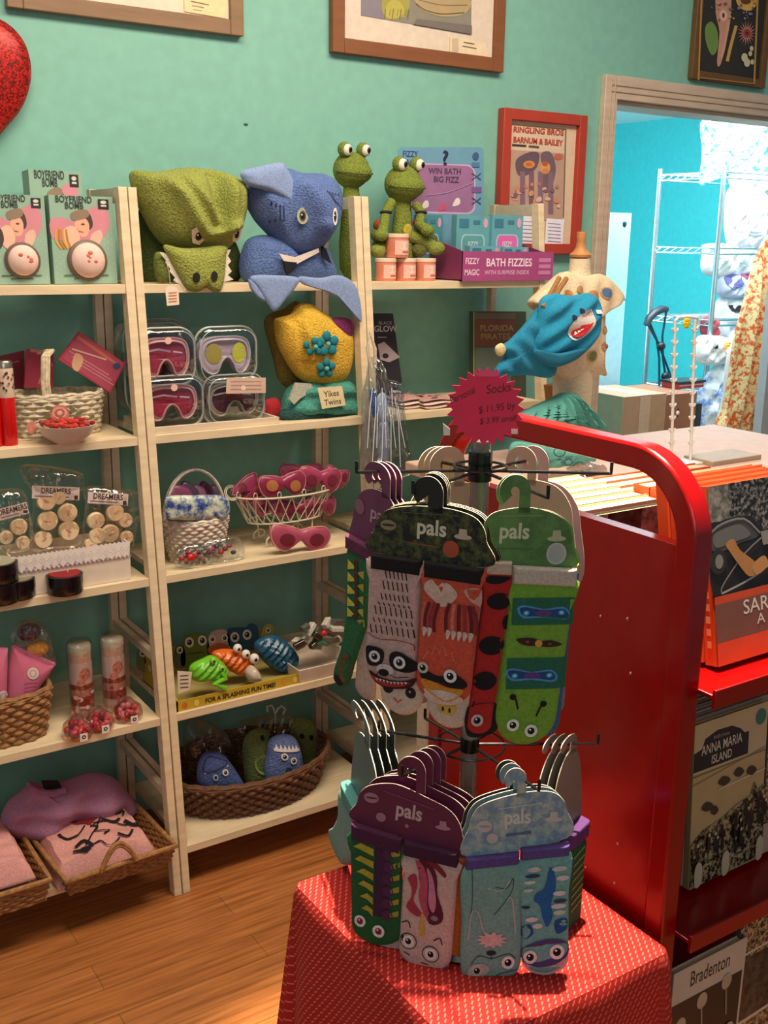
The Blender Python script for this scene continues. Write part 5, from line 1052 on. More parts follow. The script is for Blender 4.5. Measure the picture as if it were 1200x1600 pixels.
L = Ltp; t = thing('sweatshirt', 'folded pink sweatshirt printed with black script and a red heart, in the wicker tray', 'sweatshirt', L)
mb = MB(L); S = cloth_slab(mb, c.x-.012, c.y-.005, wT*1.0, .27, z+.006, .062, ('#d89a90', 'cloth'), 1)
mb.build('folded_body', t)
mb = MB(L); G = lambda x, y, w=0: S(x, y, w); a = Art(mb, G, off=.0025, st=.0002, kind='cloth'); K = '#120c0e'
a.blob([(-.28, .1), (-.1, .28), (.08, .18), (.2, .32), (.24, .12), (.02, -.08), (-.1, .0)], '#8c1420')
for pts, w_ in (([(-.75, .12), (-.5, .2), (-.2, .1)], .03), ([(.5, .42), (.3, .1), (.0, -.3), (-.3, -.62)], .03), ([(-.62, -.02), (-.55, -.3), (-.3, -.2)], .07), ([(-.3, -.2), (-.1, -.05)], .03), ([(-.02, -.12), (.1, -.2), (.0, -.35), (.25, -.42), (.12, -.5)], .04), ([(.25, -.02), (.45, -.15), (.6, -.1)], .06), ([(.45, .3), (.6, .1), (.78, .16), (.7, -.02)], .04), ([(.05, -.1), (.4, -.12), (.62, -.3), (.85, -.36)], .03), ([(.65, -.2), (.8, -.42), (.92, -.3)], .08), ([(-.5, -.6), (-.3, -.5), (-.2, -.7), (-.45, -.8)], .07), ([(-.2, -.68), (.0, -.62), (.1, -.82), (.35, -.7)], .03), ([(-.6, -.75), (-.4, -.85), (-.25, -.8)], .06), ([(.35, -.6), (.5, -.75), (.65, -.62)], .045)): a.line(pts, w_, K, 5)
a.poly([(-.85, .16), (-.72, .05), (-.68, .2)], K); mb.build('script_print', t)
L = Vector((c.x-.01, c.y+.11, z+.08)); t = thing('sweatshirt', 'pink sweatshirt top with shading painted mauve and raised collar folded behind the black script print', 'sweatshirt', L)
mb = MB(L); puff(mb, FY(2.27), [(2, 1290), (10, 1256), (38, 1232), (44, 1222), (62, 1226), (100, 1222), (140, 1208), (175, 1214), (200, 1238), (214, 1262), (200, 1274), (140, 1284), (80, 1300), (36, 1312)], .055, ('#b07c98', 'cloth'), B=.03, n=100, rings=16, disp=lambda x, y: .008*sin(x*.09+y*.05)+.004*sin(y*.2+x*.02)); mb.build('folded_body', t)  # upper part of the pink sweatshirts, their shading painted in as mauve
mb = MB(L); mb.tube([PY(x, y, 2.225) for x, y in ((44, 1230), (60, 1238), (84, 1240), (102, 1234))], .008, ('#a06c88', 'cloth'), n=8); prism(mb, FY(2.235), [(66, 1222), (92, 1222), (98, 1232), (70, 1234)], -.01, 0, ('#1c1418', 'cloth')); mb.build('collar', t)
P = [PZ(-70, 1462, z), PZ(62, 1425, z), None, None]; P[1] = Vector((PZ(64, 1400, z).x, 2.068, z)); P[0] = P[1]+Vector((-.26, -.0, 0)); P[2] = P[1]+Vector((-.004, .27, 0)); P[3] = P[0]+Vector((0, .27, 0))
t, c, R_ = tray_quad('wicker_tray', 'wicker tray cut by the left edge of the photo, holding plain pink fleece', P, .055)
L = Vector((c.x, c.y, z+.006)); 
for i, (h0, w_, lb) in enumerate(((.006, .24, 'plain pink fleece sweatshirt, lower one in the left tray'), (.056, .23, 'plain pink fleece sweatshirt, upper one in the left tray'))):
    mb = MB(Vector((c.x, c.y, z+h0))); cloth_slab(mb, c.x+.004*i, c.y-.01*i, w_, .24, z+h0, .048, (['#d08c88', '#e0a098'][i], 'cloth'), 3+i); tag(mb.build('sweatshirt'), lb, 'sweatshirt', 'sweatshirts in the left tray')

# ================================================================== TABLE WITH RED CLOTH
TZ = .6; tx0, tx1, ty0, ty1 = .642, .986, .797, 1.189
tcx, tcy = (tx0+tx1)/2, (ty0+ty1)/2; hx, hy = (tx1-tx0)/2, (ty1-ty0)/2
t = thing('side_table', 'small square table hidden under the red patterned cloth', 'table', (tcx, tcy, 0))
mb = MB(); mb.box(-hx+.006, hx-.006, -hy+.006, hy-.006, TZ-.025, TZ-.003, ('#5a3a28', 'wood')); mb.build('tabletop', t)
for sx_ in (-1, 1):
    for sy_ in (-1, 1): mb = MB(); mb.box(sx_*(hx-.03)-.015, sx_*(hx-.03)+.015, sy_*(hy-.03)-.015, sy_*(hy-.03)+.015, 0, TZ-.025, ('#5a3a28', 'wood')); mb.build('leg', t)
mb = MB((tcx, tcy, TZ)); per = []; rc = .012
for cx_, cy_, a0 in ((hx-rc, -hy+rc, -PI/2), (hx-rc, hy-rc, 0), (-hx+rc, hy-rc, PI/2), (-hx+rc, -hy+rc, PI)):
    for k_ in range(9): a_ = a0+PI/2*k_/8; per.append((Vector((cx_+rc*cos(a_), cy_+rc*sin(a_))), Vector((cos(a_), sin(a_))), 1-abs(k_-4)/4))
    q_ = per[-1][0]; nx_ = {-PI/2: (hx, hy-rc), 0: (-hx+rc, hy), PI/2: (-hx, -hy+rc), PI: (hx-rc, -hy)}[a0]; nx_ = Vector(nx_); nn = per[-1][1]
    for k_ in range(1, 34): per.append((q_.lerp(nx_, k_/34), nn, 0))
np_ = len(per); arc = [0]
for i in range(1, np_): arc.append(arc[-1]+max(.0008, (per[i][0]-per[i-1][0]).length))
vs, uvs, fs = [], [], []; rows = 34; drop = .5
for j in range(rows+1):
    e = drop*(j/rows)**1.25
    for i, (p_, n2, cr) in enumerate(per):
        sp_ = arc[i]; wv = (.009*sin(sp_*24+.6)+.005*sin(sp_*47+2))*min(1, e/.16)*(1-cr)+cr*.022*min(1, e/.3)
        out = .004*min(1, e/.01)+.05*e+wv
        if n2.x > .7: out = min(out, .010)
        vs.append((tcx+p_.x+n2.x*out, tcy+p_.y+n2.y*out, TZ+.0032-(0 if j == 0 else .0015)-e)); uvs.append((sp_+.3, -e))
for j in range(rows):
    for i in range(np_): k2 = (i+1) % np_; fs.append((j*np_+i, (j+1)*np_+i, (j+1)*np_+k2, j*np_+k2))
mb.add(vs, fs, CLOTH, True)
b0 = len(vs); tv = [(tcx+p_.x, tcy+p_.y, TZ+.0032) for p_, _, _ in per]; uvs += [(p_.x, p_.y) for p_, _, _ in per]; tv.append((tcx, tcy, TZ+.0032)); uvs.append((0, 0))
mb.add(tv, [(i, (i+1) % np_, np_) for i in range(np_)], CLOTH, False); mb.uv = uvs; o = mb.build('tablecloth'); tag(o, 'red tablecloth with small pale dashes draped over the side table', 'tablecloth')

# ================================================================== SPINNING SOCK DISPLAY
ZU, ZLW = 1.2302, .868
H1 = PZ(750, 735, ZU); AX, AY = H1.x, H1.y; BK = ('#0f0e0e', 'gloss')
t = thing('spinner_rack', 'countertop spinner rack with black wire arms in two tiers, standing on the red cloth', 'display rack', (AX, AY, TZ+.004)); L = Vector((AX, AY, TZ+.004))
mb = MB(L); mb.lathe(AX, AY, L.z, [(.088, 0), (.09, .004), (.086, .010), (.03, .014), (.016, .03), (.013, .034)], BK, n=40); mb.build('base', t)
mb = MB(L); mb.lathe(AX, AY, L.z+.012, [(.0095, 0), (.0095, ZU-TZ+.02)], ('#b0aca4', 'plastic'), n=24); mb.lathe(AX, AY, L.z+.012, [(.012, 0), (.012, ZU-TZ+.045)], ('#d8d8d4', 'clear'), n=24); mb.build('pole', t)
for zz_, r_, h_ in ((ZU-.012, .0145, .036), (ZLW-.008, .0125, .018)): mb = MB(L); mb.lathe(AX, AY, zz_, [(r_, 0), (r_, h_)], BK, n=28, smooth=True); mb.build('hub', t)
UT = [(557, 738), (955, 740), (645, 770), (856, 778), (684, 721), (822, 720)]; LT = [(592, 1141), (934, 1162), (628, 1212), (842, 1235), (664, 1122), (806, 1120)]
def spoke_dirs(tips, zz):
    out = []
    for q in tips: out.append(PZ(*q, zz))
    return out
hubL = Vector((AX, AY, ZLW)); UTW, LTW = spoke_dirs(UT, ZU), []
# lower tier: same arm directions as measured, kept at arm length
for q in LT:
    LTW.append(PZ(*q, ZLW))
for P_, hz in ((UTW, H1), (LTW, hubL)):
    for p in P_:
        mb = MB(L); d = (p-hz).normalized(); mb.tube([hz+d*.012, p-d*.004, p, p+Vector((0, 0, .004)), p+Vector((0, 0, .014))], .0021, BK, n=8); mb.build('arm', t)
for zz_, rr_ in ((ZU+.005, .032), (ZLW, .045)): mb = MB(L); mb.tube(ring_pts(AX, AY, zz_, rr_, rr_, 40), .0017, BK, n=6, closed=True); mb.build('ring', t)

# starburst sign
c0 = Vector((AX, AY, ZU)); nrm = Vector((-c0.x, -c0.y, 0)).normalized(); F = FP(c0+nrm*.016, nrm); L = F(758, 690)
t = thing('starburst_sign', 'hot pink starburst price sign with handwritten sock prices, on top of the spinner rack', 'sign', L)
pts = []
for k_ in range(48):
    a_ = 2*PI*k_/48+.06; r_ = 62 if k_ % 2 == 0 else 51; pts.append((758.5+r_*cos(a_), 636+r_*1.0*sin(a_)))
mb = MB(L); prism(mb, F, pts, 0, .001, ('#e01448', 'card')); a = Art(mb, F, off=.0012, kind='marker')
a.poly([(741, 578), (747, 583), (752, 574.5), (757, 580), (764, 574), (769, 581), (777, 576), (781, 584), (776, 588), (748, 588), (740, 584)], ('#ee4878', 'card'))
a.text('Personal', 724, 622, 15, '#50061a', -.42, .82, .0, .2); a.text('Socks', 779, 613, 20, '#50061a', -.12, .85, .0, .2); a.text('$ 11.95 by', 776, 642, 16, '#50061a', -.14, .85, .0, .2); a.text('$ 3.99 small', 778, 660, 14, '#50061a', -.1, .85, 0, .2)
mb.build('card', t)
for x_, y_ in ((697, 675), (803, 673)): mb = MB(L); prism(mb, FP(c0+nrm*.0135, nrm), [(x_-5, y_-14), (x_+6, y_-5), (x_+6, y_+5), (x_-4, y_+5)], 0, .001, ('#d8ccc8', 'plastic')); mb.build('clip', t)
mb = MB(L); prism(mb, FP(c0+nrm*.0135, nrm), [(736, 688), (764, 688), (764, 712), (736, 712)], -.001, 0, ('#d8d8d8', 'clear')); mb.build('holder', t)

# --- sock packs: a header card with a hook and a pair of socks
def pack(name, label, ox, oy, zz, yaw, card_out, card_col, hook, socks, card_art=None, group=None, back=0.0, cat='socks', k=1.0, hookcol=None, edge='#d8ccb8'):
    """(ox, oy): pixel where the hook meets the arm at height zz; yaw: how far the card is turned from the camera"""
    hp = PZ(ox, oy, zz); dirc = Vector((-hp.x, -hp.y, 0)).normalized(); rz = math.atan2(dirc.x, -dirc.y)+yaw
    nf = Vector((sin(rz), -cos(rz), 0)); hp = hp-nf*back
    u = Vector((cos(rz), sin(rz), 0)); q0 = proj(hp)
    q1 = proj(hp+u*.05); q2 = proj(hp-Vector((0, 0, .24))); sx = .05/max(8, abs(q1[0]-q0[0]))*k; sy = .24/(q2[1]-q0[1])*k
    F = FL(ox, oy, sx, sy); t = thing(name, label, cat, hp, group, rz)
    mb = MB(); c_ = card_col if not isinstance(card_col, str) else (card_col, 'card'); hc = hookcol or c_
    O = [(p.x, p.y) for p in smooth_pts(card_out, 60)] if len(card_out) > 6 else card_out
    prism(mb, F, O, -.0006, .0006, c_, (edge, 'card'))
    # the hook: a flat curl
    hx_, hw, hs = hook  # column of its stem, band width, height
    top = min(p[1] for p in card_out); r_ = (top-hs)*.5; r_ = max(r_, hw*1.0); cx_ = hx_-r_+hw*.5; cy_ = hs+r_
    P_ = [(hx_, top+8), (hx_, cy_+2)]+[(cx_+(r_-hw*.5)*cos(a_), cy_-(r_-hw*.5)*sin(a_)) for a_ in [PI*1.28*i/18 for i in range(19)]]
    vs = []
    for i, p in enumerate(P_):
        d = Vector(P_[min(i+1, len(P_)-1)])-Vector(P_[max(i-1, 0)]); d.normalize(); n2 = Vector((-d.y, d.x))*hw/2
        for w_ in (.0006, -.0006):
            for s_ in (1, -1): vs.append(F(p[0]+n2.x*s_, p[1]+n2.y*s_, w_))
    m_ = len(P_); fs = []
    for i in range(m_-1):
        a_, b_ = i*4, (i+1)*4; fs += [(a_, a_+1, b_+1, b_), (a_+2, b_+2, b_+3, a_+3)]
    mb.add(vs, fs, hc); fs = []
    for i in range(m_-1): a_, b_ = i*4, (i+1)*4; fs += [(a_, b_, b_+2, a_+2), (a_+1, a_+3, b_+3, b_+1)]
    mb.add(vs, fs, (edge, 'card'))
    if card_art: card_art(Art(mb, F, off=.0008))
    mb.build('header_card', t)
    for s in socks:
        mb = MB(); S = puff(mb, F, s['o'], s.get('T', .007), (s['c'], 'cloth') if isinstance(s['c'], str) else s['c'], B=.003, n=70, rings=9, pw=12, w0=.002+s.get('w', 0), sharp=s.get('sharp', False), c=s.get('ctr'))
        if 'a' in s: s['a'](Art(mb, S, off=.0008, st=.00005, kind='cloth'))
        sk = mb.build('sock', t)
        if 'cuff' in s:
            x0_, y0_, x1_, y1_, cc, sl = s['cuff']; mb = MB(); C_ = [(x0_, y0_), (x1_, y0_+sl), (x1_, y1_+sl), (x0_, y1_)]
            Sc = puff(mb, F, C_, s.get('T', .007)*1.15, (cc, 'cloth'), B=.004, n=60, rings=8, pw=14, w0=.002+s.get('w', 0), sharp=True)
            mb.build('cuff', sk)
    return t, F
def hat(a, x, y, s, c='#c8b8a8'): a.ell(x, y+s*.35, s, s*.28, c); a.poly([(x-s*.5, y+s*.25), (x-s*.4, y-s*.5), (x+s*.4, y-s*.5), (x+s*.5, y+s*.25)], c)
def card_shape(x0, x1, yt, yb, xs, dip=0):
    w = x1-x0; return [(x0, yb), (x0+w*.015, yt+(yb-yt)*.55), (x0+w*.07, yt+(yb-yt)*.25), (x0+w*.22, yt+(yb-yt)*.06), (xs, yt), (x1-w*.2, yt+(yb-yt)*.06), (x1-w*.05, yt+(yb-yt)*.25), (x1-w*.005, yt+(yb-yt)*.6), (x1, yb)]
def sharpcard(pts):   # smooth shoulders but straight bottom
    P_ = [(p.x, p.y) for p in smooth_pts(pts, 60)]; yb = pts[0][1]; return P_
class _C: pass
def sock_o(x0, x1, y0, y1, lean=0, r=.45):
    """leg from y0 to y1 with a rounded toe; lean shifts the toe sideways"""
    w = x1-x0; rr = w*r; pts = [(x0, y0), (x1, y0)]
    for i in range(1, 6): f = i/6; pts.append((x1+lean*f, y0+(y1-y0-rr)*f))
    cx, cy = (x0+x1)/2+lean, y1-rr
    for i in range(11): a_ = -PI*i/10*1.0; pts.append((cx+w/2*cos(a_), cy-rr*sin(a_)))
    for i in range(5, 0, -1): f = i/6; pts.append((x0+lean*f, y0+(y1-y0-rr)*f))
    return pts

# ---- upper tier, front left: raccoon and fox
def art_pals(x, y, s, c, rot=.02): 
    def f(a): a.text('pals', x, y, s, c, rot, 1.0, .02)
    return f
def raccoon(a):
    for r, (y_, w_, h_) in enumerate(((897, 20, 13), (914, 23, 15), (932, 25, 11), (944, 29, 5), (954, 34, 15), (970, 36, 8), (984, 40, 15))):
        n = 6+r//2
        for i in range(n): x_ = 624-w_+2*w_*(i+.5)/n-r*.6; a.line([(x_-1, y_-h_*.4), (x_+1.6, y_+h_*.5)], 1.9, '#1c1414')
    a.line([(579, 992), (600, 1000), (630, 998), (655, 1002), (657, 1012)], 1.4, '#8c3c30', 4)
    a.blob([(577, 1016), (590, 1013), (607, 1018), (606, 1036), (596, 1044), (580, 1042)], '#15100f'); a.blob([(618, 1022), (634, 1016), (660, 1030), (661, 1044), (640, 1048), (620, 1042)], '#15100f')
    a.ell(610, 1048, 15, 9, '#c8b8ac'); a.ell(608, 1053, 9, 6, '#120c0c'); a.eye(592, 1029, 9.5, '#d8d4d4'); a.eye(634, 1033, 10, '#d8d4d4')
    a.blob([(583, 1052), (600, 1060), (625, 1064), (648, 1060), (662, 1056), (655, 1070), (640, 1077), (612, 1079), (592, 1070)], '#3a1418'); a.blob([(588, 1060), (612, 1068), (652, 1064), (640, 1072), (612, 1075), (596, 1070)], '#a83428')
    for i in range(9): a.poly([(594+i*6, 1063+min(i, 8-i)*.6), (599+i*6, 1063.5+min(i, 8-i)*.6), (597+i*6, 1068+min(i, 8-i)*.5)], '#d8c8bc')
    a.line([(600, 1052), (594, 1062)], 1.2, '#120c0c'); a.line([(618, 1054), (628, 1058), (650, 1054)], 1.2, '#120c0c')
def fox(a):
    a.blob([(671, 905), (682, 897), (692, 906), (700, 900), (712, 902), (724, 916), (714, 930), (700, 937), (686, 928), (672, 916)], '#c8a898'); a.poly([(690, 898), (698, 916), (704, 898)], '#b84830')
    a.blob([(734, 908), (748, 902), (760, 906), (760, 930), (750, 926), (740, 918)], '#c09488'); a.poly([(738, 906), (744, 920), (750, 908), (756, 918), (760, 904)], '#b84c30')
    for (bx, n, x2, dr) in ((670, 5, 690, -1), (706, 6, 752, 1)):
        pass
    for i, (xa, xb) in enumerate(((672, 668), (680, 673), (688, 681), (695, 688))): a.line([(xa, 932), (xb, 958), (xb+1, 978)], 5, ['#c0584c', '#5c1820', '#8c2c30', '#5c1820'][i], 4)
    for i, (xa, xb) in enumerate(((712, 708), (720, 718), (728, 728), (735, 738), (742, 748), (748, 755))): a.line([(xa, 930), (xb-1, 950), (xb, 976)], 5.6, ['#5c1820', '#c86a5c', '#5c1820', '#8c2c30', '#5c1820', '#7c2428'][i], 4)
    for x_ in (673, 681, 711, 720, 729, 738, 747): a.blob([(x_-3, 972), (x_+4, 973), (x_+2, 982), (x_-2, 986)], '#c8b0a4', 12)
    a.line([(672, 1022), (680, 1008), (686, 1014), (692, 998), (698, 1010), (704, 996), (710, 1012), (718, 1006), (722, 1018)], 1.6, '#d87860')
    a.ell(706, 1080, 32, 12, '#cbb8ac'); a.blob([(667, 1032), (680, 1040), (700, 1046), (722, 1038), (744, 1050), (740, 1060), (720, 1062), (696, 1056), (676, 1056), (668, 1048)], '#16100f')
    a.blob([(670, 1054), (690, 1056), (712, 1062), (738, 1062), (732, 1074), (712, 1086), (690, 1078), (674, 1066)], '#c88428'); a.blob([(674, 1068), (692, 1080), (712, 1087), (734, 1074), (726, 1086), (706, 1092), (684, 1086)], '#cbb8ac')
    a.eye(672, 1036, 9, '#c8b8b0'); a.eye(717, 1043, 10.5, '#dcd8d4')
def art_T1(a):
    a.text('pals', 676, 833, 33, '#cfc4a8', .02, .95, .025)
    a.ell(606, 825, 13, 8, '#8c7c58'); a.ell(606, 825, 11, 2, '#2a2a1c'); hat(a, 726, 826, 14, '#bca894'); a.ell(708, 851, 13, 13, '#a84828'); a.line([(640, 848), (690, 850)], 1.6, '#8a4a2c'); a.line([(630, 803), (720, 800)], 1, '#5c5a44')
    for i in range(60): x_, y_ = rnd.uniform(585, 640), rnd.uniform(836, 872); a.ell(x_, y_, rnd.uniform(1, 3), rnd.uniform(1, 2.4), rnd.choice(['#5c5a24', '#7c7438', '#33331a', '#8a8a50']), n=6) if a is None else None
T1c = [(581, 868), (583, 836), (590, 815), (610, 800), (650, 792), (700, 791), (738, 798), (756, 812), (763, 834), (765, 872)]
def T1s(dy=0, full=True):
    return [dict(o=sock_o(577, 662, 876, 1082+dy, -4, .42), c='#c09c94', a=raccoon if full else None, cuff=(579, 870, 664, 893, '#0e0c0c', 2)),
            dict(o=sock_o(667, 759, 878, 1096+dy, -10, .42), c='#c24c34', a=fox if full else None, cuff=(666, 872, 761, 896, '#0e0c0c', 2))]
def clean(S): 
    for s in S:
        if s.get('a') is None: s.pop('a', None)
    return S
yawL, yawR = -.30, .22
pack('sock_pack', 'sock pack of raccoon and orange fox socks on a dark mossy card', 676, 772, ZU, yawL, T1c, FOREST, (681, 24, 746), T1s(), art_T1, 'raccoon and fox sock packs', hookcol=('#1a1a12', 'card'))
def owl(a): a.eye(608, 1084, 9, '#241c1c', pup='#241c1c'); a.eye(646, 1087, 9, '#241c1c', pup='#241c1c'); a.line([(618, 1099), (625, 1106), (631, 1100)], 3, '#c06040', 0)
def duck(a): a.blob([(694, 1088), (706, 1092), (716, 1088), (722, 1100), (716, 1112), (698, 1112), (690, 1100)], '#c8a850'); a.ell(700, 1104, 2, 4, '#2c2014'); a.ell(711, 1105, 2, 4, '#2c2014')
S2 = [dict(o=sock_o(592, 664, 880, 1130, 0, .5), c='#c8b8a4', a=owl), dict(o=sock_o(674, 752, 882, 1138, -4, .5), c='#c8b8a4', a=duck)]
pack('sock_pack', 'sock pack behind the raccoon one, pale owl and duck toes showing below', 676, 772, ZU, yawL, T1c, FOREST, (681, 24, 746), S2, None, 'raccoon and fox sock packs', back=.015, hookcol=('#1a1a12', 'card'))
for i, lb in enumerate(('third', 'fourth')):
    pack('sock_pack', lb+' sock pack on the raccoon arm, only its card edge showing', 676, 772, ZU, yawL, T1c, FOREST, (681, 24, 746), [], None, 'raccoon and fox sock packs', back=.020+.005*i, hookcol=('#1a1a12', 'card'))

# ---- upper tier, front right: ladybug and caterpillar
def ladybug(a):
    a.blob([(766, 893), (790, 893), (802, 896), (784, 904), (764, 902)], '#120e0e'); a.ell(785, 931, 20, 13, '#100c0c'); a.ell(776, 1000, 21, 15, '#100c0c'); a.ell(767, 1056, 19, 15, '#100c0c'); a.ell(800, 965, 9, 12, '#100c0c')
    a.blob([(746, 1096), (770, 1092), (790, 1098), (790, 1140), (748, 1150), (738, 1128), (740, 1106)], '#17110f'); a.eye(757, 1120, 10, '#b8b0ac'); a.line([(748, 1098), (752, 1088)], 2, '#100c0c')
def caterpillar(a):
    def band(y0, y1, c): a.rect(803.5+2, y0, 905, y1, c, 10, 3) if y1 < 1000 else a.rect(801, y0, 899, y1, c, 10, 3)
    band(926, 968, '#1f6048'); band(1020, 1070, '#1f6048')
    for x_, y_ in ((856, 948), (842, 1047)):
        a.blob([(x_-43, y_-6), (x_-30, y_-11), (x_, y_-5), (x_+30, y_-8), (x_+42, y_+3), (x_+34, y_+12), (x_, y_+8), (x_-32, y_+9)], '#4c8cc0'); a.blob([(x_-39, y_-5), (x_-29, y_-8), (x_, y_-3), (x_+29, y_-5), (x_+38, y_+3), (x_+32, y_+9), (x_, y_+5), (x_-30, y_+6)], '#1c4478')
        for dx in (-28, 28): a.ell(x_+dx, y_+1, 5, 4, '#3ca0c8'); a.ell(x_+dx, y_+1, 2, 1.6, '#d8e0e0', n=8)
        a.ell(x_, y_+1, 14, 5, '#5a3a78')
    a.blob([(814, 989), (840, 988), (852, 993), (870, 992), (888, 999), (870, 1003), (848, 1001), (826, 999)], '#3c1c10'); a.ell(850, 997, 6, 6, '#c89848'); a.ell(832, 994, 3, 2, '#7c4828'); a.ell(868, 998, 3, 2, '#7c4828')
    for P_ in ([(813, 1082), (818, 1086), (822, 1102)], [(863, 1094), (858, 1100), (852, 1114)]): a.line(P_, 3, '#120f0c'); a.ell(P_[0][0], P_[0][1], 5.5, 5, '#120f0c')
    a.eye(815, 1128, 10, '#dce0d0'); a.eye(845, 1138, 10.5, '#dce0d0')
def art_T2(a):
    a.text('pals', 806, 838, 33, '#c4c8a0', .03, .95, .025); hat(a, 873, 834, 15, '#b0b088'); a.ell(874, 862, 16, 17, '#b4b8ac'); a.ell(874, 862, 13, 14, '#a4a89c'); a.line([(778, 853), (838, 855)], 1.6, '#4c6a30'); a.line([(780, 804), (850, 804)], 1, '#88a468')
T2c = [(757, 868), (757, 826), (764, 806), (784, 796), (826, 792), (864, 800), (884, 812), (896, 830), (900, 852), (900, 884)]
pack('sock_pack', 'sock pack of ladybug and green caterpillar socks on a green card', 815, 775, ZU, yawR, T2c, GREENW, (820, 18, 743), [
    dict(o=sock_o(763, 804, 886, 1148, -22, .4), c='#a8201c', a=ladybug, cuff=(764, 870, 804, 890, '#b8a490', 2)),
    dict(o=sock_o(804, 907, 900, 1166, -18, .5), c='#6f9c30', a=caterpillar, cuff=(804, 878, 908, 905, '#b8ac9c', 6), w=.001)], art_T2, 'ladybug and caterpillar sock packs')
pack('sock_pack', 'blue sock pack behind the caterpillar sock, its edge showing at the right', 822, 775, ZU, yawR, [(770, 880), (770, 820), (800, 800), (860, 800), (898, 822), (905, 850), (907, 886)], '#5c8c4c', (824, 18, 746), [dict(o=sock_o(850, 912, 880, 1160, -14, .4), c='#2f5f8c', cuff=(850, 878, 914, 892, '#c8a838', 2))], None, None, back=.012)
mb = None
# ---- upper tier, left arm: purple card seen edge-on, dinosaur socks
def dino(a):
    for i, y_ in enumerate((885, 905, 925, 945, 962)):
        a.poly([(552, y_), (568, y_+9), (552, y_+16)], '#c8b848'); a.poly([(580, y_+8), (568, y_+15), (580, y_+22)], '#a8a03c')
    a.line([(566, 880), (568, 960), (562, 975)], 6, '#4c2820', 4)
    a.blob([(538, 1070), (548, 1040), (558, 1050), (552, 1080), (540, 1096)], '#6c4420'); a.ell(534, 1096, 8, 9, '#101010')
def art_T3(a):
    a.text('pals', 596, 812, 28, '#b08898', .1, .8, .02); hat(a, 590, 830, 9, '#a07888'); a.ell(562, 800, 8, 12, '#8c5468')
T3c = [(549, 858), (550, 820), (556, 792), (566, 775), (584, 766), (604, 768), (618, 782), (624, 806), (622, 862)]
for i, lb in enumerate(('outermost purple carded sock pack, green dinosaur sock with yellow spikes', 'purple carded sock pack second from the outer end of the left arm', 'purple carded sock pack third from the outer end of the left arm')):
    pack('sock_pack', lb, 594+i*9, 738, ZU, -.95, [(x_+i*9, y_) for x_, y_ in T3c], '#6c2c50', (604+i*9, 13, 724), [dict(o=[(550, 862), (590, 862), (592, 900), (585, 960), (572, 1010), (556, 1060), (548, 1092), (538, 1108), (524, 1106), (522, 1094), (532, 1066), (542, 1010), (546, 960), (546, 900)], c='#1f6038', a=dino, cuff=(544, 848, 592, 870, '#5c2444', 6), ctr=(558, 985))] if i == 0 else ([dict(o=sock_o(576, 606, 880, 1110, -14, .45), c='#b89c90')] if i == 1 else []), art_T3 if i == 0 else None, 'purple carded sock packs on the left arm')
# ---- upper tier, back arms: cream cards
for i in range(3):
    pack('sock_pack', ('first', 'second', 'third')[i]+' cream carded sock pack from the tip of the back left arm', 688+i*9, 722+i*2, ZU, .55, [(636+i*9, 830), (640+i*9, 790), (655+i*9, 762), (690+i*9, 752), (725+i*9, 762), (738+i*9, 800), (740+i*9, 850)], '#b8a488', (700+i*9, 16, 698), [dict(o=sock_o(644+i*8, 690+i*8, 850, 1100, 0, .4), c='#a88478')] if i == 0 else [], None, 'cream carded sock packs on the back left arm')
pack('sock_pack', 'pale pink carded sock pack on the back right arm, card rising behind the green card', 838, 722, ZU, -.25, [(792, 880), (794, 780), (806, 758), (836, 748), (876, 752), (900, 772), (912, 806), (914, 900)], '#a8888a', (850, 16, 698), [dict(o=sock_o(830, 905, 890, 1120, 0, .4), c='#8c7c84')], lambda a: [a.line([(840, 770+i*8), (890, 775+i*9)], 1, '#8c6a70') for i in range(5)], 'pale carded sock packs on the back right arm')
pack('sock_pack', 'second pale carded sock pack on the back right arm, nearer the pole', 822, 724, ZU, -.25, [(782, 880), (784, 780), (796, 758), (826, 748), (866, 752), (890, 772), (900, 806), (902, 900)], '#a8907c', (832, 14, 699), [], None, 'pale carded sock packs on the back right arm')

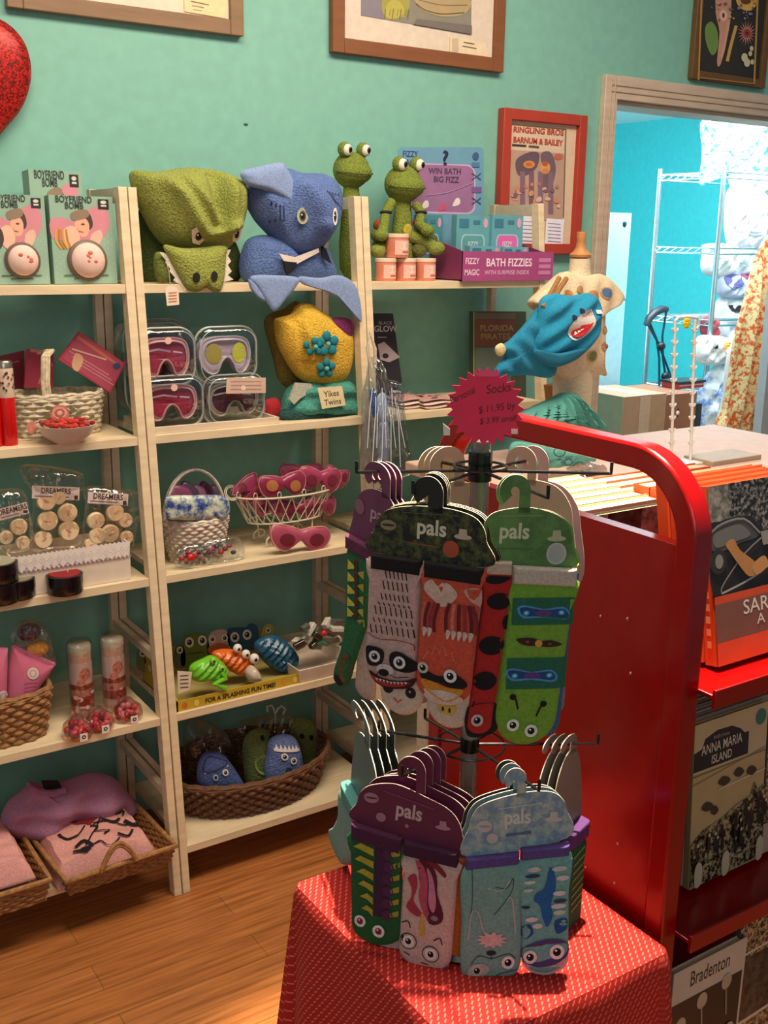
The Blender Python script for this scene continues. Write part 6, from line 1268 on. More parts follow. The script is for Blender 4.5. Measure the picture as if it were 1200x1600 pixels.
# ---- lower tier, front left: crocodile and unicorn
def croc(a):
    a.rect(590, 1322, 614, 1432, '#3c1838', 4, 10); 
    for i in range(6):
        y_ = 1330+i*19; a.ell(612, y_+2, 9, 8, '#4c2040'); a.poly([(588, y_-3), (566-(i % 2)*3+i*3, y_-9), (554+i*3, y_-2), (566+i*3, y_+1), (588, y_+8)], '#a8982c'); a.poly([(616, y_-2), (630, y_-8), (630, y_+1), (618, y_+4)], '#98902c')
    a.eye(567, 1444, 9.5, '#d8d4cc', pup='#7c1424'); a.eye(598, 1455, 10, '#d8d4cc', pup='#7c1424')
def unicorn(a):
    a.blob([(660, 1334), (676, 1330), (690, 1352), (692, 1380), (702, 1408), (698, 1424), (680, 1428), (668, 1400), (664, 1370)], '#5c1424'); a.blob([(655, 1334), (668, 1340), (676, 1362), (676, 1400), (684, 1424), (672, 1416), (662, 1390), (664, 1360)], '#b0485c')
    a.blob([(668, 1330), (690, 1334), (704, 1346), (702, 1352), (688, 1342)], '#7c2030'); a.blob([(644, 1362), (656, 1354), (660, 1372), (654, 1396), (668, 1414), (660, 1420), (642, 1408), (650, 1392), (650, 1376)], '#a03044')
    a.blob([(674, 1342), (684, 1356), (690, 1392), (686, 1410), (678, 1396), (678, 1366)], '#c07890'); a.ell(688, 1418, 11, 7, '#4c2030'); a.ell(688, 1418, 6, 4, '#94707c')
    a.poly([(664, 1450), (674, 1450), (671, 1414), (667, 1414)], '#c89c3c'); a.line([(636, 1434), (646, 1430), (650, 1440)], 2, '#2c1c20', 3); a.line([(688, 1454), (698, 1448), (702, 1458)], 2, '#2c1c20', 3)
    for x_, y_ in ((647, 1462), (684, 1476)): a.ell(x_, y_, 14, 13, '#1c1618'); a.ell(x_, y_, 12.6, 11.6, '#c8a898'); a.eye(x_, y_, 9, '#d8d0c8')
    a.line([(640, 1480), (650, 1484)], 1.6, '#2c1c20'); a.line([(668, 1492), (680, 1494)], 1.6, '#2c1c20')
    a.blob([(633, 1488), (650, 1498), (676, 1502), (702, 1498), (712, 1494), (702, 1508), (676, 1513), (648, 1507)], '#a81c3c')
def art_B1(a):
    a.text('pals', 640, 1276, 31, '#bca0a0', .09, .9, .025); a.ell(580, 1254, 12, 8, '#9c7080'); a.ell(580, 1254, 10, 1.6, '#5c1b3a'); hat(a, 695, 1278, 12, '#a87888'); a.ell(596, 1281, 8, 7, '#9c7080'); a.ell(638, 1288, 3, 3, '#9c7080')
    a.line([(600, 1240), (680, 1256)], 1, '#8c4c68')
B1c = [(556, 1296), (557, 1264), (564, 1246), (582, 1234), (620, 1228), (665, 1240), (700, 1252), (718, 1268), (726, 1290), (728, 1324)]
B1 = [dict(o=sock_o(547, 632, 1312, 1484, 3, .35), c='#1c5428', a=croc, cuff=(548, 1294, 634, 1318, '#451534', 12)), dict(o=sock_o(635, 722, 1330, 1514, -6, .42), c='#c4a498', a=unicorn, cuff=(634, 1308, 722, 1330, '#3c1230', 6), ctr=(676, 1430))]
pack('sock_pack', 'sock pack of green crocodile and cream unicorn socks on a maroon card', 644, 1205, ZLW, -.24, B1c, '#5e1b3a', (658, 15, 1183), B1, art_B1, 'maroon carded sock packs')
pack('sock_pack', 'maroon carded sock pack behind the crocodile one, orange sock at its side', 650, 1203, ZLW, -.24, [(x_+10, y_-6) for x_, y_ in B1c], '#5e1b3a', (666, 15, 1181), [dict(o=[(552, 1440), (640, 1470), (634, 1490), (610, 1494), (580, 1490), (562, 1478)], c='#b8a8a0', T=.004), dict(o=sock_o(700, 738, 1320, 1500, 2, .4), c='#b8682c')], None, 'maroon carded sock packs', back=.012)
for i in (0, 1): pack('sock_pack', ('third', 'fourth')[i]+' maroon carded sock pack from the front, its hook raised behind', 670+i*8, 1192-i*4, ZLW, -.24, [(x_+26+i*8, y_-16-i*6) for x_, y_ in B1c], '#5e1b3a', (682+i*8, 15, 1170-i*4), [], None, 'maroon carded sock packs')
# croc teeth strip at the toe
# ---- lower tier, front right: cat and whale
def catsock(a):
    k = '#2c4448'; a.line([(742, 1350), (744, 1400), (740, 1450)], 1.2, k, 3); a.line([(740, 1460), (744, 1418), (754, 1416), (762, 1440), (768, 1452)], 2, '#b8a8a0', 4); a.line([(797, 1400), (806, 1392), (812, 1420), (816, 1450)], 2, '#b8a8a0', 4)
    a.line([(780, 1376), (798, 1378), (808, 1362), (806, 1384), (790, 1408), (780, 1420)], 1.2, k, 4); a.line([(768, 1378), (790, 1382), (804, 1364)], 1, '#c8c0b8', 4)
    pts = []
    for i in range(22): a_ = 2*PI*i/22; r_ = 1 if i % 2 else .62; pts.append((778+27*r_*cos(a_), 1460+14*r_*sin(a_)))
    a.poly(pts, '#c8a8a4'); a.ell(778, 1481, 8, 4, '#1c2424'); a.line([(778, 1484), (779, 1492)], 1.4, k); a.line([(746, 1500), (758, 1486), (780, 1490), (806, 1482), (818, 1490)], 1.4, k, 4)
    a.blob([(740, 1514), (750, 1500), (770, 1500), (776, 1510), (764, 1518), (748, 1520)], '#a8a898'); a.eye(756, 1510, 9, '#b8b0a8'); a.eye(806, 1496, 10.5, '#dcd4cc'); a.line([(744, 1520), (770, 1526), (796, 1514), (822, 1508)], 1.2, k, 4)
def whale(a):
    a.blob([(864, 1345), (872, 1352), (876, 1376), (870, 1400), (874, 1420), (866, 1438), (858, 1424), (852, 1404), (842, 1396), (846, 1384), (858, 1376)], '#1c5c98'); a.blob([(826, 1440), (838, 1434), (844, 1448), (832, 1458), (824, 1452)], '#1c4c80'); a.blob([(878, 1428), (896, 1424), (898, 1440), (882, 1448)], '#1c4c80')
    for x_, y_, w_, h_, c_ in ((840, 1348, 11, 4, '#b8b8b4'), (838, 1358, 12, 3, '#2c4050'), (880, 1346, 12, 4, '#b8b8b4'), (886, 1360, 10, 4, '#c8c4c0'), (834, 1368, 9, 3, '#c8c4c0'), (882, 1384, 10, 4, '#c8c4c0'), (884, 1396, 11, 3, '#2c4050'), (830, 1407, 7, 2.4, '#2c3440'), (882, 1404, 12, 4, '#c8c4c0'), (840, 1426, 10, 4, '#c8c4c0'), (850, 1436, 8, 4, '#c8c4c0'), (884, 1414, 10, 4, '#b8b8b4'), (832, 1380, 8, 3, '#b8b8b4')): a.ell(x_, y_, w_, h_, c_, -.1)
    a.blob([(828, 1474), (848, 1462), (876, 1456), (900, 1462), (903, 1482), (884, 1496), (854, 1502), (830, 1494)], '#4c3c70'); a.blob([(832, 1496), (854, 1503), (884, 1497), (903, 1484), (900, 1504), (872, 1518), (842, 1512)], '#c0a4a4')
    a.eye(841, 1486, 11, '#dcd4cc'); a.eye(884, 1477, 12, '#e4dcd4')
def art_B2(a):
    a.text('pals', 812, 1284, 31, '#c4c0b4', -.06, .9, .025); a.ell(760, 1289, 12, 9, '#b8b0a8'); a.ell(760, 1289, 10, 1.6, '#7c98a0'); a.ell(773, 1307, 9, 8, '#b8b0a8'); hat(a, 868, 1272, 14, '#b8b4ac'); a.line([(794, 1302), (834, 1297)], 4, '#4c6478'); a.line([(780, 1262), (850, 1252)], 1, '#c8ccc0')
B2c = [(734, 1336), (736, 1290), (742, 1270), (756, 1256), (790, 1244), (830, 1236), (862, 1236), (880, 1246), (888, 1262), (891, 1306)]
pack('sock_pack', 'sock pack of teal cat and blue whale socks on a pale blue card', 822, 1222, ZLW, .16, B2c, MARBLE, (816, 14, 1201), [
    dict(o=[(732, 1348), (818, 1340), (824, 1400), (828, 1460), (828, 1500), (820, 1522), (796, 1536), (764, 1540), (740, 1530), (730, 1508), (729, 1440)], c='#729c94', a=catsock, cuff=(731, 1336, 817, 1352, '#54407c', -10), ctr=(778, 1440)),
    dict(o=[(818, 1336), (895, 1322), (899, 1390), (902, 1440), (904, 1486), (898, 1506), (870, 1519), (840, 1512), (828, 1492), (826, 1450), (820, 1400)], c='#6ca09c', a=whale, cuff=(818, 1320, 896, 1336, '#54407c', -9), ctr=(862, 1420), w=.001)], art_B2, 'sea blue carded sock packs')
for i in (0, 1): pack('sock_pack', ('second', 'third')[i]+' sea blue carded sock pack, mostly hidden behind the cat and whale socks', 816-i*5, 1218-i*5, ZLW, .16, [(x_-5*(i+1), y_-4*(i+1)) for x_, y_ in B2c], '#20282c' if i else '#6c8088', (810-i*5, 14, 1196-i*5), [], None, 'sea blue carded sock packs', back=.004)
# ---- lower tier, side arms: packs seen edge-on
for i in range(4):
    x_ = 566+i*13; s = [dict(o=[(540, 1290), (578, 1290), (576, 1340), (560, 1380), (540, 1420), (520, 1424), (514, 1412), (526, 1380), (536, 1340)], c='#6f9890', cuff=(544, 1270, 578, 1292, '#4f8c88', 0), ctr=(552, 1340), T=.012)] if i == 0 else []
    pack('sock_pack', ('outermost', 'second', 'third', 'innermost')[i]+' edge-on sock pack, left end of lower tier'+(', teal sock hanging low' if i == 0 else ''), x_+10, 1142, ZLW, -1.30, [(x_-16, 1300), (x_-14, 1200), (x_-8, 1172), (x_+4, 1160), (x_+16, 1172), (x_+24, 1200), (x_+26, 1300)], ['#5c7470', '#1c1c1c', '#20382c', '#2c3c34'][i], (x_+8, 8, 1128), s, None, 'edge-on sock packs at the left of the lower tier', edge='#cfc4b4')
for i in range(3):
    x_ = 902-i*14; s = [dict(o=sock_o(884, 912, 1310, 1458, 0, .5), c='#1f6038', cuff=(884, 1288, 914, 1314, '#5c3470', 0), T=.014, a=lambda a: [a.line([(890, 1330+12*j), (908, 1326+12*j)], 2.4, '#8cac58') for j in range(8)])] if i == 0 else []
    pack('sock_pack', ('outermost', 'second', 'third')[i]+' sock pack, right end of lower tier'+(', green striped sock with purple cuff' if i == 0 else ', white card edge showing'), x_-8, 1163, ZLW, 1.12, [(x_-30, 1310), (x_-30, 1220), (x_-20, 1180), (x_-6, 1170), (x_+4, 1190), (x_+10, 1230), (x_+12, 1310)], ['#8c8474', '#7c7468', '#94897c'][i], (x_-6, 9, 1146), s, None, 'edge-on sock packs at the right of the lower tier')

# ================================================================== RED BOOK CART
RED = ('#8c0304', 'gloss'); CX0, CX1 = 1.0, 2.30; t = thing('book_cart', 'glossy red metal book cart with rounded hoop ends and sloping shelves of books', 'cart', (CX0, .82, 0)); L = Vector((CX0, .82, 0))
def hoop(mb, x0):
    r0, yF, yB, zt = .115, .826, 1.365, 1.253; w_ = .032; th = .033; prof = []
    path = [(yF, .08), (yF, zt-r0)]+[(yF+r0-r0*cos(a_), zt-r0+r0*sin(a_)) for a_ in [PI/2*i/10 for i in range(1, 11)]]+[(yB-r0+r0*sin(a_), zt-r0+r0*cos(a_)) for a_ in [PI/2*i/10 for i in range(0, 11)]]+[(yB, .08)]
    rings = []
    for i, (y_, z_) in enumerate(path):
        a_, b_ = path[max(i-1, 0)], path[min(i+1, len(path)-1)]; d = Vector((b_[0]-a_[0], b_[1]-a_[1])).normalized(); nx = Vector((d.y, -d.x)); iy, iz = y_+nx.x*th, z_+nx.y*th
        rings.append([Vector((x0, y_, z_)), Vector((x0+w_, y_, z_)), Vector((x0+w_, iy, iz)), Vector((x0, iy, iz))])
    mb.loft(rings, RED, cap=True, smooth=False)
for x0 in (CX0, CX1):
    mb = MB(L); hoop(mb, x0); mb.build('end_hoop', t, bev=.004)
    mb = MB(L); mb.box(x0+.004, x0+.024, .858, 1.335, .12, 1.137, RED)
    if x0 == CX0:
        for x_, y_ in ((980, 967), (938, 963), (985, 1052), (920, 1293), (965, 1318), (915, 1355), (960, 1380)): q = PX(x_, y_, x0+.003); mb.ball(q, .0012, .0022, .0022, ('#d8b0a8', 'metal'), n=10, m=6)
    mb.build('end_panel', t, bev=.002)
a0, a1 = CX0+.034, CX1
for zz_ in (.955, .600, .245):
    mb = MB(L); mb.box(a0, a1, .802, .808, zz_-.024, zz_+.002, RED); mb.box(a0, a1, .808, 1.085, zz_-.012, zz_-.006, RED); mb.box(a0, a1, 1.095, 1.36, zz_-.012, zz_-.006, RED); mb.box(a0, a1, 1.355, 1.362, zz_-.024, zz_+.002, RED)
    mb.build('shelf', t, bev=.0012)
mb = MB(L); mb.box(a0, a1, 1.086, 1.094, .2, 1.10, RED); mb.build('centre_panel', t)
for (x_, y_) in ((CX0+.016, .85), (CX0+.016, 1.34), (CX1+.016, .85), (CX1+.016, 1.34)):
    mb = MB(L); mb.ball((x_, y_, .038), .012, .037, .037, ('#1c1c1c', 'plastic')); mb.box(x_-.014, x_+.014, y_-.01, y_+.01, .06, .09, ('#8c8c8c', 'metal')); mb.build('caster', t)

def book(name, label, x0, Y, z0, w_, h_, th, lean, cover_art, covercol, spine, group=None, art=True, px=None):
    """standing face-out book: front lower left corner at (x0, Y, z0), leaning back by lean"""
    tt = thing(name, label, 'book', (x0, Y, z0), group); R_ = Matrix.Rotation(-lean, 3, 'X'); 
    def fr(x, y, z): return R_ @ Vector((x, y, z))
    mb = MB(); P_ = [fr(*q) for q in ((.001, .001, .001), (w_-.002, .001, .001), (w_-.002, th-.001, .001), (.001, th-.001, .001), (.001, .001, h_-.003), (w_-.002, .001, h_-.003), (w_-.002, th-.001, h_-.003), (.001, th-.001, h_-.003))]; mb.hexa(P_, ('#ccb88c', 'paper'))
    for k_ in range(1, 4): y_ = th*k_/4; mb.add([fr(.002, y_, h_-.0028), fr(w_-.002, y_, h_-.0028), fr(w_-.002, y_+.0004, h_-.0028), fr(.002, y_+.0004, h_-.0028)], [(0, 1, 2, 3)], ('#a8946c', 'paper'))
    mb.build('pages', tt)
    mb = MB()
    for y0_, y1_ in ((0, .0009), (th-.0009, th)): mb.hexa([fr(*q) for q in ((0, y0_, 0), (w_, y0_, 0), (w_, y1_, 0), (0, y1_, 0), (0, y0_, h_), (w_, y0_, h_), (w_, y1_, h_), (0, y1_, h_))], covercol)
    mb.hexa([fr(*q) for q in ((-.0008, 0, 0), (0, 0, 0), (0, th, 0), (-.0008, th, 0), (-.0008, 0, h_), (0, 0, h_), (0, th, h_), (-.0008, th, h_))], spine)
    if art: cover_art(Art(mb, lambda x, y, w=0: fr(x*w_, -w, (1-y)*h_), off=.0004)); 
    a = Art(mb, lambda x, y, w=0: fr(-.0008-w, th*(1-y), h_*x), off=.0004); 
    if spine[0] == '#d84a1c': a.text('SARASOTA A HISTORY', .42, .72, .05, '#e8b890', 0, 1.1) if 0 else [a.rect(.1+.07*i, .3, .14+.07*i, .7, '#e89060') for i in range(8)]
    mb.build('cover', tt); return tt
OR = ('#d84a1c', 'card')
def sarasota(a):
    a.rect(0, 0, 1, .61, SPECK, 6, 6); a.rect(0, 0, .2, .2, PHOTO_L); a.blob([(0, .24), (.1, .2), (.4, .2), (.55, .3), (.85, .3), (1, .36), (1, .52), (.7, .58), (.3, .62), (0, .62)], '#1d1b1a')
    a.blob([(.0, .26), (.14, .22), (.34, .22), (.48, .32), (.3, .34), (.04, .37)], '#4a4845'); a.blob([(.03, .27), (.14, .245), (.3, .24), (.4, .31), (.2, .33), (.05, .34)], '#6c6a66')
    a.line([(0, .255), (.12, .215), (.34, .21), (.5, .31)], .012, '#8c8a84', 3); a.line([(.08, .6), (.4, .55), (.7, .46), (.9, .4)], .012, '#a8a49c', 4); a.line([(.08, .6), (.1, .55), (.34, .4), (.62, .3)], .01, '#8c8880', 4)
    a.ell(.06, .42, .08, .07, '#2c2a28'); a.ell(.07, .42, .04, .04, '#84827c'); a.quad([(.5, .3), (.75, .3), (.72, .38), (.52, .38)], '#8a8884')
    a.blob([(.14, .33), (.22, .31), (.28, .38), (.42, .46), (.46, .52), (.36, .54), (.26, .46), (.18, .38)], '#b88048'); a.blob([(.4, .48), (.52, .44), (.56, .5), (.44, .54)], '#c48c54'); a.blob([(.6, .4), (.78, .38), (.8, .46), (.66, .48)], '#a09c98'); a.blob([(.82, .38), (.95, .4), (.98, .48), (.86, .48)], '#b0783c')
    a.rect(0, .61, 1, .655, '#cf4a26'); a.rect(.0, .655, 1, .87, '#7c5040'); a.text('SARASOTA', .66, .745, .115, '#e4d8c8', 0, 1.35, .005); a.text('A History', .66, .82, .085, '#e4d8c8', 0, 1.45, .003)
    a.rect(0, .87, 1, 1, '#e04a20'); a.text('JEFF LAHURD', .75, .915, .04, '#f0a070', 0, 1.3) if 0 else a.line([(.6, .9), (.95, .9)], .018, '#ee9a60')
ZB = .957; Bq = PZ(1120, 1042, ZB); Bq.y = max(Bq.y, .815); bx = PY(1120, 1042, Bq.y).x; bst = None
for ln in [i*.02 for i in range(0, 22)]:
    for h_ in [.2+.004*j for j in range(26)]:
        q = proj((bx, Bq.y+h_*sin(ln), ZB+h_*cos(ln))); e = abs(q[0]-1103)*1.5+abs(q[1]-759)
        if bst is None or e < bst[0]: bst = (e, ln, h_)
_, LS, HS = bst
for i, lb in enumerate(('front copy of the orange book titled SARASOTA on the cart top shelf', 'second copy of the orange SARASOTA book, behind the front one', 'third copy of the orange SARASOTA book', 'fourth copy of the orange SARASOTA book, rearmost of the front stack')):
    book('book', lb, bx-.004*i, Bq.y+.0195*i/cos(LS), ZB, .20, HS, .018, LS, sarasota, OR, OR, 'orange SARASOTA books on the top shelf', art=(i == 0))
zc2 = PY(1000, 784, 1.106).z; xo2 = PY(1034, 770, 1.11).x
for i in range(5): book('book', ('frontmost', 'second', 'third', 'fourth', 'rearmost')[i]+' orange spined book of the back row column right of the cream books', xo2, 1.10+i*.036, ZB-.003, .27, zc2-ZB+(.014 if i < 2 else .0), .033, 0, None, OR, OR, 'orange spined back row books', art=False)
# rear rows seen through the hoop
q = PY(1062, 800, 1.045); zt_ = PY(990, 796, 1.045).z
book('book', 'black and white photo book seen through the cart hoop, behind the red end panel', 1.045, 1.045, ZB-.003, .19, zt_-ZB+.003, .012, 0, lambda a: (a.rect(0, 0, 1, 1, PHOTO_D, 4, 4), a.rect(.5, 0, .95, .5, PHOTO_L), a.rect(0, 0, .14, .5, PHOTO_L)), ('#3a3834', 'card'), ('#8c8478', 'card'))
for i in range(6):
    zt_ = zc2+.003+.0006*i; book('book', ('first', 'second', 'third', 'fourth', 'fifth', 'sixth')[i]+' book behind the cart centre panel, cream page tops showing', 1.04, 1.106+i*.031, ZB-.003, xo2-1.04-.003, zt_-ZB, .028, 0, None, ('#c8bc98', 'card'), ('#c8bc98', 'card'), 'back row books on the cart', art=False)
# second shelf: ANNA MARIA ISLAND
def anna(a):
    a.rect(0, 0, 1, 1, '#b89c6c', 4, 4); a.rect(0, 0, 1, .3, '#c0aa80', 3, 3)
    a.poly([(0, .285), (0, .17), (.1, .155), (.14, .1), (.3, .07), (.5, .075), (.62, .11), (.68, .145), (.74, .145), (.74, .285)], '#1c1a1c'); a.text('IMAGES of America', .36, .12, .03, '#a89c84', 0, .9); a.text('ANNA MARIA', .37, .195, .085, '#d8ccb4', 0, 1.05, .005); a.text('ISLAND', .37, .265, .075, '#d8ccb4', 0, 1.1, .005)
    a.ell(.9, .08, .075, .05, '#3c7468'); a.line([(0, .36), (1, .28)], .006, '#8c744c'); a.line([(0, .31), (1, .30)], .008, '#7c6848'); a.line([(.35, .44), (1, .42)], .01, '#d0bc94')
    for (x_, y_, w_) in ((.42, .40, .14), (.62, .38, .12), (.8, .40, .12), (.2, .52, .13), (.3, .56, .09)): a.blob([(x_-w_*.6, y_), (x_-w_*.2, y_-.03), (x_+w_*.3, y_-.02), (x_+w_*.6, y_+.01), (x_, y_+.03)], '#3c3024')
    a.poly([(0, .72), (.15, .66), (.4, .63), (.62, .58), (.8, .56), (.85, .48), (.9, .54), (1, .52), (1, .98), (0, 1)], CROWD)
    for i in range(34): x_ = rnd.random(); y_ = .74-.2*x_+rnd.uniform(0, .2); a.blob([(x_-.02, y_+.06), (x_-.015, y_-.02), (x_+.015, y_-.02), (x_+.02, y_+.06)], rnd.choice(['#14100c', '#1c1610', '#2c2218']), 10); a.ell(x_, y_-.03, .016, .012, rnd.choice(['#8c7450', '#3c3024', '#c8b088']), n=8)
    for x_ in (.05, .42, .9): a.blob([(x_-.05, .86), (x_, .82), (x_+.05, .86), (x_+.04, .96), (x_-.04, .97)], '#c8b08c')
P0 = PZ(1075, 1390, .602); best = None
P1 = PZ(1185, 1352, .602); bw = P1.x-P0.x
for ln in [i*.02 for i in range(0, 30)]:
    for h_ in [.2+.005*j for j in range(20)]:
        q = proj((P0.x, P0.y+h_*sin(ln), .602+h_*cos(ln))); e = abs(q[0]-1086)*1.5+abs(q[1]-1136)
        if best is None or e < best[0]: best = (e, ln, h_)
_, LN, BH = best
bw = .158
book('book', 'sepia book titled ANNA MARIA ISLAND leaning back on the middle cart shelf', P0.x, P0.y, .602, bw, BH, .008, LN, anna, ('#b89c6c', 'card'), ('#8c7850', 'card'), 'books on the middle cart shelf')
book('book', 'dark photo book right of ANNA MARIA ISLAND, cut by the right edge', P0.x+bw+.010, P0.y+.004, .602, .16, BH*.97, .01, LN, lambda a: (a.rect(0, 0, 1, .28, '#241c1c'), a.rect(0, .28, 1, .8, CROWD, 3, 3), a.rect(0, .8, 1, 1, '#c09c84')), ('#b0987c', 'card'), ('#4c4038', 'card'), 'books on the middle cart shelf')
for i in range(5): book('book', ('first', 'second', 'third', 'fourth', 'fifth')[i]+' pale book behind ANNA MARIA ISLAND, only its top edge showing', P0.x+.004*i, P0.y+.01+.0115*i, .602, bw+.02, BH+.004+.002*i, .010, LN, None, (['#8c8078', '#a89c8c'][i % 2], 'card'), ('#b0a494', 'card'), 'pale books behind on the middle cart shelf', art=False)
# bottom shelf
def braden(a):
    a.rect(0, 0, 1, 1, '#b8b0a0', 3, 3); a.text('Bradenton', .5, .13, .13, '#2c2824', 0, 1.0, .01); a.rect(.0, .2, .97, .8, '#1c1814', 2, 2)
    for (x_, y_) in ((.15, .35), (.42, .26), (.75, .22), (.2, .6), (.5, .55), (.85, .55)): a.ell(x_, y_, .07, .05, '#a89c84'); a.line([(x_, y_+.04), (x_+.04, y_+.22)], .02, '#8c8068')
q0 = PY(1056, 1524, .835); q1 = PY(1139, 1478, .835)
zt_ = (q0.z+q1.z)/2
book('book', 'photo book titled Bradenton on the bottom cart shelf beside the table corner', q0.x-.004, .835, .248, q1.x-q0.x+.045, q1.z-.248+.0, .01, 0, braden, ('#b8b0a0', 'card'), ('#8c8474', 'card'), 'books on the bottom cart shelf')
q2 = PY(1148, 1468, .84)
book('book', 'sepia photo book at the bottom right, showing a crowd and a framed photo', q2.x+.012, .84, .248, .18, q2.z-.248+.02, .012, 0, lambda a: (a.rect(0, 0, 1, 1, CROWD, 4, 4), a.line([(0, .2), (1, .17)], .012, '#c8bca8'), a.rect(0, .22, 1, .6, PHOTO_D, 3, 3), a.line([(0, .62), (1, .58)], .02, '#c8bca8')), ('#4c4034', 'card'), ('#4c4034', 'card'), 'books on the bottom cart shelf')

# ================================================================== DISPLAY COUNTER BEHIND THE CART
CZ = .985; t = thing('display_counter', 'pale pinkish display counter behind the red cart, in front of the doorway', 'counter', (1.9, 1.75, 0)); L = Vector((1.9, 1.75, 0))
mb = MB(L); mb.box(1.42, 2.52, 1.42, 2.06, CZ-.03, CZ, ('#d8b4a0', 'paint')); mb.build('worktop', t, bev=.004)
for x_ in (1.46, 2.46):
    for y_ in (1.46, 2.0): mb = MB(L); mb.box(x_, x_+.04, y_, y_+.04, 0, CZ-.03, ('#d8ccb8', 'wood')); mb.build('leg', t)
mb = MB(L); mb.box(1.47, 2.49, 1.47, 2.03, CZ-.09, CZ-.03, ('#cdbba2', 'wood')); mb.build('apron', t)

# mannequin
YM = 1.98; p = PY(905, 430, YM); L = Vector((p.x, YM, CZ)); t = thing('child_mannequin', 'cream child torso mannequin with turned wooden neck knob, standing on the counter', 'mannequin', L)
k_ = (PY(1005, 430, YM).x-PY(905, 430, YM).x)/100; zf = lambda y: PY(905, y, YM).z
mb = MB(L); mb.lathe(L.x, YM, 0, [(.013, zf(404)), (.026, zf(402)), (.027, zf(398)), (.017, zf(392)), (.0125, zf(386)), (.0105, zf(374)), (.0125, zf(364)), (.0115, zf(362))], ('#b87c44', 'wood'), n=28); mb.build('neck_knob', t)
def tor(y, a, b): z_ = zf(y); return [Vector((L.x+a*cos(2*PI*i/32), YM+b*sin(2*PI*i/32), z_)) for i in range(32)]
mb = MB(L); mb.loft([tor(650, .052, .04), tor(600, .055, .045), tor(540, .056, .048), tor(480, .062, .045), tor(446, .058, .036), tor(434, .032, .028), tor(420, .026, .026), tor(404, .025, .025)], ('#dcc8a8', 'cloth')); mb.build('torso', t)
mb = MB(L); mb.lathe(L.x, YM, CZ, [(.045, 0), (.045, .006), (.008, .012), (.007, zf(650)-CZ)], ('#b87c44', 'wood'), n=28); mb.build('stand', t)
Ls = Vector((L.x, YM-.04, zf(560))); t = thing('toddler_shirt', 'cream toddler t-shirt with coloured dots, worn by the mannequin', 't-shirt', Ls)
mb = MB(Ls); S = puff(mb, FY(YM-.03), [(866, 440), (885, 424), (900, 431), (920, 431), (938, 428), (958, 440), (975, 464), (960, 474), (945, 462), (944, 500), (943, 580), (940, 586), (868, 584), (872, 470), (862, 466), (842, 476), (836, 468)], .03, ('#dcc4a0', 'cloth'), B=.09, n=110, rings=14, c=(905, 505), disp=lambda x, y: .003*sin(x*.25+y*.08)); mb.build('shirt', t)
for (x_, y_, r_, c_) in ((937, 457, 9, '#4c6c90'), (895, 452, 6, '#c88858'), (915, 462, 9, '#c87c4c'), (878, 458, 6, '#b8703c'), (914, 555, 9, '#6c7c4c'), (936, 540, 7, '#b88068'), (939, 515, 6, '#c8a050')): mb = MB(Ls); a = Art(mb, S, off=.0022, kind='cloth'); a.ell(x_, y_, r_, r_*1.05, '#b8945c'); a.ell(x_, y_, r_*.8, r_*.85, c_); mb.build('dot_print', t)
# turquoise shark outfit
TQ = ('#1f8cb0', 'cloth'); Ls = PY(880, 590, YM-.12); t = thing('shark_swimsuit', 'turquoise toddler swimsuit and cap with a red grinning shark mouth, hanging on the mannequin', 'swimwear', Ls)
mb = MB(Ls); S = puff(mb, FY(YM-.10), [(845, 470), (862, 458), (890, 462), (920, 458), (935, 470), (938, 500), (930, 530), (906, 556), (880, 566), (846, 560), (834, 540), (840, 500)], .035, TQ, B=.03, n=90, rings=14, disp=lambda x, y: .005*sin(x*.16+y*.2)); mb.build('cap', t)
mb = MB(Ls); puff(mb, FY(YM-.09), [(846, 478), (856, 500), (852, 540), (870, 570), (860, 590), (820, 586), (776, 588), (780, 572), (792, 560), (780, 545), (800, 530), (828, 500)], .018, ('#1c7c9c', 'cloth'), B=.03, n=80, rings=12, disp=lambda x, y: .005*sin(x*.2-y*.15)); mb.build('swimsuit_body', t)
mb = MB(Ls); puff(mb, FY(YM-.128), [(836, 546), (870, 552), (914, 544), (900, 562), (866, 574), (840, 562)], .012, ('#17708c', 'cloth'), n=50); mb.build('cap_brim', t)
mb = MB(Ls); a = Art(mb, S, off=.003, kind='cloth'); a.blob([(873, 506), (888, 490), (908, 481), (914, 498), (906, 516), (890, 528), (876, 528), (872, 516)], '#e0d8d0'); a.blob([(877, 509), (892, 495), (906, 487), (910, 499), (902, 512), (889, 523), (878, 523)], '#c81c20')
for i in range(6): x_ = 880+i*4.8; y_ = 505-i*3.0; a.poly([(x_-1.6, y_-1), (x_+3.2, y_-3), (x_+1.6, y_+6)], '#e8e0d8'); a.poly([(x_, y_+17-i*.6), (x_+4.4, y_+14-i*.6), (x_+2, y_+9)], '#e8e0d8')
a.ell(879, 494, 3, 4, '#16243c'); a.ell(892, 484, 3, 4, '#16243c'); a.rect(918, 483, 927, 489, '#d8e0e4'); mb.build('shark_face', t)
mb = MB(Ls); 
for P_ in ([(885, 435), (872, 455), (860, 482)], [(874, 434), (862, 456), (848, 480)]): mb.tube([PY(x_, y_, YM-.085-.012*i) for i, (x_, y_) in enumerate(P_)], .006, ('#9c6c3c', 'cloth'), n=8)
mb.build('strap', t)
# cream ribbon
Ls = PY(785, 545, YM-.13); mb = MB(Ls); puff(mb, FY(YM-.13), [(774, 542), (784, 536), (790, 546), (784, 556), (776, 554)], .008, ('#d0c090', 'cloth'), n=24); tag(mb.build('cream_bow'), 'small cream bow at the left tip of the turquoise swimsuit', 'bow')
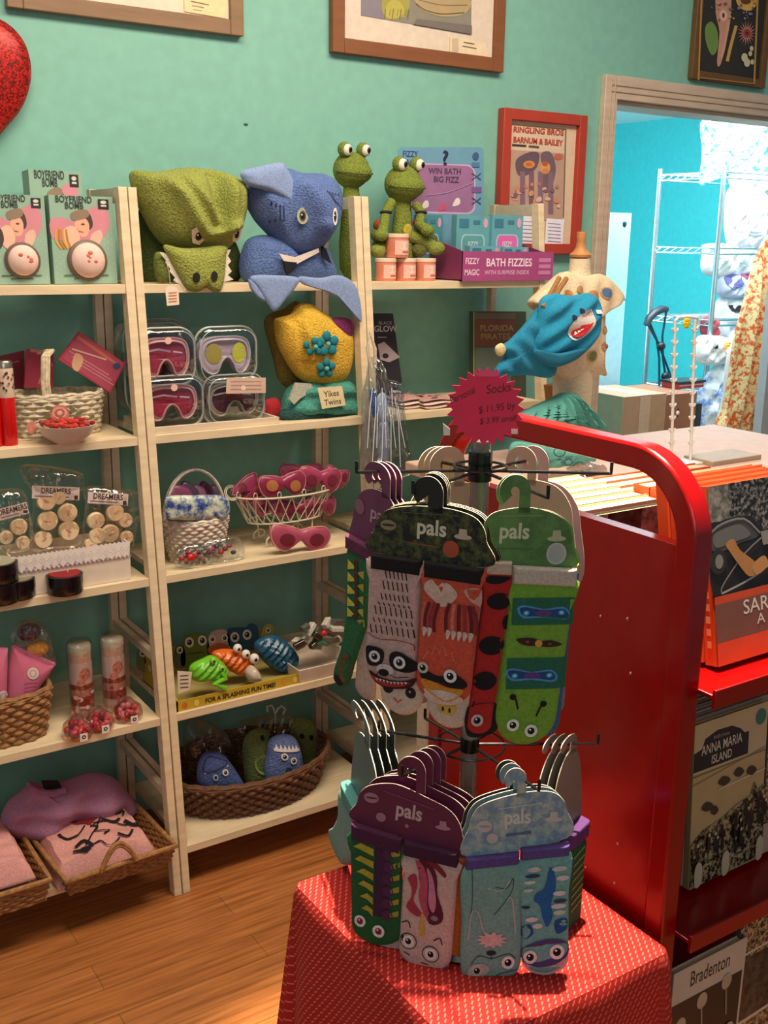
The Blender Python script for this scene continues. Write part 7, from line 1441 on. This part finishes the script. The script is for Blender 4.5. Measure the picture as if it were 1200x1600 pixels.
# teal skirt
Ls = PY(880, 680, 1.9); Ls.z = CZ; t = thing('teal_skirt', 'pleated teal toddler skirt draped over a wooden block in front of the mannequin', 'skirt', Ls)
SKp = [(868, 622), (882, 614), (898, 616), (915, 632), (934, 652), (947, 670), (938, 674), (914, 672), (880, 676), (840, 674), (806, 668), (812, 650), (840, 634)]
mb = MB(Ls); puff(mb, FY(1.9), SKp, .04, ('#58a094', 'cloth'), B=.05, n=100, rings=14, disp=lambda x, y: .009*sin((x-875)/(y-590+1)*26)); mb.build('skirt', t)
mb = MB(Ls); puff(mb, FY(1.84), [(806, 690), (840, 694), (880, 700), (926, 706), (930, 722), (914, 736), (870, 740), (818, 738), (798, 730), (796, 704)], .02, ('#64a89c', 'cloth'), B=.03, n=70, disp=lambda x, y: .004*sin(x*.3)); mb.build('lower_layer', t)
mb = MB(Ls); a = Art(mb, lambda x, y, w=0: FY(1.815)(x, y, w), kind='cloth')
for (x_, y_, r_) in ((826, 712, 14), (874, 706, 9), (905, 728, 8), (888, 722, 6)): a.line([(x_+r_*cos(b_), y_+r_*.8*sin(b_)) for b_ in [2*PI*i/16 for i in range(17)]], 1.6, '#2c5c54')
mb.build('ring_print', t)
Ls = PY(895, 640, 2.0); mb = MB(Ls); prism(mb, FY(2.0), [(866, 604), (914, 596), (922, 612), (924, 652), (872, 655)], -.04, 0, ('#9c6434', 'wood')); tag(mb.build('wooden_block'), 'brown wooden block standing behind the teal skirt', 'block')
Ls = PZ(905, 755, CZ); 
for i, (x_, y_, w_, lb) in enumerate(((880, 760, .05, 'crumpled clear packet on the counter behind the black wire arm'), (915, 742, .04, 'small clear packet with dark print on the counter by the teal skirt'))):
    Lq = PZ(x_, y_, CZ); tt = thing('clear_packet', lb, 'packet', Lq, 'clear packets on the counter'); mb = MB(); puff(mb, lambda x, y, w=0: Vector((x, y, .012+w)), [(-w_, -w_*.6), (w_, -w_*.7), (w_*1.1, w_*.6), (-w_*.9, w_*.7)], .014, ('#e4dcd8', 'clear'), B=.01, n=40, sharp=True, disp=lambda x, y: .004*sin(x*150)*cos(y*120)); mb.build('film', tt)
    mb = MB(); a = Art(mb, lambda x, y, w=0: Vector((x, y, .008+w))); a.blob([(-w_*.6, -w_*.4), (w_*.6, -w_*.4), (w_*.6, w_*.4), (-w_*.6, w_*.4)], '#c8b0a8'); [a.ell(rnd.uniform(-w_, w_)*.5, rnd.uniform(-w_, w_)*.35, .004, .003, '#4a3c3c', n=7) for _ in range(8)]; mb.build('insert', tt)

# jewellery display: two white branch stands joined by a top bar on a thin base
WH = ('#e8e4dc', 'plastic'); Lj = PZ(1085, 722, CZ); t = thing('jewelry_stand', 'white branched earring stand with a yellow flower, on the counter in the doorway', 'jewelry stand', Lj, )
YJ = Lj.y
mb = MB(Lj); mb.box(PY(1048, 722, YJ).x, PY(1098, 722, YJ).x, YJ-.03, YJ+.03, CZ, CZ+.006, WH); mb.build('base', t, bev=.002)
for cx1, cx2, y1_ in ((1055, 1049, 500), (1086, 1079, 500)):
    mb = MB(Lj); n_ = 11; P_ = [PY(cx1+(cx2-cx1)*i/n_+(3 if i > 7 else 0)*0, y1_+(715-y1_)*i/n_, YJ) for i in range(n_+1)]; P_[-1].z = CZ+.004; mb.tube(P_, .0035, WH, n=8)
    for i in range(1, n_):
        for s_ in (-1, 1): mb.tube([P_[i], P_[i]+Vector((s_*.008, 0, .006)), P_[i]+Vector((s_*.0095, 0, .010))], .0026, WH, n=6)
    mb.build('branch', t)
mb = MB(Lj); mb.tube([PY(x_, y_, YJ) for x_, y_ in ((1055, 502), (1060, 496), (1075, 495), (1090, 497), (1092, 508), (1088, 514))], .003, WH, n=8); mb.build('top_bar', t)
mb = MB(Lj); c = PY(1073, 505, YJ-.008)
for i in range(6): mb.ball(c+Vector((.007*cos(i*PI/3), 0, .007*sin(i*PI/3))), .006, .003, .006, ('#f0c800', 'matte'), n=12, m=8)
mb.ball(c, .004, .004, .004, ('#f8e040', 'matte'), n=10, m=6); mb.build('flower', t)
mb = MB(Lj); c = PY(1059, 645, YJ-.006); mb.ball(c, .005, .003, .005, ('#e8d8e0', 'plastic'), n=12, m=8); mb.ball(c+Vector((.001, 0, .008)), .0025, .002, .003, ('#1c1818', 'plastic'), n=8, m=6); mb.ball(c+Vector((.0, 0, -.008)), .003, .002, .003, ('#1c1818', 'plastic'), n=8, m=6); mb.build('earring', t)
mb = MB(PZ(1125, 720, CZ)); q = PZ(1110, 722, CZ); mb.box(q.x-.04, q.x+.14, q.y-.04, q.y+.05, CZ, CZ+.012, ('#b09880', 'wood')); tag(mb.build('wooden_board', bev=.002), 'flat wooden board on the counter right of the white earring stand', 'board')

# ================================================================== BACK ROOM
YB = 3.4
P0, P1 = PY(905, 333, YB), PY(983, 333, YB); t = thing('refrigerator', 'pale blue refrigerator side with a hinge dot, just inside the doorway', 'refrigerator', ((P0.x+P1.x)/2, YB+.3, 0)); L = Vector(((P0.x+P1.x)/2, YB+.3, 0)); fc = ('#a4d8e8', 'paint')
zs = PY(980, 468, YB).z
xr = PY(981, 420, YB).x
mb = MB(L); mb.box(xr-.55, xr, YB+.04, YB+.6, .02, P1.z, fc); mb.build('body', t, bev=.006)
mb = MB(L); mb.box(xr-.55, xr, YB, YB+.036, zs+.004, P1.z, fc); q = PY(976, 350, YB); mb.ball(q, .012, .004, .015, ('#4c6470', 'metal'), n=12, m=8); mb.build('freezer_door', t, bev=.006)
mb = MB(L); mb.box(xr-.55, xr, YB, YB+.036, .05, zs-.004, fc); mb.build('fridge_door', t, bev=.006)
# cardboard box on a low cabinet
YC = 3.05; a_, b_ = PY(970, 690, YC), PY(1032, 690, YC)
mb = MB(Vector((a_.x+.25, YC+.2, 0))); zc_ = PY(1000, 715, YC).z; mb.box(a_.x-.06, a_.x+.62, YC-.04, YC+.33, 0, zc_, ('#c8c0b4', 'paint')); tag(mb.build('low_cabinet'), 'low pale cabinet in the back room under the cardboard box', 'cabinet')
ztp = PY(1000, 618, YC).z; xr_ = PY(1040, 640, YC).x; t = thing('cardboard_box', 'tan cardboard box with packing tape in the back room', 'box', ((a_.x+xr_)/2, YC+.1, zc_)); L = Vector(((a_.x+xr_)/2, YC+.1, zc_)); cb = ('#c49c78', 'card')
mb = MB(L); mb.box(a_.x, xr_, YC, YC+.3, zc_, ztp, cb); mb.build('carton', t, bev=.002); mb = MB(L); mx = (a_.x+xr_)/2; mb.box(mx-.03, mx+.03, YC-.001, YC, zc_, ztp, ('#d8b898', 'paper')); mb.box(mx-.03, mx+.03, YC, YC+.3, ztp, ztp+.001, ('#e0d8cc', 'paper')); mb.build('tape', t)
mb = MB(PY(1062, 700, YC-.0)); q = PY(1062, 700, YC); x1_ = PY(1076, 640, YC).x; mb = MB(Vector(((xr_+x1_)/2, YC+.15, zc_))); mb.box(xr_+.002, x1_+.05, YC+.005, YC+.3, zc_, ztp-.01, ('#a06c50', 'card')); tag(mb.build('cardboard_box'), 'darker brown carton right behind the white earring stand', 'box')
mb = MB(Vector((x1_+.08, YC+.1, zc_))); mb.box(x1_+.055, x1_+.095, YC+.01, YC+.2, zc_, PY(1090, 632, YC).z, ('#14202c', 'plastic')); tag(mb.build('black_binder'), 'tall black binder standing beside the brown carton', 'binder')
# crutch
YK = 3.6; t = thing('crutch', 'grey metal crutch with a curved black arm pad leaning on the cyan wall', 'crutch', PY(1035, 640, YK)); L = PY(1035, 640, YK); DK = ('#2c3440', 'plastic')
mb = MB(L); mb.tube([PY(x_, y_, YK) for x_, y_ in ((1010, 508), (1014, 498), (1022, 489), (1034, 483), (1042, 483))], [.016, .019, .019, .018, .014], DK, n=12); mb.build('arm_pad', t)
for P_ in ([(1012, 506), (1028, 535), (1038, 560), (1047, 585), (1052, 640)], [(1041, 487), (1035, 525), (1036, 560), (1040, 590), (1041, 650)], [(1016, 506), (1026, 530), (1030, 560), (1030, 650)]): mb = MB(L); mb.tube([PY(x_, y_, YK) for x_, y_ in P_], .0055, ('#4c6878', 'metal'), n=8); mb.build('shaft', t)
for x_, y_ in ((1033, 541), (1040, 588)): mb = MB(L); mb.ball(PY(x_, y_, YK-.01), .026, .018, .022, ('#1c2028', 'plastic'), n=14, m=8); mb.build('clamp', t)
# red box
q0, q1 = PY(1060, 618, YC+.1), PY(1100, 597, YC+.1); ztb = ztp-.009; Lt = Vector(((q0.x+q1.x)/2, YC+.15, ztb)); t = thing('red_toolbox', 'red and black toolbox behind the white earring stand', 'toolbox', Lt)
mb = MB(Lt); mb.box(q0.x, q1.x, YC+.1, YC+.2, ztb, q1.z, ('#b8343c', 'plastic')); mb.box(q0.x, q1.x, YC+.098, YC+.1, ztb+.012, ztb+.018, ('#d8a8a8', 'plastic')); mb.build('body', t, bev=.003)
mb = MB(Lt); mb.box(q0.x-.006, q1.x+.006, YC+.095, YC+.205, q1.z, q1.z+.010, ('#2c2428', 'plastic')); mb.build('lid', t)
# chrome wire rack
CH = ('#c8ccd0', 'metal'); YR0 = 3.35
pA, pB = PY(1090, 290, YR0+.45), PY(1132, 265, YR0); t = thing('wire_shelf_rack', 'chrome wire shelf rack in the back room, loaded with clear bags', 'shelf rack', (pB.x, YR0, 0)); L = Vector((pB.x, YR0, 0)); zt_ = PY(1132, 258, YR0).z
xa_, xb_, ya_, yb_ = pB.x, pB.x+.62, YR0, YR0+.38; q = PY(1088, 400, YR0+.38)
for x_, y_ in ((xa_, ya_), (xb_, ya_), (xa_, yb_), (xb_, yb_)): mb = MB(L); mb.tube([(x_, y_, 0), (x_, y_, zt_)], .0125, CH, n=12); mb.build('upright', t)
for yp in (268, 388, 500, 610, 715):
    z_ = PY(1132, yp, YR0).z; mb = MB(L)
    if z_ < .1: continue
    for dz in (0, -.025):
        mb.tube([(xa_, ya_, z_+dz), (xb_, ya_, z_+dz), (xb_, yb_, z_+dz), (xa_, yb_, z_+dz)], .005, CH, n=6, closed=True)
    for i in range(1, 16): x_ = xa_+(xb_-xa_)*i/16; mb.tube([(x_, ya_, z_), (x_, yb_, z_)], .0025, CH, n=5)
    for i in range(8): f = i/8; mb.tube([(xa_, ya_+(yb_-ya_)*f, z_), (xa_, ya_+(yb_-ya_)*(f+.125), z_-.025)], .003, CH, n=5)
    mb.build('wire_shelf', t)
def soft(label, pts, Y, mat, T=.06, name='clear_bag', cat='bag', group='bags on the wire rack', art=None, dz=.012):
    Lq = PY(sum(p[0] for p in pts)/len(pts), max(p[1] for p in pts), Y); mb = MB(Lq); ph = rnd.random()*6; S = puff(mb, FY(Y), pts, T, mat, n=80, rings=12, disp=lambda x, y: dz*sin(x*.22+ph)*cos(y*.17+ph)+dz*.5*sin(x*.5+y*.3))
    if art: art(Art(mb, S, off=.004, kind='cloth'))
    return tag(mb.build(name), label, cat, group)
soft('white bag with printed spots on the second rack shelf', [(1098, 390), (1100, 382), (1130, 380), (1176, 384), (1180, 425), (1150, 432), (1100, 428)], YR0+.1, ('#e8e8ec', 'cloth'), art=lambda a: [a.ell(rnd.uniform(1100, 1140), rnd.uniform(388, 424), 1, 1, '#a8b0bc', n=6) for _ in range(30)])
soft('clear tub bag with a pale pink fold on the upper rack shelf', [(1136, 300), (1160, 290), (1190, 296), (1195, 340), (1188, 384), (1150, 388), (1134, 370)], YR0+.08, ('#d8d4e0', 'cloth'), art=lambda a: (a.blob([(1156, 320), (1184, 316), (1182, 360), (1158, 366)], '#f0e8f0'), a.ell(1144, 348, 8, 14, '#e0c8d4')))
soft('white bag with two tan blocks on the top part of the rack', [(1140, 272), (1170, 268), (1200, 272), (1200, 300), (1150, 302)], YR0+.1, ('#dce4ec', 'cloth'), art=lambda a: (a.rect(1165, 292, 1178, 302, '#d8b888'), a.rect(1182, 288, 1196, 298, '#e0c498')))
soft('bag of folded blue and purple fabric on the rack', [(1122, 428), (1150, 424), (1182, 428), (1186, 458), (1150, 466), (1122, 460)], YR0+.1, ('#c8cce4', 'cloth'), art=lambda a: (a.blob([(1124, 432), (1140, 428), (1144, 446), (1128, 450)], '#6c6ca8'), a.ell(1162, 430, 14, 6, '#a8507c')))
soft('grey bag with a black glasses shape printed on it, on the rack', [(1120, 470), (1160, 464), (1176, 474), (1176, 540), (1150, 560), (1120, 556)], YR0+.12, ('#dcdce4', 'cloth'), art=lambda a: (a.rect(1130, 476, 1145, 486, '#1c1c24'), a.ell(1150, 481, 5, 4, '#3c3c44')))
soft('speckled white bag with an orange patch on the lower rack shelf', [(1090, 528), (1110, 524), (1136, 530), (1140, 560), (1120, 570), (1090, 566)], YR0-.04, ('#eeeef0', 'cloth'), art=lambda a: (a.ell(1104, 541, 2.4, 2.6, '#2c2c2c'), [a.ell(rnd.uniform(1092, 1130), rnd.uniform(530, 562), .8, .8, '#8c9098', n=6) for _ in range(30)], a.blob([(1114, 536), (1130, 534), (1130, 550), (1116, 550)], '#f0a840')))
soft('blue and white patterned bag at the foot of the rack', [(1096, 600), (1130, 560), (1150, 580), (1146, 640), (1150, 700), (1130, 722), (1098, 716), (1090, 660)], YR0-.02, BLUEBAG, art=lambda a: a.blob([(1108, 662), (1120, 650), (1122, 690), (1112, 680)], '#b83050'))
soft('sparkling blue and white fabric heaped over the top of the rack', [(1096, 190), (1120, 184), (1160, 186), (1205, 190), (1210, 262), (1150, 272), (1110, 284), (1094, 288), (1098, 240)], YR0+.15, SPARK)
soft('red and black bag behind the rack upright', [(1098, 505), (1106, 494), (1112, 500), (1114, 526), (1100, 526)], YR0+.05, ('#a8444c', 'cloth'))
# orange print dress
Lq = PY(1150, 720, 2.95); t = thing('orange_print_dress', 'long orange floral print dress hanging in folds in front of the wire rack', 'dress', Lq); mb = MB(Lq)
puff(mb, FY(2.95), [(1190, 380), (1215, 372), (1216, 500), (1186, 600), (1176, 700), (1166, 724), (1150, 716), (1130, 700), (1117, 680), (1130, 640), (1140, 590), (1150, 520), (1170, 450)], .05, PRINT, B=.04, n=110, rings=18, disp=lambda x, y: .022*sin((x+(y-380)*.17)*.42)); mb.build('dress', t)
mb = MB(Lq); puff(mb, FY(3.0), [(1188, 430), (1170, 470), (1150, 520), (1136, 560), (1128, 640), (1116, 690), (1134, 700), (1150, 600), (1180, 500)], .03, ('#ece6e4', 'cloth'), B=.02, n=60, disp=lambda x, y: .01*sin(x*.5)); mb.build('white_underlayer', t)
# grey panel at right
q0, q1 = PY(1184, 720, 2.75), PY(1184, 480, 2.75); mb = MB(Vector((q0.x+.25, 2.8, 0))); mb.box(q0.x, q0.x+.5, 2.75, 2.79, 0, q1.z+.25, ('#b8b8bc', 'paint')); tag(mb.build('grey_panel'), 'plain grey upright panel at the right edge, beside the orange dress', 'panel')
